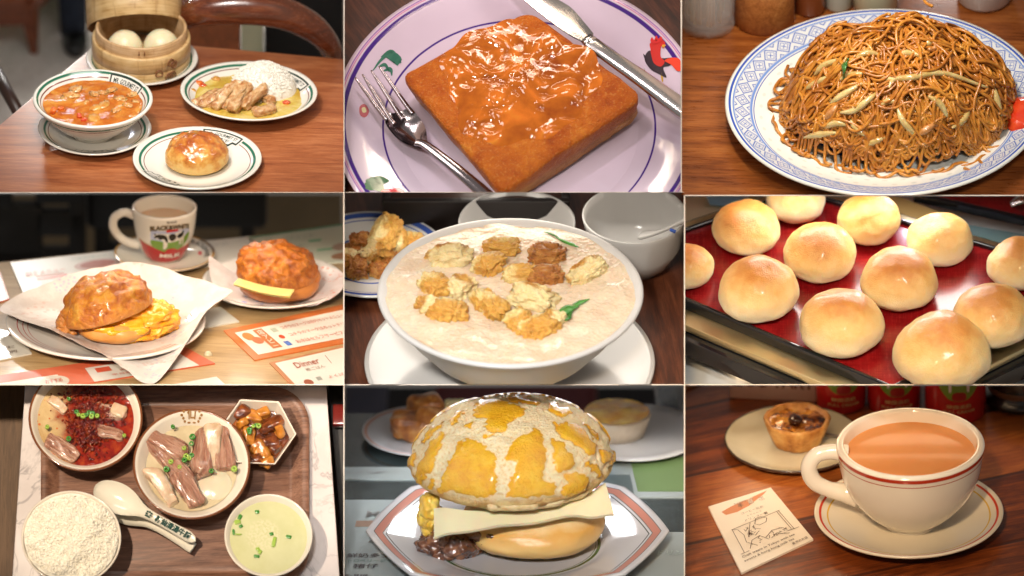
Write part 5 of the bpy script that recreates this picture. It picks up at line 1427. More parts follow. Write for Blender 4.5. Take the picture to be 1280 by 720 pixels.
# buns
d = ND('glazed_round_bun')
x, y, z = d.xyz()[:3]
n1 = d.noise(3.0, 5, .6); n2 = d.noise(9, 4); oi_ = d.n.new('ShaderNodeObjectInfo'); rv = oi_.outputs['Random']
n1b = d.noise(1.4, 3, v=d.mp((1, 1, 1)))
t = d.add(d.mul(z, .72), d.mul(d.sub(n1, .5), .26)); t = d.add(t, d.add(.03, d.mul(d.sub(rv, .5), .12)))
cb = d.ramp(t, [(.08, (.84, .74, .58)), (.3, (.84, .71, .47)), (.55, (.84, .60, .27)), (.74, (.78, .46, .15)), (.88, (.68, .30, .07)), (1.0, (.58, .21, .04))])
M_bun6 = d.end(cb, d.sm(z, .4, 1.0, .55, .34), d.bump(d.add(d.add(d.mul(n2, .6), d.mul(d.noise(34, 4), .8)), d.mul(d.mul(d.noise(6, 4, v=d.mp((1, 1, 5))), d.sm(z, .0, .35, 1.0, 0.0)), 2.5)), .4, .025), coat=d.sm(z, .7, 1.1, 0.0, .18), coatr=.14, sss=.25, sscale=.1)
B6 = [((430, 130), 225, 'pale round bun cut off by the top edge of the tray picture'), ((246, 250), 255, 'round bun second from the left in the back row'), ((703, 212), 235, 'smaller round bun near the far rim, right of centre'), ((967, 290), 247, 'round bun by the bright reflection at the far right rim'),
      ((521, 353), 270, 'round bun in the very middle of the left half of the tray'), ((20, 375), 215, 'round bun cut off at the left edge of the tray'), ((817, 460), 292, 'freckled round bun in the centre of the tray, left of the violet reflection'), ((290, 507), 298, 'round bun nearest the black front rim on the left'),
      ((1262, 382), 240, 'round bun at the right edge near the far rim'), ((602, 636), 318, 'large round bun near the middle of the front rim'), ((1160, 600), 302, 'round bun at the lower right edge of the tray'), ((976, 762), 362, 'largest round bun, cut off by the bottom edge')]
rg6 = random.Random(2)
def bun6(seed):
    V, F_ = ico(5); out = np.empty_like(V)
    for i, v in enumerate(V):
        k = 1 + .06 * fbm(v, 1.2, 3, seed)
        z_ = v[2]
        h = .88 * (abs(z_) ** 1.0) if z_ > 0 else -.50 * abs(z_) ** .8
        kk = k * (1 - .06 * max(0, -z_))
        out[i] = (v[0] * kk, v[1] * kk, h * k)
    zb = -.44; lo = out[:, 2] < zb; out[lo, 2] = zb
    out[:, 2] -= zb
    return out, F_
proto = [mk('bun_crumb', bun6(s_ * 3.3), M_bun6) for s_ in range(12)]
for k, ((zx, zy), w_, lb) in enumerate(B6):
    r_ = w_ / 2 / 297.7
    # front foot of the bun sits r_*sin below its centre
    q = G6(zx, zy - r_ * 297.7 * (.50 if True else 0), 0.0)
    o = bpy.data.objects.new('round_bun', proto[k]); COL.objects.link(o)
    o.matrix_world = c6.M @ T(q.x, q.y, .004) @ Rz(rg6.random() * 6) @ S(r_, r_, r_ * rg6.uniform(.95, 1.05))
    setp(o, lb, 'bun', 'round buns on the red tray'); CELL_OF[o.name] = c6
# far side of the counter
def flatq(name, pts, z, th, mt, label, cat):
    P = [G6(x_, y_, z) for x_, y_ in pts]; oc = sum(P, Vector()) / len(P)
    solo(c6, name, prism([(p.x - oc.x, p.y - oc.y) for p in P], 0, th, .01), mt, label, cat, (oc.x, oc.y, z), smooth='auto')
flatq('cream_board', [(-200, 330), (-200, 20), (60, 20), (230, 60), (180, 150)], -.66, .1, flat('cream_laminate', (.72, .60, .40), .4), 'cream board at the upper left beside the tray', 'board')
flatq('blue_sheet', [(110, 48), (90, 0), (235, 0), (235, 60)], -.5, .02, flat('pale_blue', (.25, .45, .62), .3), 'pale blue sheet at the top left beyond the tray', 'sheet')
flatq('gold_rail', [(255, 50), (255, 5), (740, 5), (1000, 105), (980, 150), (700, 60)], -.5, .08, flat('ochre_paint', (.45, .30, .10), .35), 'ochre strip behind the far rim of the tray', 'strip')
flatq('teal_glass', [(960, 150), (1000, 115), (1500, 200), (1500, 260), (1290, 215)], -.45, .03, flat('teal', (.13, .22, .22), .1, coat=.5), 'dark teal glass strip along the right of the far rim', 'glass strip')
sec = thing(c6, 'second_tray', 'second red tray with black rim at the upper right', 'tray', G6(1150, 30, -.4))
P = [G6(870, 25, -.4), G6(1320, 125, -.4), G6(1600, -60, -.4), G6(1100, -120, -.4)]; oc = G6(1150, 30, -.4)
PP = [(p.x - oc.x, p.y - oc.y) for p in P]
part(sec, 'tray_floor', prism(inset(PP, .05), 0, .03), M_red6, smooth=False)
im2 = inset(PP, .07)
for i in range(4): part(sec, 'rim', prism([PP[i], PP[(i + 1) % 4], im2[(i + 1) % 4], im2[i]], -.05, .07, .015), BLK6, smooth='auto')
p = G6(1262, 45, -.3)
solo(c6, 'steel_tongs', tube([(-.1, -.02, 0), (.05, .02, .06), (.3, .1, .05), (.8, .3, .05)], [.05, .09, .07, .06], 12, 24, flat=.6), metal('tong_steel'), 'bright steel tongs end lying on the second tray', 'tongs', p)
solo(c6, 'wall', sheet(1, 1, lambda u, v: (-3 + 9 * u, 7.5, -1 + 6 * v)), flat('pale_wall', (.5, .5, .48), .7), kind='structure', smooth=False)

# ================================================================ compartment 7: set meal on a tray, seen from above
c7 = Cell(0, 429.4, 481.6, 720, 70, -.3, 'LB')
z7 = lambda x, y: (x / 2.977, 478 + y / 2.977)
G7 = lambda x, y, z=0: c7.g(*z7(x, y), z)
d = ND('white_marble')
n1 = d.noise(1.1, 5, .6, .6); v1 = d.noise(1.5, 4, .6, 1.4, v=d.mp((1, .6, 1), (0, 0, .5)))
vein = d.sm(d.m_('ABSOLUTE', d.sub(v1, .5)), .0, .05, 1.0, 0.0)
vein = d.mul(vein, d.sm(n1, .35, .7))
cb = d.mix(d.sm(n1, .3, .8), (.64, .58, .56), (.55, .49, .47)); cb = d.mix(d.mul(vein, .75), cb, (.27, .24, .24))
M_marb = d.end(cb, .3, coat=.1)
mt = [G7(20, 1100, .0), G7(1290, 1100, .0), G7(1210, -60, .0), G7(98, -60, .0)]
solo(c7, 'marble_table', prism([(p.x, p.y) for p in mt], -.15, 0, .02), M_marb, 'white grey veined marble table top under the wooden tray', 'table', smooth='auto')
solo(c7, 'floor', sheet(1, 1, lambda u, v: (-5 + 10 * u, -3 + 8 * v, -.9)), wood('brown_floor_wood', (.05, .025, .01), (.11, .06, .028), (.16, .09, .045), 1.6, .7, .5), kind='structure', smooth=False)
o = G7(1290, 300, -.3)
solo(c7, 'black_bench', prism([tuple((G7(*q, -.3) - o).xy) for q in ((1300, 900), (1216, -40), (1420, -40), (1420, 900))], -.5, 0, .02), flat('black_vinyl', (.012, .01, .009), .4), 'black padded bench along the right side of the marble table', 'bench', o, smooth='auto')
o = G7(1262, 130, -.2)
solo(c7, 'lacquer_box', box(.16, .28, .12, .02), flat('red_black_lacquer', (.12, .008, .006), .15, coat=.6), 'small dark red lacquer box on the black bench at the upper right', 'box', o, smooth='auto')
M_tr7 = wood('walnut_veneer', (.07, .028, .016), (.19, .088, .052), (.30, .155, .10), -.05, 1.0, .4)
def rrect(x0, x1, y0, y1, r, n=10):
    P = []
    for cx, cy, a0 in ((x1 - r, y1 - r, 0), (x0 + r, y1 - r, 90), (x0 + r, y0 + r, 180), (x1 - r, y0 + r, 270)):
        for k in range(n + 1):
            a = R(a0 + 90 * k / n); P.append((cx + r * math.cos(a), cy + r * math.sin(a)))
    return P
tl = G7(152, 12, .12); brr = G7(1150, 760, .12)
o7 = A(((tl.x + brr.x) / 2, (tl.y + brr.y) / 2, 0)); hw, hh_ = (brr.x - tl.x) / 2, (tl.y - brr.y) / 2
loops = [(0.02, 0), (0, .04), (0, .11), (.02, .125), (.07, .125), (.10, .11), (.20, .052), (.225, .04), (.25, .04), (.27, .05)]
V = []; nn = 0
for ins, zz in loops:
    for p in rrect(-hw + ins, hw - ins, -hh_ + ins, hh_ - ins, max(.5 - ins, .1)): V.append((*p, zz))
nn = len(V) // len(loops)
F_ = [(i * nn + j, i * nn + (j + 1) % nn, (i + 1) * nn + (j + 1) % nn, (i + 1) * nn + j) for i in range(len(loops) - 1) for j in range(nn)]
F_.append(tuple((len(loops) - 1) * nn + j for j in range(nn)))
solo(c7, 'wooden_tray', (A(V), F_), M_tr7, 'walnut brown tray with rounded corners carrying five bowls and two spoons', 'tray', tuple(o7), smooth='auto')
TB = .05
M_ivory = flat('ivory_glaze', (.70, .63, .53), .18, coat=.3)
def brown_rim(name, R0):
    d = ND(name); r = d.rad(); x, y, z = d.xyz()[:3]
    m = d.m_('MAXIMUM', d.sm(r, R0 * .955, R0 * .965), 0.0)
    nz = d.n.new('ShaderNodeNewGeometry')
    c = d.mix(m, (.70, .63, .53), (.17, .055, .018))
    c = d.mix(d.mul(d.sm(r, R0 * .97, R0 * .985), d.sm(z, .40 * R0, .5 * R0, 1.0, 0.0)), c, (.09, .028, .012))
    return d.end(c, .16, coat=.5)
B7 = [(0, 0), (.5, 0), (.53, .04), (.75, .2), (.93, .45), (.985, .60), (1.0, .64), (.995, .665), (.97, .67), (.90, .58), (.80, .46), (.62, .25), (.4, .14), (0, .12)]
def bowl7(px, py, R0, label, mat, hk=1.0, pr=B7):
    q = c7.g(px, py, TB + .66 * R0 * hk); q.z = TB
    t_ = thing(c7, 'bowl', label, 'bowl', q, 0)
    part(t_, 'bowl_body', lathe([(r * R0, z * R0 * hk) for r, z in pr], 120), mat)
    return q
def pt(q, zx, zy, z):      # place on a surface of height z above the bowl base q
    p = G7(zx, zy, q.z + z); return (p.x - q.x, p.y - q.y)
M_on = [flat('onion_dark', (.04, .20, .02), .3, coat=.3), flat('onion_light', (.28, .42, .06), .3, coat=.3)]
def greens(root, q, z, pts, s=.045):
    for k, (zx, zy) in enumerate(pts):
        x, y = pt(q, zx, zy, z)
        onion(root, 'spring_onion', (x, y, z - root['z0']), s * (1 + .2 * math.sin(k * 5)), s * 1.2, M_on[k % 2], k * 1.3, .3 * math.sin(k * 2))
def meat_mat(name, c0, c1_, c2_, a=0.0):
    d = ND(name)
    v = d.mp((1.2, 9, 6), (0, 0, a)); n1 = d.noise(2.6, 5, .6, .5, v=v); n2 = d.noise(5, 4)
    return d.end(d.ramp(d.add(d.mul(n1, .7), d.mul(n2, .3)), [(.2, c0), (.42, c1_), (.62, c2_), (.8, (.66, .50, .38)), (.9, c1_)]), .3, d.bump(n1, 1.0, .05), coat=.4, coatr=.15, sss=.15, sscale=.05)
M_beef = meat_mat('stewed_brisket', (.16, .05, .03), (.36, .16, .10), (.50, .29, .20))
M_fat = ramped('pale_fat', 5, [(.3, (.5, .33, .2)), (.7, (.66, .52, .38))], .25, coat=.4, sss=.2, sscale=.05)
# chilli bowl
q = bowl7(107, 522, .715, 'brown rimmed bowl at the upper left of the tray, filled with red chilli broth', brown_rim('brown_rim_a', .715))
zz = .36
cs = thing(c7, 'chilli_beef_soup', 'red chilli oil broth with beef slices and minced chilli in the upper left bowl', 'soup', (q.x, q.y, TB + zz)); cs['z0'] = zz
d = ND('chilli_oil_broth')
x, y, z = d.xyz()[:3]
n1 = d.noise(2.2, 5, .6, .5); n2 = d.noise(10, 5, .6, .5); vv = d.vor(13, v=d.mp(loc=(2, 1, 0)))
left = d.sm(d.add(x, d.mul(d.sub(n1, .5), .5)), -.42, -.15)
low = d.sm(d.add(x, d.mul(y, .3)), -.6, .1)
oil = d.ramp(n2, [(.2, (.10, .004, .002)), (.5, (.22, .010, .003)), (.8, (.34, .045, .007))])
bro = d.ramp(n1, [(.3, (.46, .30, .13)), (.7, (.56, .42, .22))])
spots = d.mul(d.sm(vv, .18, .26, 1.0, 0.0), .9)
bro = d.mix(spots, bro, (.5, .1, .02))
M_chl = d.end(d.mix(left, bro, oil), .1, d.bump(d.add(n1, n2), .25, .03), coat=.6)
part(cs, 'broth', pool(lambda t: .603, 0, 20, 80, .008, 3, 2, .006), M_chl)
for zx, zy, L, W_, a in ((232, 250, .48, .2, -.62), (410, 108, .42, .18, -.12), (405, 188, .36, .15, -.25), (215, 85, .3, .14, -.7)):
    x, y = pt(q, zx, zy, zz); part(cs, 'beef_slice', slab(L, W_, .10, .05, 4, zx, 4, .4), M_beef if zy != 85 else M_fat, (x, y, -.03), Rz(a))
x, y = pt(q, 440, 110, zz); part(cs, 'fat_piece', slab(.2, .17, .09, .03, 4, 4, 3), M_fat, (x, y, .02), Rz(-.4))
M_chili = ramped('minced_chilli', 16, [(.25, (.04, .004, .003)), (.5, (.16, .010, .004)), (.75, (.36, .07, .012))], .12, .6, coat=.5)
rg7 = random.Random(3); V0, F0 = ico(1); out = []; FF = []; n = 0
for k in range(1000):
    if k % 3: cx, cy, sx, sy = 340, 130, 52, 42
    else: cx, cy, sx, sy = 335, 195, 38, 42
    if k % 7 == 0: cx, cy, sx, sy = 340, 60, 80, 30
    zx, zy = rg7.gauss(cx, sx * .85), rg7.gauss(cy, sy * .85)
    x, y = pt(q, zx, zy, zz)
    if math.hypot(x, y) > .57: continue
    dd = math.hypot((zx - cx) / sx, (zy - cy) / sy)
    m = np.array(T(x, y, max(0, .085 - .03 * dd) + rg7.uniform(-.01, .015)) @ Rz(rg7.random() * 6) @ Rx(rg7.random() * 3) @ S(rg7.uniform(.012, .028), rg7.uniform(.010, .02), .010))
    out.append(V0 @ m[:3, :3].T + m[:3, 3]); FF += [(a + n, b + n, c + n) for a, b, c in F0]; n += len(V0)
part(cs, 'chilli_flakes', (np.concatenate(out), FF), M_chili, kind='stuff')
greens(cs, q, zz + .09, [(285, 112), (290, 122), (322, 122), (340, 128), (346, 118), (362, 128), (258, 64), (175, 170), (255, 212), (308, 128), (330, 112), (462, 200)], .035)
# clear broth bowl
q = bowl7(239.5, 580, .735, 'brown rimmed bowl in the middle of the tray, with clear broth and brisket', brown_rim('brown_rim_b', .735))
zz = .325
cs = thing(c7, 'brisket_soup', 'clear pale broth with long pink brown brisket pieces in the middle bowl', 'soup', (q.x, q.y, TB + zz)); cs['z0'] = zz
d = ND('clear_broth'); n1 = d.noise(2.0, 4, .6); n2 = d.noise(7, 3)
M_bro = d.end(d.ramp(n1, [(.2, (.42, .33, .19)), (.55, (.54, .45, .29)), (.85, (.60, .52, .36))]), .07, d.bump(n2, .08, .02), coat=.7)
part(cs, 'broth', pool(lambda t: .572, 0, 12, 80, .006, 3, 2, .006), M_bro)
for zx, zy, L, W_, a, m_ in ((612, 270, .66, .19, -.88, M_beef), (650, 330, .70, .2, -.92, M_beef), (625, 240, .5, .17, -.6, M_beef), (600, 390, .6, .15, -.98, M_fat), (700, 400, .5, .22, -1.1, M_beef), (752, 262, .60, .19, -1.65, M_beef), (795, 250, .56, .15, -1.5, M_fat), (828, 245, .56, .2, -1.42, M_beef), (748, 325, .28, .18, -1.2, M_beef)):
    x, y = pt(q, zx, zy, zz); part(cs, 'brisket_piece' if m_ is M_beef else 'fat_piece', slab(L, W_ * 1.15, .15, .07, 3, zx, 4, .28), m_, (x, y, -.04), Rz(a))
x, y = pt(q, 800, 380, zz); part(cs, 'radish_slice', lathe([(0, 0), (.2, 0), (.22, .02), (.2, .035), (0, .04)], 40), flat('radish', (.60, .54, .40), .15, sss=.3), (x, y, -.025))
greens(cs, q, zz + .1, [(686, 292), (702, 285), (715, 272), (692, 278), (622, 325), (636, 300), (645, 168), (684, 250), (715, 205), (870, 326), (785, 330), (668, 318), (712, 228)], .04)
hf = prof_z([(r * .735, z * .735) for r, z in B7], 0)
em = [xf(text('仙', .09, bold=.003), T(0, .0, 0)), xf(text('NEW WAVE', .022, bold=.001), T(0, .075, 0))]
for s_ in (-1, 1):
    for k in range(5):
        em.append(xf(disc_(8), T(s_ * (.075 + .012 * (k % 3)), -.05 + .025 * k, 0) @ S(.028, .022, 1) @ T(-.5, -.5, 0)))
    em.append(xf(disc_(8), T(s_ * .03, -.062, 0) @ S(.04, .015, 1) @ T(-.5, -.5, 0)))
er = bpy.data.objects['bowl'] if 'bowl.001' not in bpy.data.objects else bpy.data.objects['bowl.001']
part(er, 'emblem', drape(onring(xf(join(*em), S(1.25)), .675, R(90)), hf, .006), flat('gold_brown_ink', (.30, .15, .04), .3), smooth=False)
# hexagonal bowl
hx = lambda t: 1 / max(1e-3, math.cos(((t + .06) % (math.pi / 3)) - math.pi / 6)) * math.cos(math.pi / 6)
q = c7.g(322, 541, TB + .36); q.z = TB
t_ = thing(c7, 'hexagonal_bowl', 'hexagonal cream bowl with dark brown outside at the upper right of the tray', 'bowl', q)
d = ND('hex_glaze'); x, y, z = d.xyz()[:3]
nz = d.n.new('ShaderNodeNewGeometry')
M_hexo = flat('hex_brown', (.07, .022, .01), .2, coat=.5)
g_o = lathe([(0, 0), (.30, 0), (.34, .03), (.42, .22), (.49, .37), (.495, .39), (.485, .395)], 120, rf=hx)
g_i = lathe([(.485, .395), (.465, .385), (.42, .24), (.35, .1), (0, .09)], 120, rf=hx)
part(t_, 'outer_wall', g_o, M_hexo, smooth='auto'); part(t_, 'inner_wall', g_i, M_ivory, smooth='auto')
cs = thing(c7, 'braised_tofu', 'dark glossy braised tofu with orange sauce and spring onion in the hexagonal bowl', 'braised dish', (q.x, q.y, TB + .22)); cs['z0'] = .22
d = ND('brown_braise'); n1 = d.noise(6, 5, .6, .6)
M_br = d.end(d.ramp(n1, [(.25, (.03, .008, .003)), (.5, (.16, .035, .006)), (.75, (.36, .10, .012))]), .1, d.bump(n1, .5, .04), coat=.8)
part(cs, 'sauce', pool(lambda t: .405 * hx(t), 0, 16, 72, .02, 5, 4), M_br)
M_tofu = ramped('braised_tofu_skin', 5, [(.25, (.26, .07, .008)), (.5, (.46, .17, .02)), (.75, (.58, .27, .05))], .18, .3, coat=.6)
for zx, zy, L, W_, a, m_ in ((970, 265, .34, .2, -1.1, M_tofu), (925, 210, .26, .16, 1.5, M_tofu), (945, 125, .24, .15, -.2, M_tofu), (1005, 165, .3, .13, .5, M_br), (895, 118, .22, .12, .6, M_br), (1010, 230, .2, .14, .2, M_br), (980, 118, .16, .12, .4, M_tofu), (1035, 190, .18, .1, -1, M_tofu), (940, 290, .2, .12, .1, M_br), (1000, 300, .16, .12, .7, M_tofu), (1030, 250, .16, .12, .7, M_br), (900, 150, .18, .12, .7, M_tofu)):
    x, y = pt(q, zx, zy, .22); part(cs, 'tofu_piece' if m_ is M_tofu else 'mushroom', slab(L, W_, .13, .06, 4, zx, 4, .5), m_, (x, y, -.03), Rz(a) @ Rx(.2 * math.sin(zx)))
greens(cs, q, .33, [(928, 188), (940, 165), (955, 160), (962, 164), (930, 178)], .035)
# rice bowl
q = bowl7(89, 674, .625, 'plain white bowl at the lower left of the tray, full of cooked rice', M_ivory, 1.0, [(0, 0), (.4, 0), (.43, .05), (.7, .25), (.93, .6), (.99, .72), (1.0, .75), (.985, .765), (.96, .75), (.88, .6), (.6, .3), (0, .2)])
rc = thing(c7, 'cooked_rice', 'mound of fluffy white rice in the plain bowl at the lower left', 'rice', (q.x, q.y, TB + .40))
def rh7(x, y):
    r = math.hypot(x, y) / .6
    return .07 + .14 * max(0, 1 - r * r) + .07 * fbm((x, y, 0), 3.2, 4, 4)
g = pool(lambda t: .588, 0, 30, 90)
for v in g[0]: v[2] = rh7(v[0], v[1])
M_rice7 = ramped('steamed_rice', 30, [(.3, (.82, .76, .62)), (.7, (.88, .84, .74))], .5, .1)
part(rc, 'rice_bed', g, M_rice7)
part(rc, 'rice_grains', rice_heap(rh7, lambda t: .575, 4200, 6, .027), M_rice7, kind='stuff')
# green soup
q = bowl7(335.6, 671, .552, 'plain white bowl at the lower right of the tray with pale green soup', M_ivory, 1.0, [(0, 0), (.4, 0), (.43, .05), (.7, .25), (.93, .6), (.99, .72), (1.0, .75), (.985, .765), (.955, .75), (.87, .6), (.6, .3), (0, .2)])
zz = .33
cs = thing(c7, 'clear_green_soup', 'pale yellow green soup dotted with chopped spring onion', 'soup', (q.x, q.y, TB + zz)); cs['z0'] = zz
d = ND('pale_green_soup'); n1 = d.noise(2.0, 4, .6); x, y, z = d.xyz()[:3]
ex = d.add(x, .07); ey = d.sub(y, .03)
rr_ = d.m_('SQRT', d.add(d.mul(ex, ex), d.mul(ey, ey)))
cb = d.ramp(n1, [(.2, (.50, .49, .25)), (.8, (.58, .57, .33))])
cb = d.mix(d.mul(d.sm(rr_, .16, .25, 1.0, 0.0), d.sm(d.noise(30, 3), .35, .65)), cb, (.62, .58, .36))
M_gs = d.end(cb, .06, coat=.6)
part(cs, 'broth', pool(lambda t: .487, 0, 12, 80, .002, 3, 2, .006), M_gs)
for zx, zy, L, W_, a, k in ((957, 483, .055, .05, .1, 0), (893, 502, .07, .05, 1.1, 0), (896, 537, .05, .04, .5, 0), (884, 520, .08, .06, .3, 1), (885, 566, .10, .02, -.05, 1), (869, 558, .03, .08, .1, 0), (1010, 565, .05, .045, .3, 0), (1020, 595, .05, .14, -.2, 1), (1074, 576, .07, .045, -.2, 0), (955, 648, .07, .04, -.1, 0), (960, 622, .05, .05, .4, 1), (968, 632, .06, .04, .9, 1)):
    x, y = pt(q, zx, zy, zz); part(cs, 'spring_onion', slab(L, W_, .02, .005, 20, zx, 2, .4), M_on[k], (x, y, 0), Rz(a))
# spoons
def spoon7(name, label, bl, pr_, tilt, wd, z0, text_=None):
    a = A(G7(*bl, z0)); b = A(G7(*pr_, z0)); o_ = a.copy(); o_[2] = 0
    dirn = b - a; L = np.linalg.norm(dirn[:2]); ang_ = math.atan2(dirn[1], dirn[0])
    t_ = thing(c7, name, label, 'spoon', tuple(o_), ang_)
    # outline stations along the spoon: x, half width, floor height, edge height
    st_ = [(-.34, .02, .10, .11), (-.30, .10, .06, .115), (-.2, .165, .02, .12), (-.05, .20, .0, .125), (.1, .185, .01, .13), (.22, .14, .04, .14), (.34, .085, .10, .15), (.5, .062, .13, .16), (.75, .062, .135, .16), (1.0, .068, .135, .155), (L - .06, .062, .12, .14), (L - .01, .045, .12, .135), (L + .02, .008, .12, .13)]
    S_ = cr(st_, 44)
    def f(u, v):
        i = min(int(v * 44), 43); k = v * 44 - i; s_ = S_[i] * (1 - k) + S_[i + 1] * k
        t = (u - .5) * 2
        return (s_[0], s_[1] * wd * t, z0 + s_[2] + (s_[3] - s_[2]) * abs(t) ** 2.2)
    g1 = sheet(14, 80, f); g2 = (g1[0] - A((0, 0, .02)), [q_[::-1] for q_ in g1[1]])
    part(t_, 'spoon_body', join(g1, g2), flat('spoon_china', (.72, .68, .58), .15, coat=.4))
    if text_:
        g = xf(text(text_, .1, bold=.003), Matrix.Identity(4)); V = A(g[0]); V[:, 0] *= .50 / (V[:, 0].max() - V[:, 0].min()); V[:, 1] *= .95
        V[:, 0] += L - .31; V[:, 2] = z0 + .155
        part(t_, 'lettering', (V, g[1]), flat('dark_green_ink7', (.01, .06, .05), .3), smooth=False)
        ems = join(*[xf(disc_(8), T(L - .66 + .028 * dx, .028 * dy, z0 + .158) @ S(.03, .026, 1) @ T(-.5, -.5, 0)) for dx, dy in ((-1, 0), (1, 0), (0, 1.2), (0, -1), (-.8, -1), (.8, -1), (-1, 1), (1, 1))])
        part(t_, 'emblem', ems, flat('dark_green_ink7', (.01, .06, .05), .3), smooth=False)
spoon7('china_spoon', 'plain white china spoon lying under the lettered one on the tray', (470, 480), (700, 620), 0, 1.05, TB + .0)
spoon7('china_spoon', 'white china spoon with green lettering on its handle, lying on another spoon', (440, 445), (722, 600), 0, 1.0, TB + .12, '新仙清湯牛腩')

# ================================================================ compartment 8: cheese pineapple bun
c8 = Cell(430.4, 855, 481.6, 720, 24, -.4, 'B')
z8 = lambda x, y: (426 + x / 2.977, 478 + y / 2.977)
G8 = lambda x, y, z=0: c8.g(*z8(x, y), z)
M_gl8 = ramped('dark_glass_table', 2, [(.3, (.018, .028, .03)), (.7, (.045, .062, .066))], .12, .02, coat=.8, coatr=.05)
solo(c8, 'glass_table', sheet(1, 1, lambda u, v: (-3 + 6 * u, -1 + 6.0 * v, 0)), M_gl8, 'dark grey glass covered table under the cheese bun plate', 'table', smooth=False)
PG = flat('menu_paper_grey', (.36, .42, .43), .12, coat=.8, coatr=.06)
card(c8, [z8(-400, 1000), z8(330, 1000), z8(420, 440), z8(-200, 440)], 'pale grey menu sheet with Japanese print at the lower left of the plate', [
    ('t', .42, .33, .62, .36, (.06, .05, .06), '満腹盛'), ('t', .42, .295, .78, .325, (.10, .2, .18), 'ミート＆タマゴサンド'), ('t', .42, .40, .62, .43, (.06, .05, .06), '満腹盛合'), ('t', .42, .365, .8, .39, (.10, .2, .18), 'ト＆タマゴサンドセット'),
    ('t', .42, .47, .6, .5, (.06, .05, .06), '香腸'), ('t', .42, .44, .75, .46, (.10, .2, .18), 'ーズ＆ベーコン'), ('t', .5, .54, .64, .57, (.06, .05, .06), '猪仔'), ('t', .45, .61, .7, .64, (.06, .05, .06), '鮮奶多士'), ('t', .42, .58, .75, .6, (.10, .2, .18), 'ストロベリージャム'),
    ('t', .55, .70, .75, .73, (.12, .1, .1), '牛油'), ('r', .45, .82, .85, .86, (.3, .2, .15), 0), ('t', .5, .88, .8, .92, (.2, .2, .2), 'MENU'), ('t', .42, .24, .7, .28, (.06, .05, .06), '￥ 500'), ('t', .72, .24, .92, .28, (.06, .05, .06), '￥ 900')], base=PG)
card(c8, [z8(940, 1000), z8(1600, 1000), z8(1500, 560), z8(1130, 560)], 'pale grey menu corner at the lower right of the plate', [('t', .2, .8, .5, .84, (.3, .4, .4), 'ドリンク')], base=PG)
card(c8, [z8(980, 430), z8(1500, 430), z8(1400, 265), z8(960, 265)], 'dark green and grey picture sheet under the glass behind the right of the bun', [('r', .25, .12, .9, .9, (.15, .24, .1), 0), ('r', .0, .0, .22, .5, (.10, .14, .15), 0)], base=PG)
card(c8, [z8(-150, 365), z8(400, 365), z8(400, 318), z8(-150, 318)], 'pale strip of paper under the glass behind the left of the plate', [('t', .1, .4, .6, .6, (.2, .2, .2), 'ランチ')], base=PG)
# background
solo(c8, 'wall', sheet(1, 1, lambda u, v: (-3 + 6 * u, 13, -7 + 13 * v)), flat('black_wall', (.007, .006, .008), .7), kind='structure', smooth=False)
p = A(c8.g(645, 470, 0)); 
def up8(px, py, y, dz=0):   # point at distance y whose height shows at py
    return ((px - 640) / 100 - c8.u0, y, ((360 - py) / 100 - c8.v0 - y * c8.sn) / c8.cs + dz)
a_ = up8(645, 481, 10); b_ = up8(645, 536, 10)
solo(c8, 'maroon_chair', box(2.02, .4, 2.0, .12, 3), flat('maroon_vinyl', (.11, .012, .02), .5), 'maroon chair back behind the top of the bun', 'chair', (a_[0], 10, b_[2]), smooth='auto')
a_ = up8(444, 540, 9)
solo(c8, 'grey_coat', blob(.42, .3, 1.3, .1, 1.2, 3, 4), flat('slate_cloth', (.075, .08, .12), .9), 'slate grey coat hanging at the far upper left', 'coat', (a_[0], 9, a_[2] + .75))
M_pl8 = flat('dish_white8', (.55, .56, .58), .12, coat=.5)
q = G8(220, 215, .12); q.z = 0
t_ = thing(c8, 'plate', 'blurred white plate at the upper left holding browned toast', 'plate', (q.x, 4.9, 0))
bp = [(0, 0), (.5, 0), (.55, .03), (.85, .07), (1.0, .11), (.99, .125), (.8, .09), (.55, .06), (0, .055)]
zf8 = ((360 - 548) / 100 - c8.v0) ; 
ypl = 4.2
t_.matrix_world = c8.M @ T(((530 - 640) / 100 - c8.u0), ypl, 0)
part(t_, 'dish', lathe([(r * .78, z) for r, z in bp], 90), glaze('pink_line_glaze', (.5, .52, .56), [(.71, .75, (.5, .3, .26), .01)]))
M_fr8 = ramped('browned_toast', 5, [(.25, (.22, .06, .012)), (.5, (.45, .16, .03)), (.75, (.62, .34, .1))], .35, .4, coat=.3)
tt = thing(c8, 'browned_toast', 'blurred chunks of browned toast on the upper left plate', 'toast', ((528 - 640) / 100 - c8.u0, ypl, .06))
for k, (x, y, L, W_, H) in enumerate(((-.15, -.1, .5, .4, .32), (.2, .0, .5, .4, .36), (.05, .25, .5, .4, .42), (.42, -.05, .3, .3, .3))):
    part(tt, 'toast_piece', slab(L, W_, H, .08, 3, k, 4), M_fr8, (x, y, 0), Rz(k))
part(tt, 'butter', slab(.3, .25, .16, .03, 3, 9, 3), flat('butter', (.75, .62, .3), .3, sss=.2), (.42, .1, .26))
zf9 = ((360 - 560) / 100 - c8.v0); ypr = 4.05
t_ = thing(c8, 'plate', 'blurred white plate at the upper right with a yellow pastry', 'plate', ((792 - 640) / 100 - c8.u0, ypr + .1, 0))
part(t_, 'dish', lathe([(r * .88, z) for r, z in bp], 90), M_pl8)
t_ = thing(c8, 'flat_pastry', 'blurred pastry with golden top in a pale case on the upper right plate', 'pastry', ((771 - 640) / 100 - c8.u0, ypr + .2, .06))
part(t_, 'pastry_case', lathe([(0, 0), (.34, 0), (.42, .26), (.40, .28), (0, .26)], 60, rf=lambda t: 1 + .03 * math.cos(24 * t)), flat('pale_pastry', (.66, .55, .42), .5))
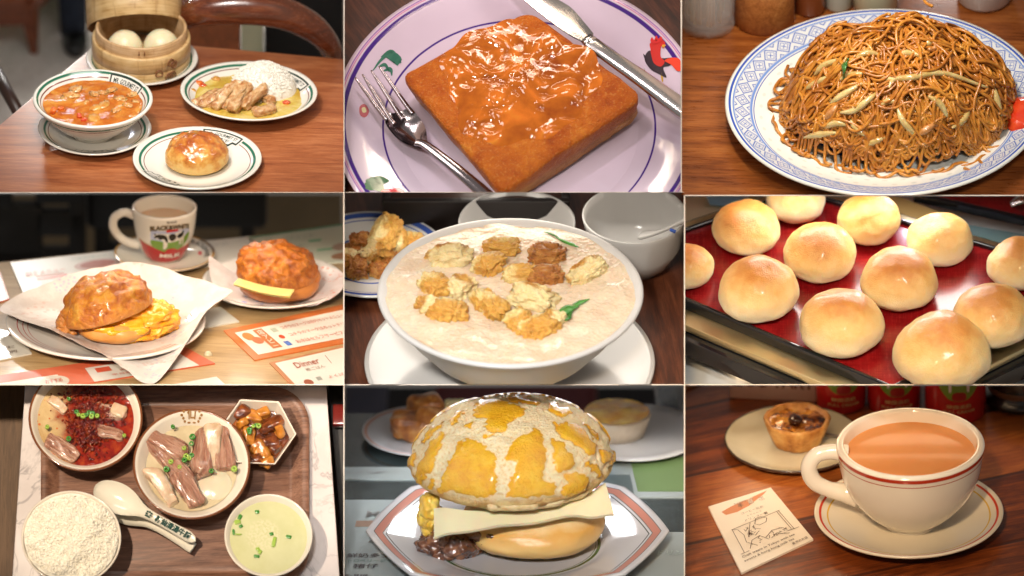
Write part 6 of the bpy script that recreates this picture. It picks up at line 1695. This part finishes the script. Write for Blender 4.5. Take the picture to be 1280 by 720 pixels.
part(t_, 'golden_top', pool(lambda t: .41, .30, 12, 60, .03, 3, 2), ramped('golden_top', 4, [(.3, (.62, .28, .03)), (.7, (.78, .5, .08))], .25, coat=.6))
t_ = thing(c8, 'drinking_glass', 'blurred clear glass behind the right end of the upper right plate', 'glass', ((838 - 640) / 100 - c8.u0, ypr + 1.1, 0))
part(t_, 'glass_wall', lathe([(0, 0), (.2, 0), (.22, .5), (.2, .5), (.18, .04), (0, .03)], 40), flat('frosted', (.4, .45, .5), .1, alpha=.4, coat=1.0))

# octagonal plate
pq = c8.g(647, 668, .2); pq.z = 0
def octf(t): 
    k = 1 / math.cos(((t) % (math.pi / 4)) - math.pi / 8) * math.cos(math.pi / 8)
    return k ** .7
OP = [(0, 0), (1.0, 0), (1.04, .04), (1.3, .08), (1.7, .16), (1.86, .21), (1.9, .235), (1.89, .26), (1.85, .262), (1.6, .20), (1.25, .14), (1.12, .10), (1.05, .075), (0, .07)]
V = []; n_ = 192; th = np.arange(n_) * 2 * np.pi / n_
for r, z in OP:
    w_ = min(1, max(0, (r - 1.1) / .5)); 
    for t in th:
        k = 1 * (1 - w_) + w_ * octf(t); V.append((max(r, 1e-4) * k * math.cos(t), max(r, 1e-4) * k * math.sin(t), z))
F_ = [(i * n_ + j, i * n_ + (j + 1) % n_, (i + 1) * n_ + (j + 1) % n_, (i + 1) * n_ + j) for i in range(len(OP) - 1) for j in range(n_)]
d = ND('octagon_glaze')
r = d.rad(); a = d.ang()
aa = d.sub(d.m_('MODULO', d.add(a, 8 * math.pi / 4), math.pi / 4), math.pi / 8)
oc = d.m_('POWER', d.mul(d.m_('DIVIDE', 1.0, d.m_('COSINE', aa)), math.cos(math.pi / 8)), .7)
ro = d.m_('DIVIDE', r, oc)
z = d.xyz()[2]
c = d.mix(d.noise(2, 2), (.56, .56, .60), (.60, .60, .63))
PK = (.52, .22, .17)
c = d.mix(d.band(ro, 1.69, 1.79, .004), c, PK)
for b0, b1 in ((1.68, 1.69), (1.79, 1.80), (1.635, 1.65)): c = d.mix(d.band(ro, b0, b1, .003), c, (.08, .09, .08))
c = d.mix(d.band(r, 1.0, 1.04, .004), c, (.09, .15, .06)); c = d.mix(d.band(r, .975, .985, .003), c, (.09, .15, .06))
M_oct = d.end(c, .1, coat=.5)
t_ = thing(c8, 'octagonal_plate', 'white octagonal plate with salmon and green border lines under the cheese bun', 'plate', pq)
part(t_, 'dish', (A(V), F_), M_oct)

# the bun
bq = A(c8.g(640, 668, .1)); bb = (bq[0], bq[1], .075)
cb8 = thing(c8, 'cheese_bun', 'large split bun with crackled yellow crust, cheese slice and saucy meat', 'filled bun', bb)
V0, F0 = ico(6)
rgc = random.Random(8)
# glaze patches: azimuth (deg, -90 faces the camera), elevation, size
SE = [(-116, 22, 1.15), (-74, 24, 1.15), (-100, 62, 1.05), (-44, 30, .95), (-150, 28, .95), (-132, 50, .6), (-22, 26, .8), (-165, 10, .6), (-12, 14, .6), (-35, 60, .7), (40, 50, 1), (90, 40, 1), (140, 45, 1), (180, 30, .8), (0, 75, .7), (60, 20, 1), (110, 12, 1), (165, 62, .7), (-130, 10, .45), (-118, 78, .5), (-84, 82, .5), (15, 35, .8), (-52, 55, .55), (-175, 50, .7)]
seeds = A([(math.cos(R(a)) * math.cos(R(e)), math.sin(R(a)) * math.cos(R(e)), math.sin(R(e))) for a, e, s in SE]); sz = A([s for a, e, s in SE])
def crustmask(P):
    N = A([(fbm(v, 2.6, 4, 11), fbm(v, 2.6, 4, 23), fbm(v, 2.6, 4, 37)) for v in P]) * .13 + A([(fbm(v, 9, 3, 51), fbm(v, 9, 3, 63), fbm(v, 9, 3, 77)) for v in P]) * .045
    Q = P + N; Q = Q / np.linalg.norm(Q, axis=1)[:, None]
    D = np.arccos(np.clip(Q @ seeds.T, -1, 1)) - .16 * (sz - 1)[None, :] * 1.0
    Ds = np.sort(D, axis=1); e1 = Ds[:, 1] - Ds[:, 0]
    ok = np.clip((e1 - .055) / .05, 0, 1) * np.clip((.50 - Ds[:, 0]) / .05, 0, 1)
    return ok
mask = crustmask(V0)
out = np.empty_like(V0)
PATCH = [[(395, 395), (370, 400), (365, 385), (415, 290), (440, 225), (480, 203), (530, 225), (575, 265), (583, 330), (575, 405), (540, 428), (470, 420)],
    [(628, 425), (630, 360), (660, 330), (650, 290), (612, 285), (640, 240), (680, 205), (725, 165), (755, 190), (768, 250), (762, 330), (760, 380), (800, 378), (795, 415), (745, 430), (680, 425)],
    [(500, 80), (560, 68), (640, 78), (700, 95), (690, 125), (640, 150), (615, 185), (580, 190), (540, 160), (548, 130), (505, 125), (492, 100)],
    [(800, 155), (850, 160), (905, 190), (955, 230), (940, 275), (915, 280), (880, 240), (840, 215), (805, 185)], [(800, 210), (835, 225), (845, 270), (880, 300), (878, 318), (835, 325), (800, 330), (795, 270)],
    [(835, 345), (880, 335), (918, 370), (910, 410), (850, 432), (822, 415), (850, 385)], [(300, 285), (335, 225), (385, 185), (395, 200), (350, 280), (340, 320), (300, 330), (285, 345), (275, 335)],
    [(290, 270), (275, 300), (255, 305), (262, 270), (285, 240)], [(455, 150), (500, 140), (505, 155), (470, 162)], [(300, 215), (340, 165), (400, 130), (375, 160), (320, 215)], [(780, 85), (840, 95), (870, 130), (820, 125), (790, 110)],
    [(590, 55), (660, 50), (740, 70), (745, 88), (700, 80), (620, 65)], [(275, 345), (320, 335), (315, 365), (285, 375)], [(905, 150), (950, 185), (965, 225), (930, 190)], [(915, 305), (965, 330), (975, 365), (930, 350)],
    [(410, 140), (450, 100), (470, 92), (440, 140)], [(960, 260), (1005, 270), (1010, 310), (975, 315)], [(325, 380), (340, 345), (355, 350), (340, 392)], [(535, 185), (570, 190), (575, 200), (545, 200)]]
X_ = V0[:, 0] * 1.27; Y_ = V0[:, 1] * 1.2; Z_ = np.where(V0[:, 2] > 0, np.abs(V0[:, 2]) ** .93 * .80, -.2 * np.abs(V0[:, 2])) + .98 + .075
wn = A([(fbm(v, 5, 4, 91), fbm(v, 5, 4, 95)) for v in V0]) * 14 + A([(fbm(v, 18, 3, 91), fbm(v, 18, 3, 95)) for v in V0]) * 9
QX = (((X_ + bb[0] + c8.u0) * 100 + 640) - 426) * 2.977 + wn[:, 0]
QY = ((360 - 100 * (c8.v0 + (Y_ + bb[1]) * c8.sn + Z_ * c8.cs)) - 478) * 2.977 + wn[:, 1]
pm = np.full(len(V0), -1e3)
for pg in PATCH:
    pg = A(pg); ins = np.zeros(len(V0), bool); dm = np.full(len(V0), 1e9)
    for i in range(len(pg)):
        a_, b_ = pg[i], pg[(i + 1) % len(pg)]; e_ = b_ - a_
        t_ = np.clip(((QX - a_[0]) * e_[0] + (QY - a_[1]) * e_[1]) / (e_ @ e_), 0, 1)
        dm = np.minimum(dm, np.hypot(QX - a_[0] - t_ * e_[0], QY - a_[1] - t_ * e_[1]))
        c_ = ((a_[1] > QY) != (b_[1] > QY)); ins ^= c_ & (QX < (b_[0] - a_[0]) * (QY - a_[1]) / (b_[1] - a_[1] + 1e-9) + a_[0])
    pm = np.maximum(pm, np.where(ins, dm, -dm))
front = V0[:, 1] < V0[:, 2] * .55 + .05
mask = np.where(front, np.clip(pm / 9 + .5, 0, 1), mask)
for i, v in enumerate(V0):
    z_ = v[2]; n1_ = fbm(v, 7, 4, 5); k = 1 + .02 * fbm(v, 1.6, 2, 2)
    if z_ > -.02:
        k += .026 * mask[i] + .030 * n1_ * (1 - mask[i]) - .016 * (1 - mask[i])
        k += .015 * fbm((v[0], v[1], 0), 6, 3, 7) * max(0, 1 - z_ * 4)
        out[i] = (v[0] * 1.27 * k, v[1] * 1.2 * k, (max(z_, 0) ** .93) * .80 * k)
    else:
        rgd = 1 + .10 * fbm((v[0], v[1], 0), 5, 3, 7)
        out[i] = (v[0] * 1.27 * k * (1 - .10 * abs(z_)), v[1] * 1.2 * k * (1 - .10 * abs(z_)), -abs(z_) ** .75 * .26 * rgd)
me = mk('crust', (out, F0), None or flat('tmp8', (1, 1, 1)))
at = me.attributes.new('glaze', 'FLOAT', 'POINT'); at.data.foreach_set('value', mask.astype(np.float32) * (V0[:, 2] > -.05))
d = ND('crackled_crust')
an = d.n.new('ShaderNodeAttribute'); an.attribute_name = 'glaze'; g_ = an.outputs['Fac']
n1 = d.noise(5, 5, .6); n2 = d.noise(28, 5, .65); z = d.xyz()[2]
gg = d.sm(d.add(g_, d.mul(d.sub(n2, .5), .5)), .25, .55)
yel = d.ramp(d.add(d.mul(n1, .7), d.mul(n2, .3)), [(.2, (.58, .24, .004)), (.5, (.68, .36, .006)), (.8, (.76, .47, .03))])
edge = d.mul(d.sm(g_, .25, .95, 1.0, 0.0), gg)
yel = d.mix(d.mul(edge, .5), yel, (.66, .28, .02))
crm = d.ramp(n2, [(.25, (.76, .50, .22)), (.45, (.88, .72, .44)), (.75, (.92, .82, .60))])
crm = d.mix(d.sm(z, -.02, .10, .9, 0.0), crm, d.ramp(n1, [(.3, (.5, .25, .06)), (.7, (.7, .5, .22))]))
M_cr8 = d.end(d.mix(gg, crm, yel), d.mix(gg, (.8, .8, .8), (.17, .17, .17)), d.bump(d.add(d.mul(n2, d.sub(1.5, gg)), d.mul(n1, .6)), .8, .05), spec=d.mix(gg, (.1, .1, .1), (.7, .7, .7)), coat=d.mul(gg, .35), coatr=.12, sss=.15, sscale=.08)
me.materials.clear(); me.materials.append(M_cr8)
part(cb8, 'crust', me, None, (0, 0, .98), Ry(R(-2)))
M_under = ramped('torn_dough', 8, [(.3, (.62, .42, .18)), (.7, (.76, .62, .36))], .5, .5, sss=.2, sscale=.05)
part(cb8, 'torn_edge', lathe([(0, -.2), (.9, -.22), (1.12, -.12), (1.2, -.02), (1.1, .05), (0, .05)], 150, rf=lambda t: 1 + .05 * noise.noise((4 * math.cos(t), 4 * math.sin(t), 0)) + .04 * noise.noise((11 * math.cos(t), 11 * math.sin(t), 2))), M_under, (0, 0, .96))
d = ND('lower_bun'); z = d.xyz()[2]; n1 = d.noise(3, 5, .6); n2 = d.noise(20, 4)
t = d.add(z, d.mul(d.sub(n1, .5), .12))
cb = d.ramp(t, [(.0, (.62, .36, .10)), (.25, (.70, .46, .17)), (.42, (.64, .34, .08)), (.55, (.74, .58, .32))])
M_low = d.end(cb, .4, d.bump(n2, .15, .02), sss=.2, sscale=.06)
part(cb8, 'lower_bun', blob(.90, .90, .34, .04, 1.6, 5, 5, flat=.85, e=.9), M_low, (.27, -.14, .0))
M_meat8 = ramped('saucy_meat', 6, [(.25, (.035, .012, .006)), (.5, (.13, .045, .02)), (.75, (.30, .13, .06))], .12, .6, coat=.9, coatr=.06)
for k, (zx, zy, z_, s) in enumerate(((345, 600, .2, .20), (390, 615, .15, .19), (430, 590, .25, .24), (470, 600, .2, .20), (380, 575, .3, .2), (520, 560, .35, .2), (330, 580, .25, .14), (600, 555, .4, .2), (700, 530, .46, .22), (800, 505, .5, .2), (455, 630, .1, .12), (350, 470, .6, .1), (560, 570, .34, .16), (650, 545, .42, .16))):
    q = A(c8.g(*z8(zx, zy), z_)) - A(bb); dd = -.06 if zx < 560 else -.12
    part(cb8, 'meat_piece', blob(s, s * .9, s * .7, .35, 1.6, k * 3, 4), M_meat8, (q[0], q[1] + dd, z_ - .08), Rz(k))
M_eg8 = ramped('omelette', 5, [(.3, (.70, .42, .04)), (.7, (.80, .62, .16))], .25, .4, coat=.4, sss=.2, sscale=.05)
for zx, zy, z_, s in ((318, 470, .75, .16), (305, 510, .6, .14), (315, 545, .45, .13), (325, 505, .6, .16)):
    q = A(c8.g(*z8(zx, zy), z_)) - A(bb)
    part(cb8, 'omelette_fold', blob(s * .8, s * 1.4, s * 1.1, .3, 1.6, zx, 4), M_eg8, (q[0] + .04, q[1] + .25, z_ - .15))
CH = [[(346, 500, .70), (347, 578, .62)], [(430, 500, .78), (430, 555, .70)], [(560, 500, .78), (560, 538, .74)], [(700, 490, .80), (700, 520, .76)], [(850, 460, .84), (850, 497, .78)], [(940, 430, .88), (940, 496, .78)], [(985, 400, .92), (1017, 492, .78)]]
Aa = cr([A(c8.g(*z8(a_[0], a_[1]), a_[2])) - A(bb) + A((0, .15, .03)) for a_, b_ in CH], 30); Bb = cr([A(c8.g(*z8(b_[0], b_[1]), b_[2])) - A(bb) for a_, b_ in CH], 30)
def chs(u, v):
    i = min(int(u * 30), 29); k = u * 30 - i
    a_ = Aa[i] * (1 - k) + Aa[i + 1] * k; b_ = Bb[i] * (1 - k) + Bb[i + 1] * k
    p_ = a_ * (1 - v) + b_ * v; p_[2] += .018 * math.sin(u * 9 + 1) * (1 - v) + .012 * math.sin(u * 21); return p_
g1 = sheet(60, 8, lambda u, v: chs(u, 1 - v)); g2 = (g1[0] + A((0, .03, -.045)), [f[::-1] for f in g1[1]])
nb = 61
rim_ = [(i, i + nb * 9, i + 1 + nb * 9, i + 1) for i in range(60)]
g = join(g1, g2); 
part(cb8, 'cheese_slice', (g[0], g[1] + [tuple(q_) for q_ in rim_] + [(60 + nb * j, 60 + nb * (j + 9), 60 + nb * (j + 10), 60 + nb * (j + 1)) for j in range(8)] + [(nb * (j + 1), nb * (j + 10), nb * (j + 9), nb * j) for j in range(8)]), flat('white_cheese', (.80, .74, .50), .22, sss=.3, sscale=.06, coat=.4), smooth='auto')

# ================================================================ compartment 9: milk tea, egg tart and business card
c9 = Cell(856.2, 1280, 481.6, 720, 29, -.3, 'RB')
z9 = lambda x, y: (850 + x / 2.977, 478 + y / 2.977)
G9 = lambda x, y, z=0: c9.g(*z9(x, y), z)
M_tab9 = wood('dark_cherry_planks', (.09, .018, .004), (.27, .062, .011), (.44, .135, .025), -.42, .8, .3, planks=1.6, coat=.35, gap=(.06, .014, .005))
solo(c9, 'plank_table', prism([(-3, -2), (6, -2), (6, 6.5), (-3, 6.5)], -.2, 0), M_tab9, 'dark reddish plank table under the tea cup and card', 'table', smooth=False)
solo(c9, 'wall', sheet(1, 1, lambda u, v: (-3 + 9 * u, 6.4, -1 + 5 * v)), flat('brown_black_wall', (.02, .01, .006), .7), kind='structure', smooth=False)
o = G9(60, 25, 0)
solo(c9, 'wooden_ledge', xf(box(2.2, .35, .12, .02), Rz(.42)), wood('light_ledge', (.3, .12, .04), (.5, .24, .09), (.62, .35, .15), .4, 1, .3), 'pale wooden ledge crossing the upper left corner', 'ledge', (o.x - .2, o.y + .15, 0), smooth='auto')
# saucer and cup
sq = c9.g(1136, 645, .16); sq.z = 0
t_ = thing(c9, 'saucer', 'white saucer with red and yellow rings under the milk tea cup', 'saucer', sq)
part(t_, 'dish', lathe([(0, 0), (.55, 0), (.6, .03), (.9, .09), (1.14, .18), (1.18, .2), (1.185, .22), (1.17, .23), (1.1, .205), (.85, .12), (.6, .07), (.4, .06), (0, .055)], 140), glaze('red_yellow_glaze', (.72, .66, .55), [(1.095, 1.125, (.55, .05, .02), .004), (1.005, 1.025, (.66, .42, .06), .005)]))
cup = thing(c9, 'tea_cup', 'thick white cup with red rim bands holding milk tea', 'cup', (sq.x + .02, sq.y, .06))
CP9 = [(0, .0), (.30, 0), (.33, .02), (.34, .05), (.45, .12), (.62, .28), (.78, .50), (.87, .74), (.915, 1.0), (.93, 1.10), (.925, 1.13), (.90, 1.15), (.86, 1.15), (.835, 1.13), (.82, 1.05), (.80, .9), (.7, .6), (.4, .2), (0, .15)]
d = ND('banded_cup'); z = d.xyz()[2]; r = d.rad()
outer = d.sm(r, .80, .82)
wv = d.mul(d.sub(d.noise(3, 2), .5), .006); z2 = d.add(z, wv)
c = d.mix(d.noise(2, 2), (.70, .65, .58), (.74, .70, .63))
c = d.mix(d.mul(d.band(z2, 1.06, 1.115, .005), d.sm(r, .87, .88)), c, (.38, .03, .012))
c = d.mix(d.mul(d.band(z2, .995, 1.008, .003), d.sm(r, .87, .88)), c, (.38, .05, .02))
part(cup, 'body', lathe(cr(CP9, 90), 140), d.end(c, .12, coat=.5))
d = ND('milk_tea9'); n1 = d.noise(1.5, 3)
part(cup, 'tea', pool(lambda t: .825, .985, 10, 90, .001, 3, 1, .008), d.end(d.mix(n1, (.60, .25, .09), (.64, .29, .11)), .12, sss=.2, sscale=.1, spec=.08))
part(cup, 'handle', tube([(-.80, .02, .98), (-.98, .0, 1.02), (-1.18, -.03, .98), (-1.27, -.05, .82), (-1.20, -.05, .62), (-1.02, -.03, .50), (-.84, 0, .44), (-.66, 0, .40)], [.12, .10, .10, .105, .105, .10, .12, .16], 20, 60, flat=.95, up=(0, 1, 0)), flat('cup_china9', (.72, .67, .60), .12, coat=.5))
# tart plate
pq9 = c9.g(*z9(422, 215), .1); pq9.z = 0
t_ = thing(c9, 'plate', 'cream plate with dark brown edge holding the egg tart', 'plate', pq9)
d = ND('dark_edge_glaze'); r = d.rad(); nz_ = d.noise(6, 3)
c = d.mix(d.noise(3, 3), (.52, .46, .32), (.60, .55, .40)); rr = d.add(r, d.mul(d.sub(nz_, .5), .02))
c = d.mix(d.sm(rr, .835, .855), c, (.05, .03, .02)); c = d.mix(d.m_('LESS_THAN', d.xyz()[2], .045), c, (.05, .03, .02))
part(t_, 'dish', lathe([(0, 0), (.6, 0), (.75, .03), (.85, .09), (.868, .12), (.86, .135), (.83, .13), (.75, .085), (.6, .06), (0, .055)], 110), d.end(c, .2, coat=.3))
tq = c9.g(*z9(436, 215), .1)
tart = thing(c9, 'egg_tart', 'small egg tart with scorched brown custard top on the cream plate', 'egg tart', (tq.x, tq.y, .06))
M_past = ramped('tart_pastry', 5, [(.25, (.30, .10, .015)), (.5, (.52, .23, .05)), (.75, (.66, .38, .12))], .45, .5)
part(tart, 'pastry_shell', lathe([(0, 0), (.26, 0), (.30, .03), (.38, .22), (.415, .33), (.41, .36), (.37, .36), (.34, .30), (0, .27)], 90, rf=lambda t: 1 + .02 * math.sin(7 * t) + .015 * math.sin(17 * t)), M_past)
d = ND('scorched_custard'); n1 = d.noise(5, 5, .6, .6)
part(tart, 'custard', pool(lambda t: .355, .315, 20, 60, .05, 5, 3), d.end(d.ramp(n1, [(.32, (.05, .012, .004)), (.47, (.22, .06, .01)), (.6, (.58, .24, .03)), (.8, (.66, .34, .06))]), .2, d.bump(n1, .5, .04), coat=.6))
part(tart, 'scorched_bubble', blob(.09, .09, .06, .1, 2, 3, 3), flat('burnt', (.05, .012, .004), .2, coat=.6), (-.02, -.02, .34))
p = c9.g(*z9(590, 195), .15)
solo(c9, 'cake_fork', tube([(-.35, .1, .13), (.0, -.02, .14), (.5, -.15, .16), (.9, -.25, .2)], [.03, .02, .02, .03], 8, 20), metal('dark_fork', (.25, .22, .2), .25), 'thin dark fork on the cream plate to the right of the tart', 'fork', (p.x, p.y, 0))
# card
M_card9 = flat('card_stock', (.84, .76, .64), .5)
SK = (.10, .06, .04)
cd9 = card(c9, [z9(228, 714), z9(496, 588), z9(337, 396), z9(105, 467)], 'cream business card with orange brush mark, writing and a small sketch', [
    ('t', .36, .89, .66, .925, SK, 'テイクアウト喫茶'), ('t', .40, .835, .80, .90, SK, '半　路　咖'), ('t', .38, .73, .72, .765, SK, 'コーヒー飲茶'), ('t', .44, .68, .66, .70, SK, 'とりとんて'), ('t', .38, .62, .72, .655, SK, 'ドリンク一覧'),
    ('t', .10, .155, .84, .195, SK, 'Craft treats in Tokyo with tea'), ('t', .10, .095, .80, .135, SK, 'sweets & hong kong milk tea'), ('t', .74, .035, .95, .075, SK, '香港のお店')], z=.008, base=M_card9, th=.02, name='business_card', cat='business card')
qm = quadmap(c9, [z9(228, 714), z9(496, 588), z9(337, 396), z9(105, 467)], .008); oo = qm(.5, .5); oo[2] = 0
br = [(.14, .87), (.3, .90), (.6, .93), (.92, .97), (.85, .93), (.7, .88), (.55, .83), (.35, .80), (.18, .81)]
g = flatshape([tuple((qm(u, v) - oo)[:2]) for u, v in br], .031, 0)
part(cd9, 'brush_mark', g, flat('orange_wash', (.62, .24, .11), .5), smooth=False)
def strokes(lines, wd=.006):
    gs_ = []
    for L_ in lines:
        P = [A(qm(u, v) - oo) + A((0, 0, .034)) for u, v in L_]
        for a_, b_ in zip(P[:-1], P[1:]):
            t_ = b_ - a_; n_ = A((-t_[1], t_[0], 0)); n_ = n_ / (np.linalg.norm(n_) + 1e-9) * wd
            gs_.append((A([a_ - n_, b_ - n_, b_ + n_, a_ + n_]), [(0, 1, 2, 3)]))
    return join(*gs_)
rg9 = random.Random(4); LN = [[(.15, .58), (.15, .22)], [(.10, .22), (.22, .22)], [(.15, .58), (.22, .55), (.26, .45), (.24, .34)], [(.14, .58), (.88, .60)], [(.86, .60), (.88, .26)], [(.83, .60), (.85, .27)], [(.80, .26), (.95, .25)], [(.24, .24), (.32, .34), (.44, .36), (.52, .26)], [(.25, .34), (.35, .24)], [(.5, .3), (.62, .36), (.76, .34), (.8, .28)], [(.56, .26), (.66, .3), (.74, .24)], [(.6, .3), (.8, .22)], [(.5, .58), (.47, .54), (.52, .50), (.62, .51), (.66, .56), (.6, .61), (.52, .61), (.5, .58)], [(.30, .40), (.42, .58)]]
for k in range(26):
    u = rg9.uniform(.30, .46); v = rg9.uniform(.40, .54); LN.append([(u, v), (u + rg9.gauss(0, .04), v + rg9.gauss(0, .03))])
for k in range(20):
    u = rg9.uniform(.28, .8); v = rg9.uniform(.26, .34); LN.append([(u, v), (u + rg9.gauss(0, .04), v + rg9.gauss(0, .02))])
part(cd9, 'sketch', strokes(LN, .004), flat('sketch_ink', SK, .5), smooth=False, kind='stuff')
# milk tins at the back
RC = flat('can_red', (.42, .012, .012), .2, coat=.4)
for k, (px, rr, by, lb) in enumerate(((z9(598, 0)[0], .32, 518, 'leftmost of the three red milk tins behind the cup'), (z9(797, 0)[0], .34, 521, 'middle one of the three red milk tins behind the cup'), (z9(1025, 0)[0], .385, 532, 'rightmost of the three red milk tins behind the cup'))):
    q = c9.g(px, by, 0); t_ = thing(c9, 'milk_tin', lb, 'tin', (q.x, q.y + rr, 0), group='milk tins behind the cup')
    part(t_, 'tin_body', lathe([(0, 0), (rr * .97, 0), (rr, .02), (rr, 1.4), (rr * .97, 1.42), (0, 1.4)], 64), RC)
    cyl = lambda zz_: rr
    def ca(pts, lv): return oncyl(flatshape([(a_[0], a_[1]) for a_ in ccr([(x_, y_, 0) for x_, y_ in pts], 30)], 0, 2), lambda z_: rr + .002 * lv, R(-90) + .12)
    zc0 = .42 if k == 2 else .36
    part(t_, 'grass_print', ca([(-.26, zc0 + .3), (.26, zc0 + .3), (.26, zc0 + .12), (.14, zc0 - .04), (0, zc0 - .08), (-.14, zc0 - .04), (-.26, zc0 + .12)], 0), flat('grass_print', (.16, .28, .04), .25))
    part(t_, 'cow_print', join(ca([(-.15, zc0 + .5), (.15, zc0 + .5), (.16, zc0 + .25), (.1, zc0 + .16), (-.1, zc0 + .16), (-.16, zc0 + .25)], 1), ca([(-.13, zc0 + .2), (-.10, zc0 + .2), (-.10, zc0 + .06), (-.13, zc0 + .06)], 1), ca([(.10, zc0 + .2), (.13, zc0 + .2), (.13, zc0 + .06), (.10, zc0 + .06)], 1)), flat('cow_white', (.66, .62, .56), .3), smooth=False)
    g = text('北', .2, bold=.006); V = A(g[0]); V[:, 1] = V[:, 1] * .6 + zc0 - .04
    part(t_, 'gold_mark', join(ca([(-.07, zc0 + .04), (.07, zc0 + .04), (.08, zc0 - .06), (-.08, zc0 - .06)], 2), ), flat('can_red_dark', (.30, .01, .01), .3))
    bits = [oncyl((A(g_[0]) * A((.8, .6, 1)) + A((0, zc0 - .16 - .07 * j, 0)), g_[1]), lambda z_: rr + .004, R(-90) + .12) for j, g_ in enumerate((text('特級淡奶', .1, bold=.002), text('FULL CREAM', .09, bold=.002)))]
    part(t_, 'lettering', join(*bits), flat('pale_gold_ink', (.5, .3, .12), .3), smooth=False)
# printed box
q = G9(355, 75, 0)
bx = thing(c9, 'printed_box', 'pale pink box printed with large brown letters behind the tart plate', 'box', (q.x, q.y + .25, 0))
part(bx, 'box_body', xf(box(1.12, .4, .9, .02), Rz(-.10)), flat('pink_card', (.50, .32, .27), .5), smooth='auto')
g = text('EGG TART', .30, bold=.008); V = A(g[0]); V[:, 0] *= 1.0 / (V[:, 0].max() - V[:, 0].min()); V = np.stack([V[:, 0], np.full(len(V), -.206), V[:, 1] * .9 + .27], 1)
part(bx, 'lettering', xf((V, g[1]), Rz(-.10)), flat('brown_ink9', (.16, .06, .04), .5), smooth=False)
g = disc_(24); V = A(g[0]); V = np.stack([(V[:, 0] - .5) * .24 - .02, np.full(len(V), -.206), (V[:, 1] - .5) * .22 + .42], 1)
part(bx, 'round_mark', xf((V, g[1]), Rz(-.10)), flat('dark_mark9', (.12, .02, .02), .5), smooth=False)
q = G9(1225, 120, 0)
t_ = thing(c9, 'black_pot', 'black round pot at the upper right edge beside the milk tins', 'pot', (q.x + .15, q.y + .4, 0))
part(t_, 'pot_body', lathe([(0, 0), (.4, 0), (.48, .05), (.46, .12), (.40, .16), (.42, .5), (.40, 1.0), (0, 1.0)], 60), flat('black_pot', (.012, .01, .009), .25, coat=.4))
part(t_, 'pot_band', lathe([(.425, .20), (.44, .24), (.425, .28)], 60), flat('bronze_band', (.12, .05, .02), .3))

# ---------------------------------------------------------------- cabinet partitions
PART = flat('partition_paint', (.82, .72, .62), .6)
def partition(x0, x1, y0, y1, d0, d1, name='partition_wall'):
    g = box(abs(x1 - x0) / 100, d1 - d0, abs(y1 - y0) / 100)
    o = bpy.data.objects.new(name, mk(name, g, PART, False)); COL.objects.link(o)
    o.matrix_world = FR @ T(((x0 + x1) / 2 - 640) / 100, (d0 + d1) / 2, (360 - max(y0, y1)) / 100)
    setp(o, kind='structure')
    return o
partition(429.6, 430.6, -160, 240.5, -.75, 9)
partition(429.4, 430.4, 240.5, 480.5, -.75, 9)
partition(429.4, 430.4, 480.5, 780, -.75, 12)
partition(851, 852.2, -160, 240.5, -.75, 9)
partition(855, 856.2, 244.5, 480.5, -.75, 9)
partition(855, 856.2, 480.5, 780, -.75, 12)
for a, b, y in ((-60, 429.5, 480.3), (430.5, 855, 480.3), (856.2, 1340, 480.3)):
    partition(a, b, y, y + 1.1, -.5, .5, 'shelf_lip')
partition(856.2, 1340, 243.6, 244.8, -.5, .5, 'shelf_lip')
partition(-60, 429.5, 240.2, 240.7, -.5, .5, 'shelf_lip')
partition(430.5, 855, 240.0, 240.5, -.5, .5, 'shelf_lip')

# ---------------------------------------------------------------- saw every table flush with its compartment
bpy.context.view_layer.update()
FRI = FR.inverted()
def cell_of(o):
    while o is not None:
        if o.name in CELL_OF: return CELL_OF[o.name]
        o = o.parent
    return None
doomed = []
for o in list(sc.objects):
    if o.type != 'MESH': continue
    c = cell_of(o)
    if c is None: continue
    x0, x1, y0, y1 = c.b
    M2 = FRI @ o.matrix_world
    n = len(o.data.vertices)
    co = np.empty(n * 3); o.data.vertices.foreach_get('co', co); co = co.reshape(-1, 3)
    m = np.array(M2); W = co @ m[:3, :3].T + m[:3, 3]
    lo, hi = W.min(0), W.max(0)
    lim = []
    if 'L' not in c.open: lim.append((0, (x0 - 640) / 100, -1))
    if 'R' not in c.open: lim.append((0, (x1 - 640) / 100, 1))
    if 'T' not in c.open: lim.append((2, (360 - y0) / 100, 1))
    if 'B' not in c.open: lim.append((2, (360 - y1) / 100, -1))
    todo = []; dead = False
    for ax, val, sg in lim:
        if sg > 0:
            if lo[ax] >= val: dead = True
            elif hi[ax] > val + 1e-5: todo.append((ax, val, sg))
        else:
            if hi[ax] <= val: dead = True
            elif lo[ax] < val - 1e-5: todo.append((ax, val, sg))
    if dead: doomed.append(o); continue
    if not todo: continue
    me = o.data.copy(); o.data = me
    bm = bmesh.new(); bm.from_mesh(me); inv = M2.inverted(); nt = M2.to_3x3().transposed()
    for ax, val, sg in todo:
        p = Vector((0, 0, 0)); p[ax] = val
        nn = Vector((0, 0, 0)); nn[ax] = sg
        pl = inv @ p; nl = (nt @ nn).normalized()
        bmesh.ops.bisect_plane(bm, geom=bm.verts[:] + bm.edges[:] + bm.faces[:], plane_co=pl, plane_no=nl, clear_outer=True, dist=1e-6)
    if not bm.faces: doomed.append(o)
    else: bm.to_mesh(me)
    bm.free()
dn = set(doomed)
for o in doomed:
    for ch in list(o.children):
        if ch not in dn:
            mw = ch.matrix_world.copy(); ch.parent = o.parent; ch.matrix_world = mw
for o in doomed: bpy.data.objects.remove(o)
for o in list(sc.objects):
    if o.type == 'EMPTY' and not o.children: bpy.data.objects.remove(o)
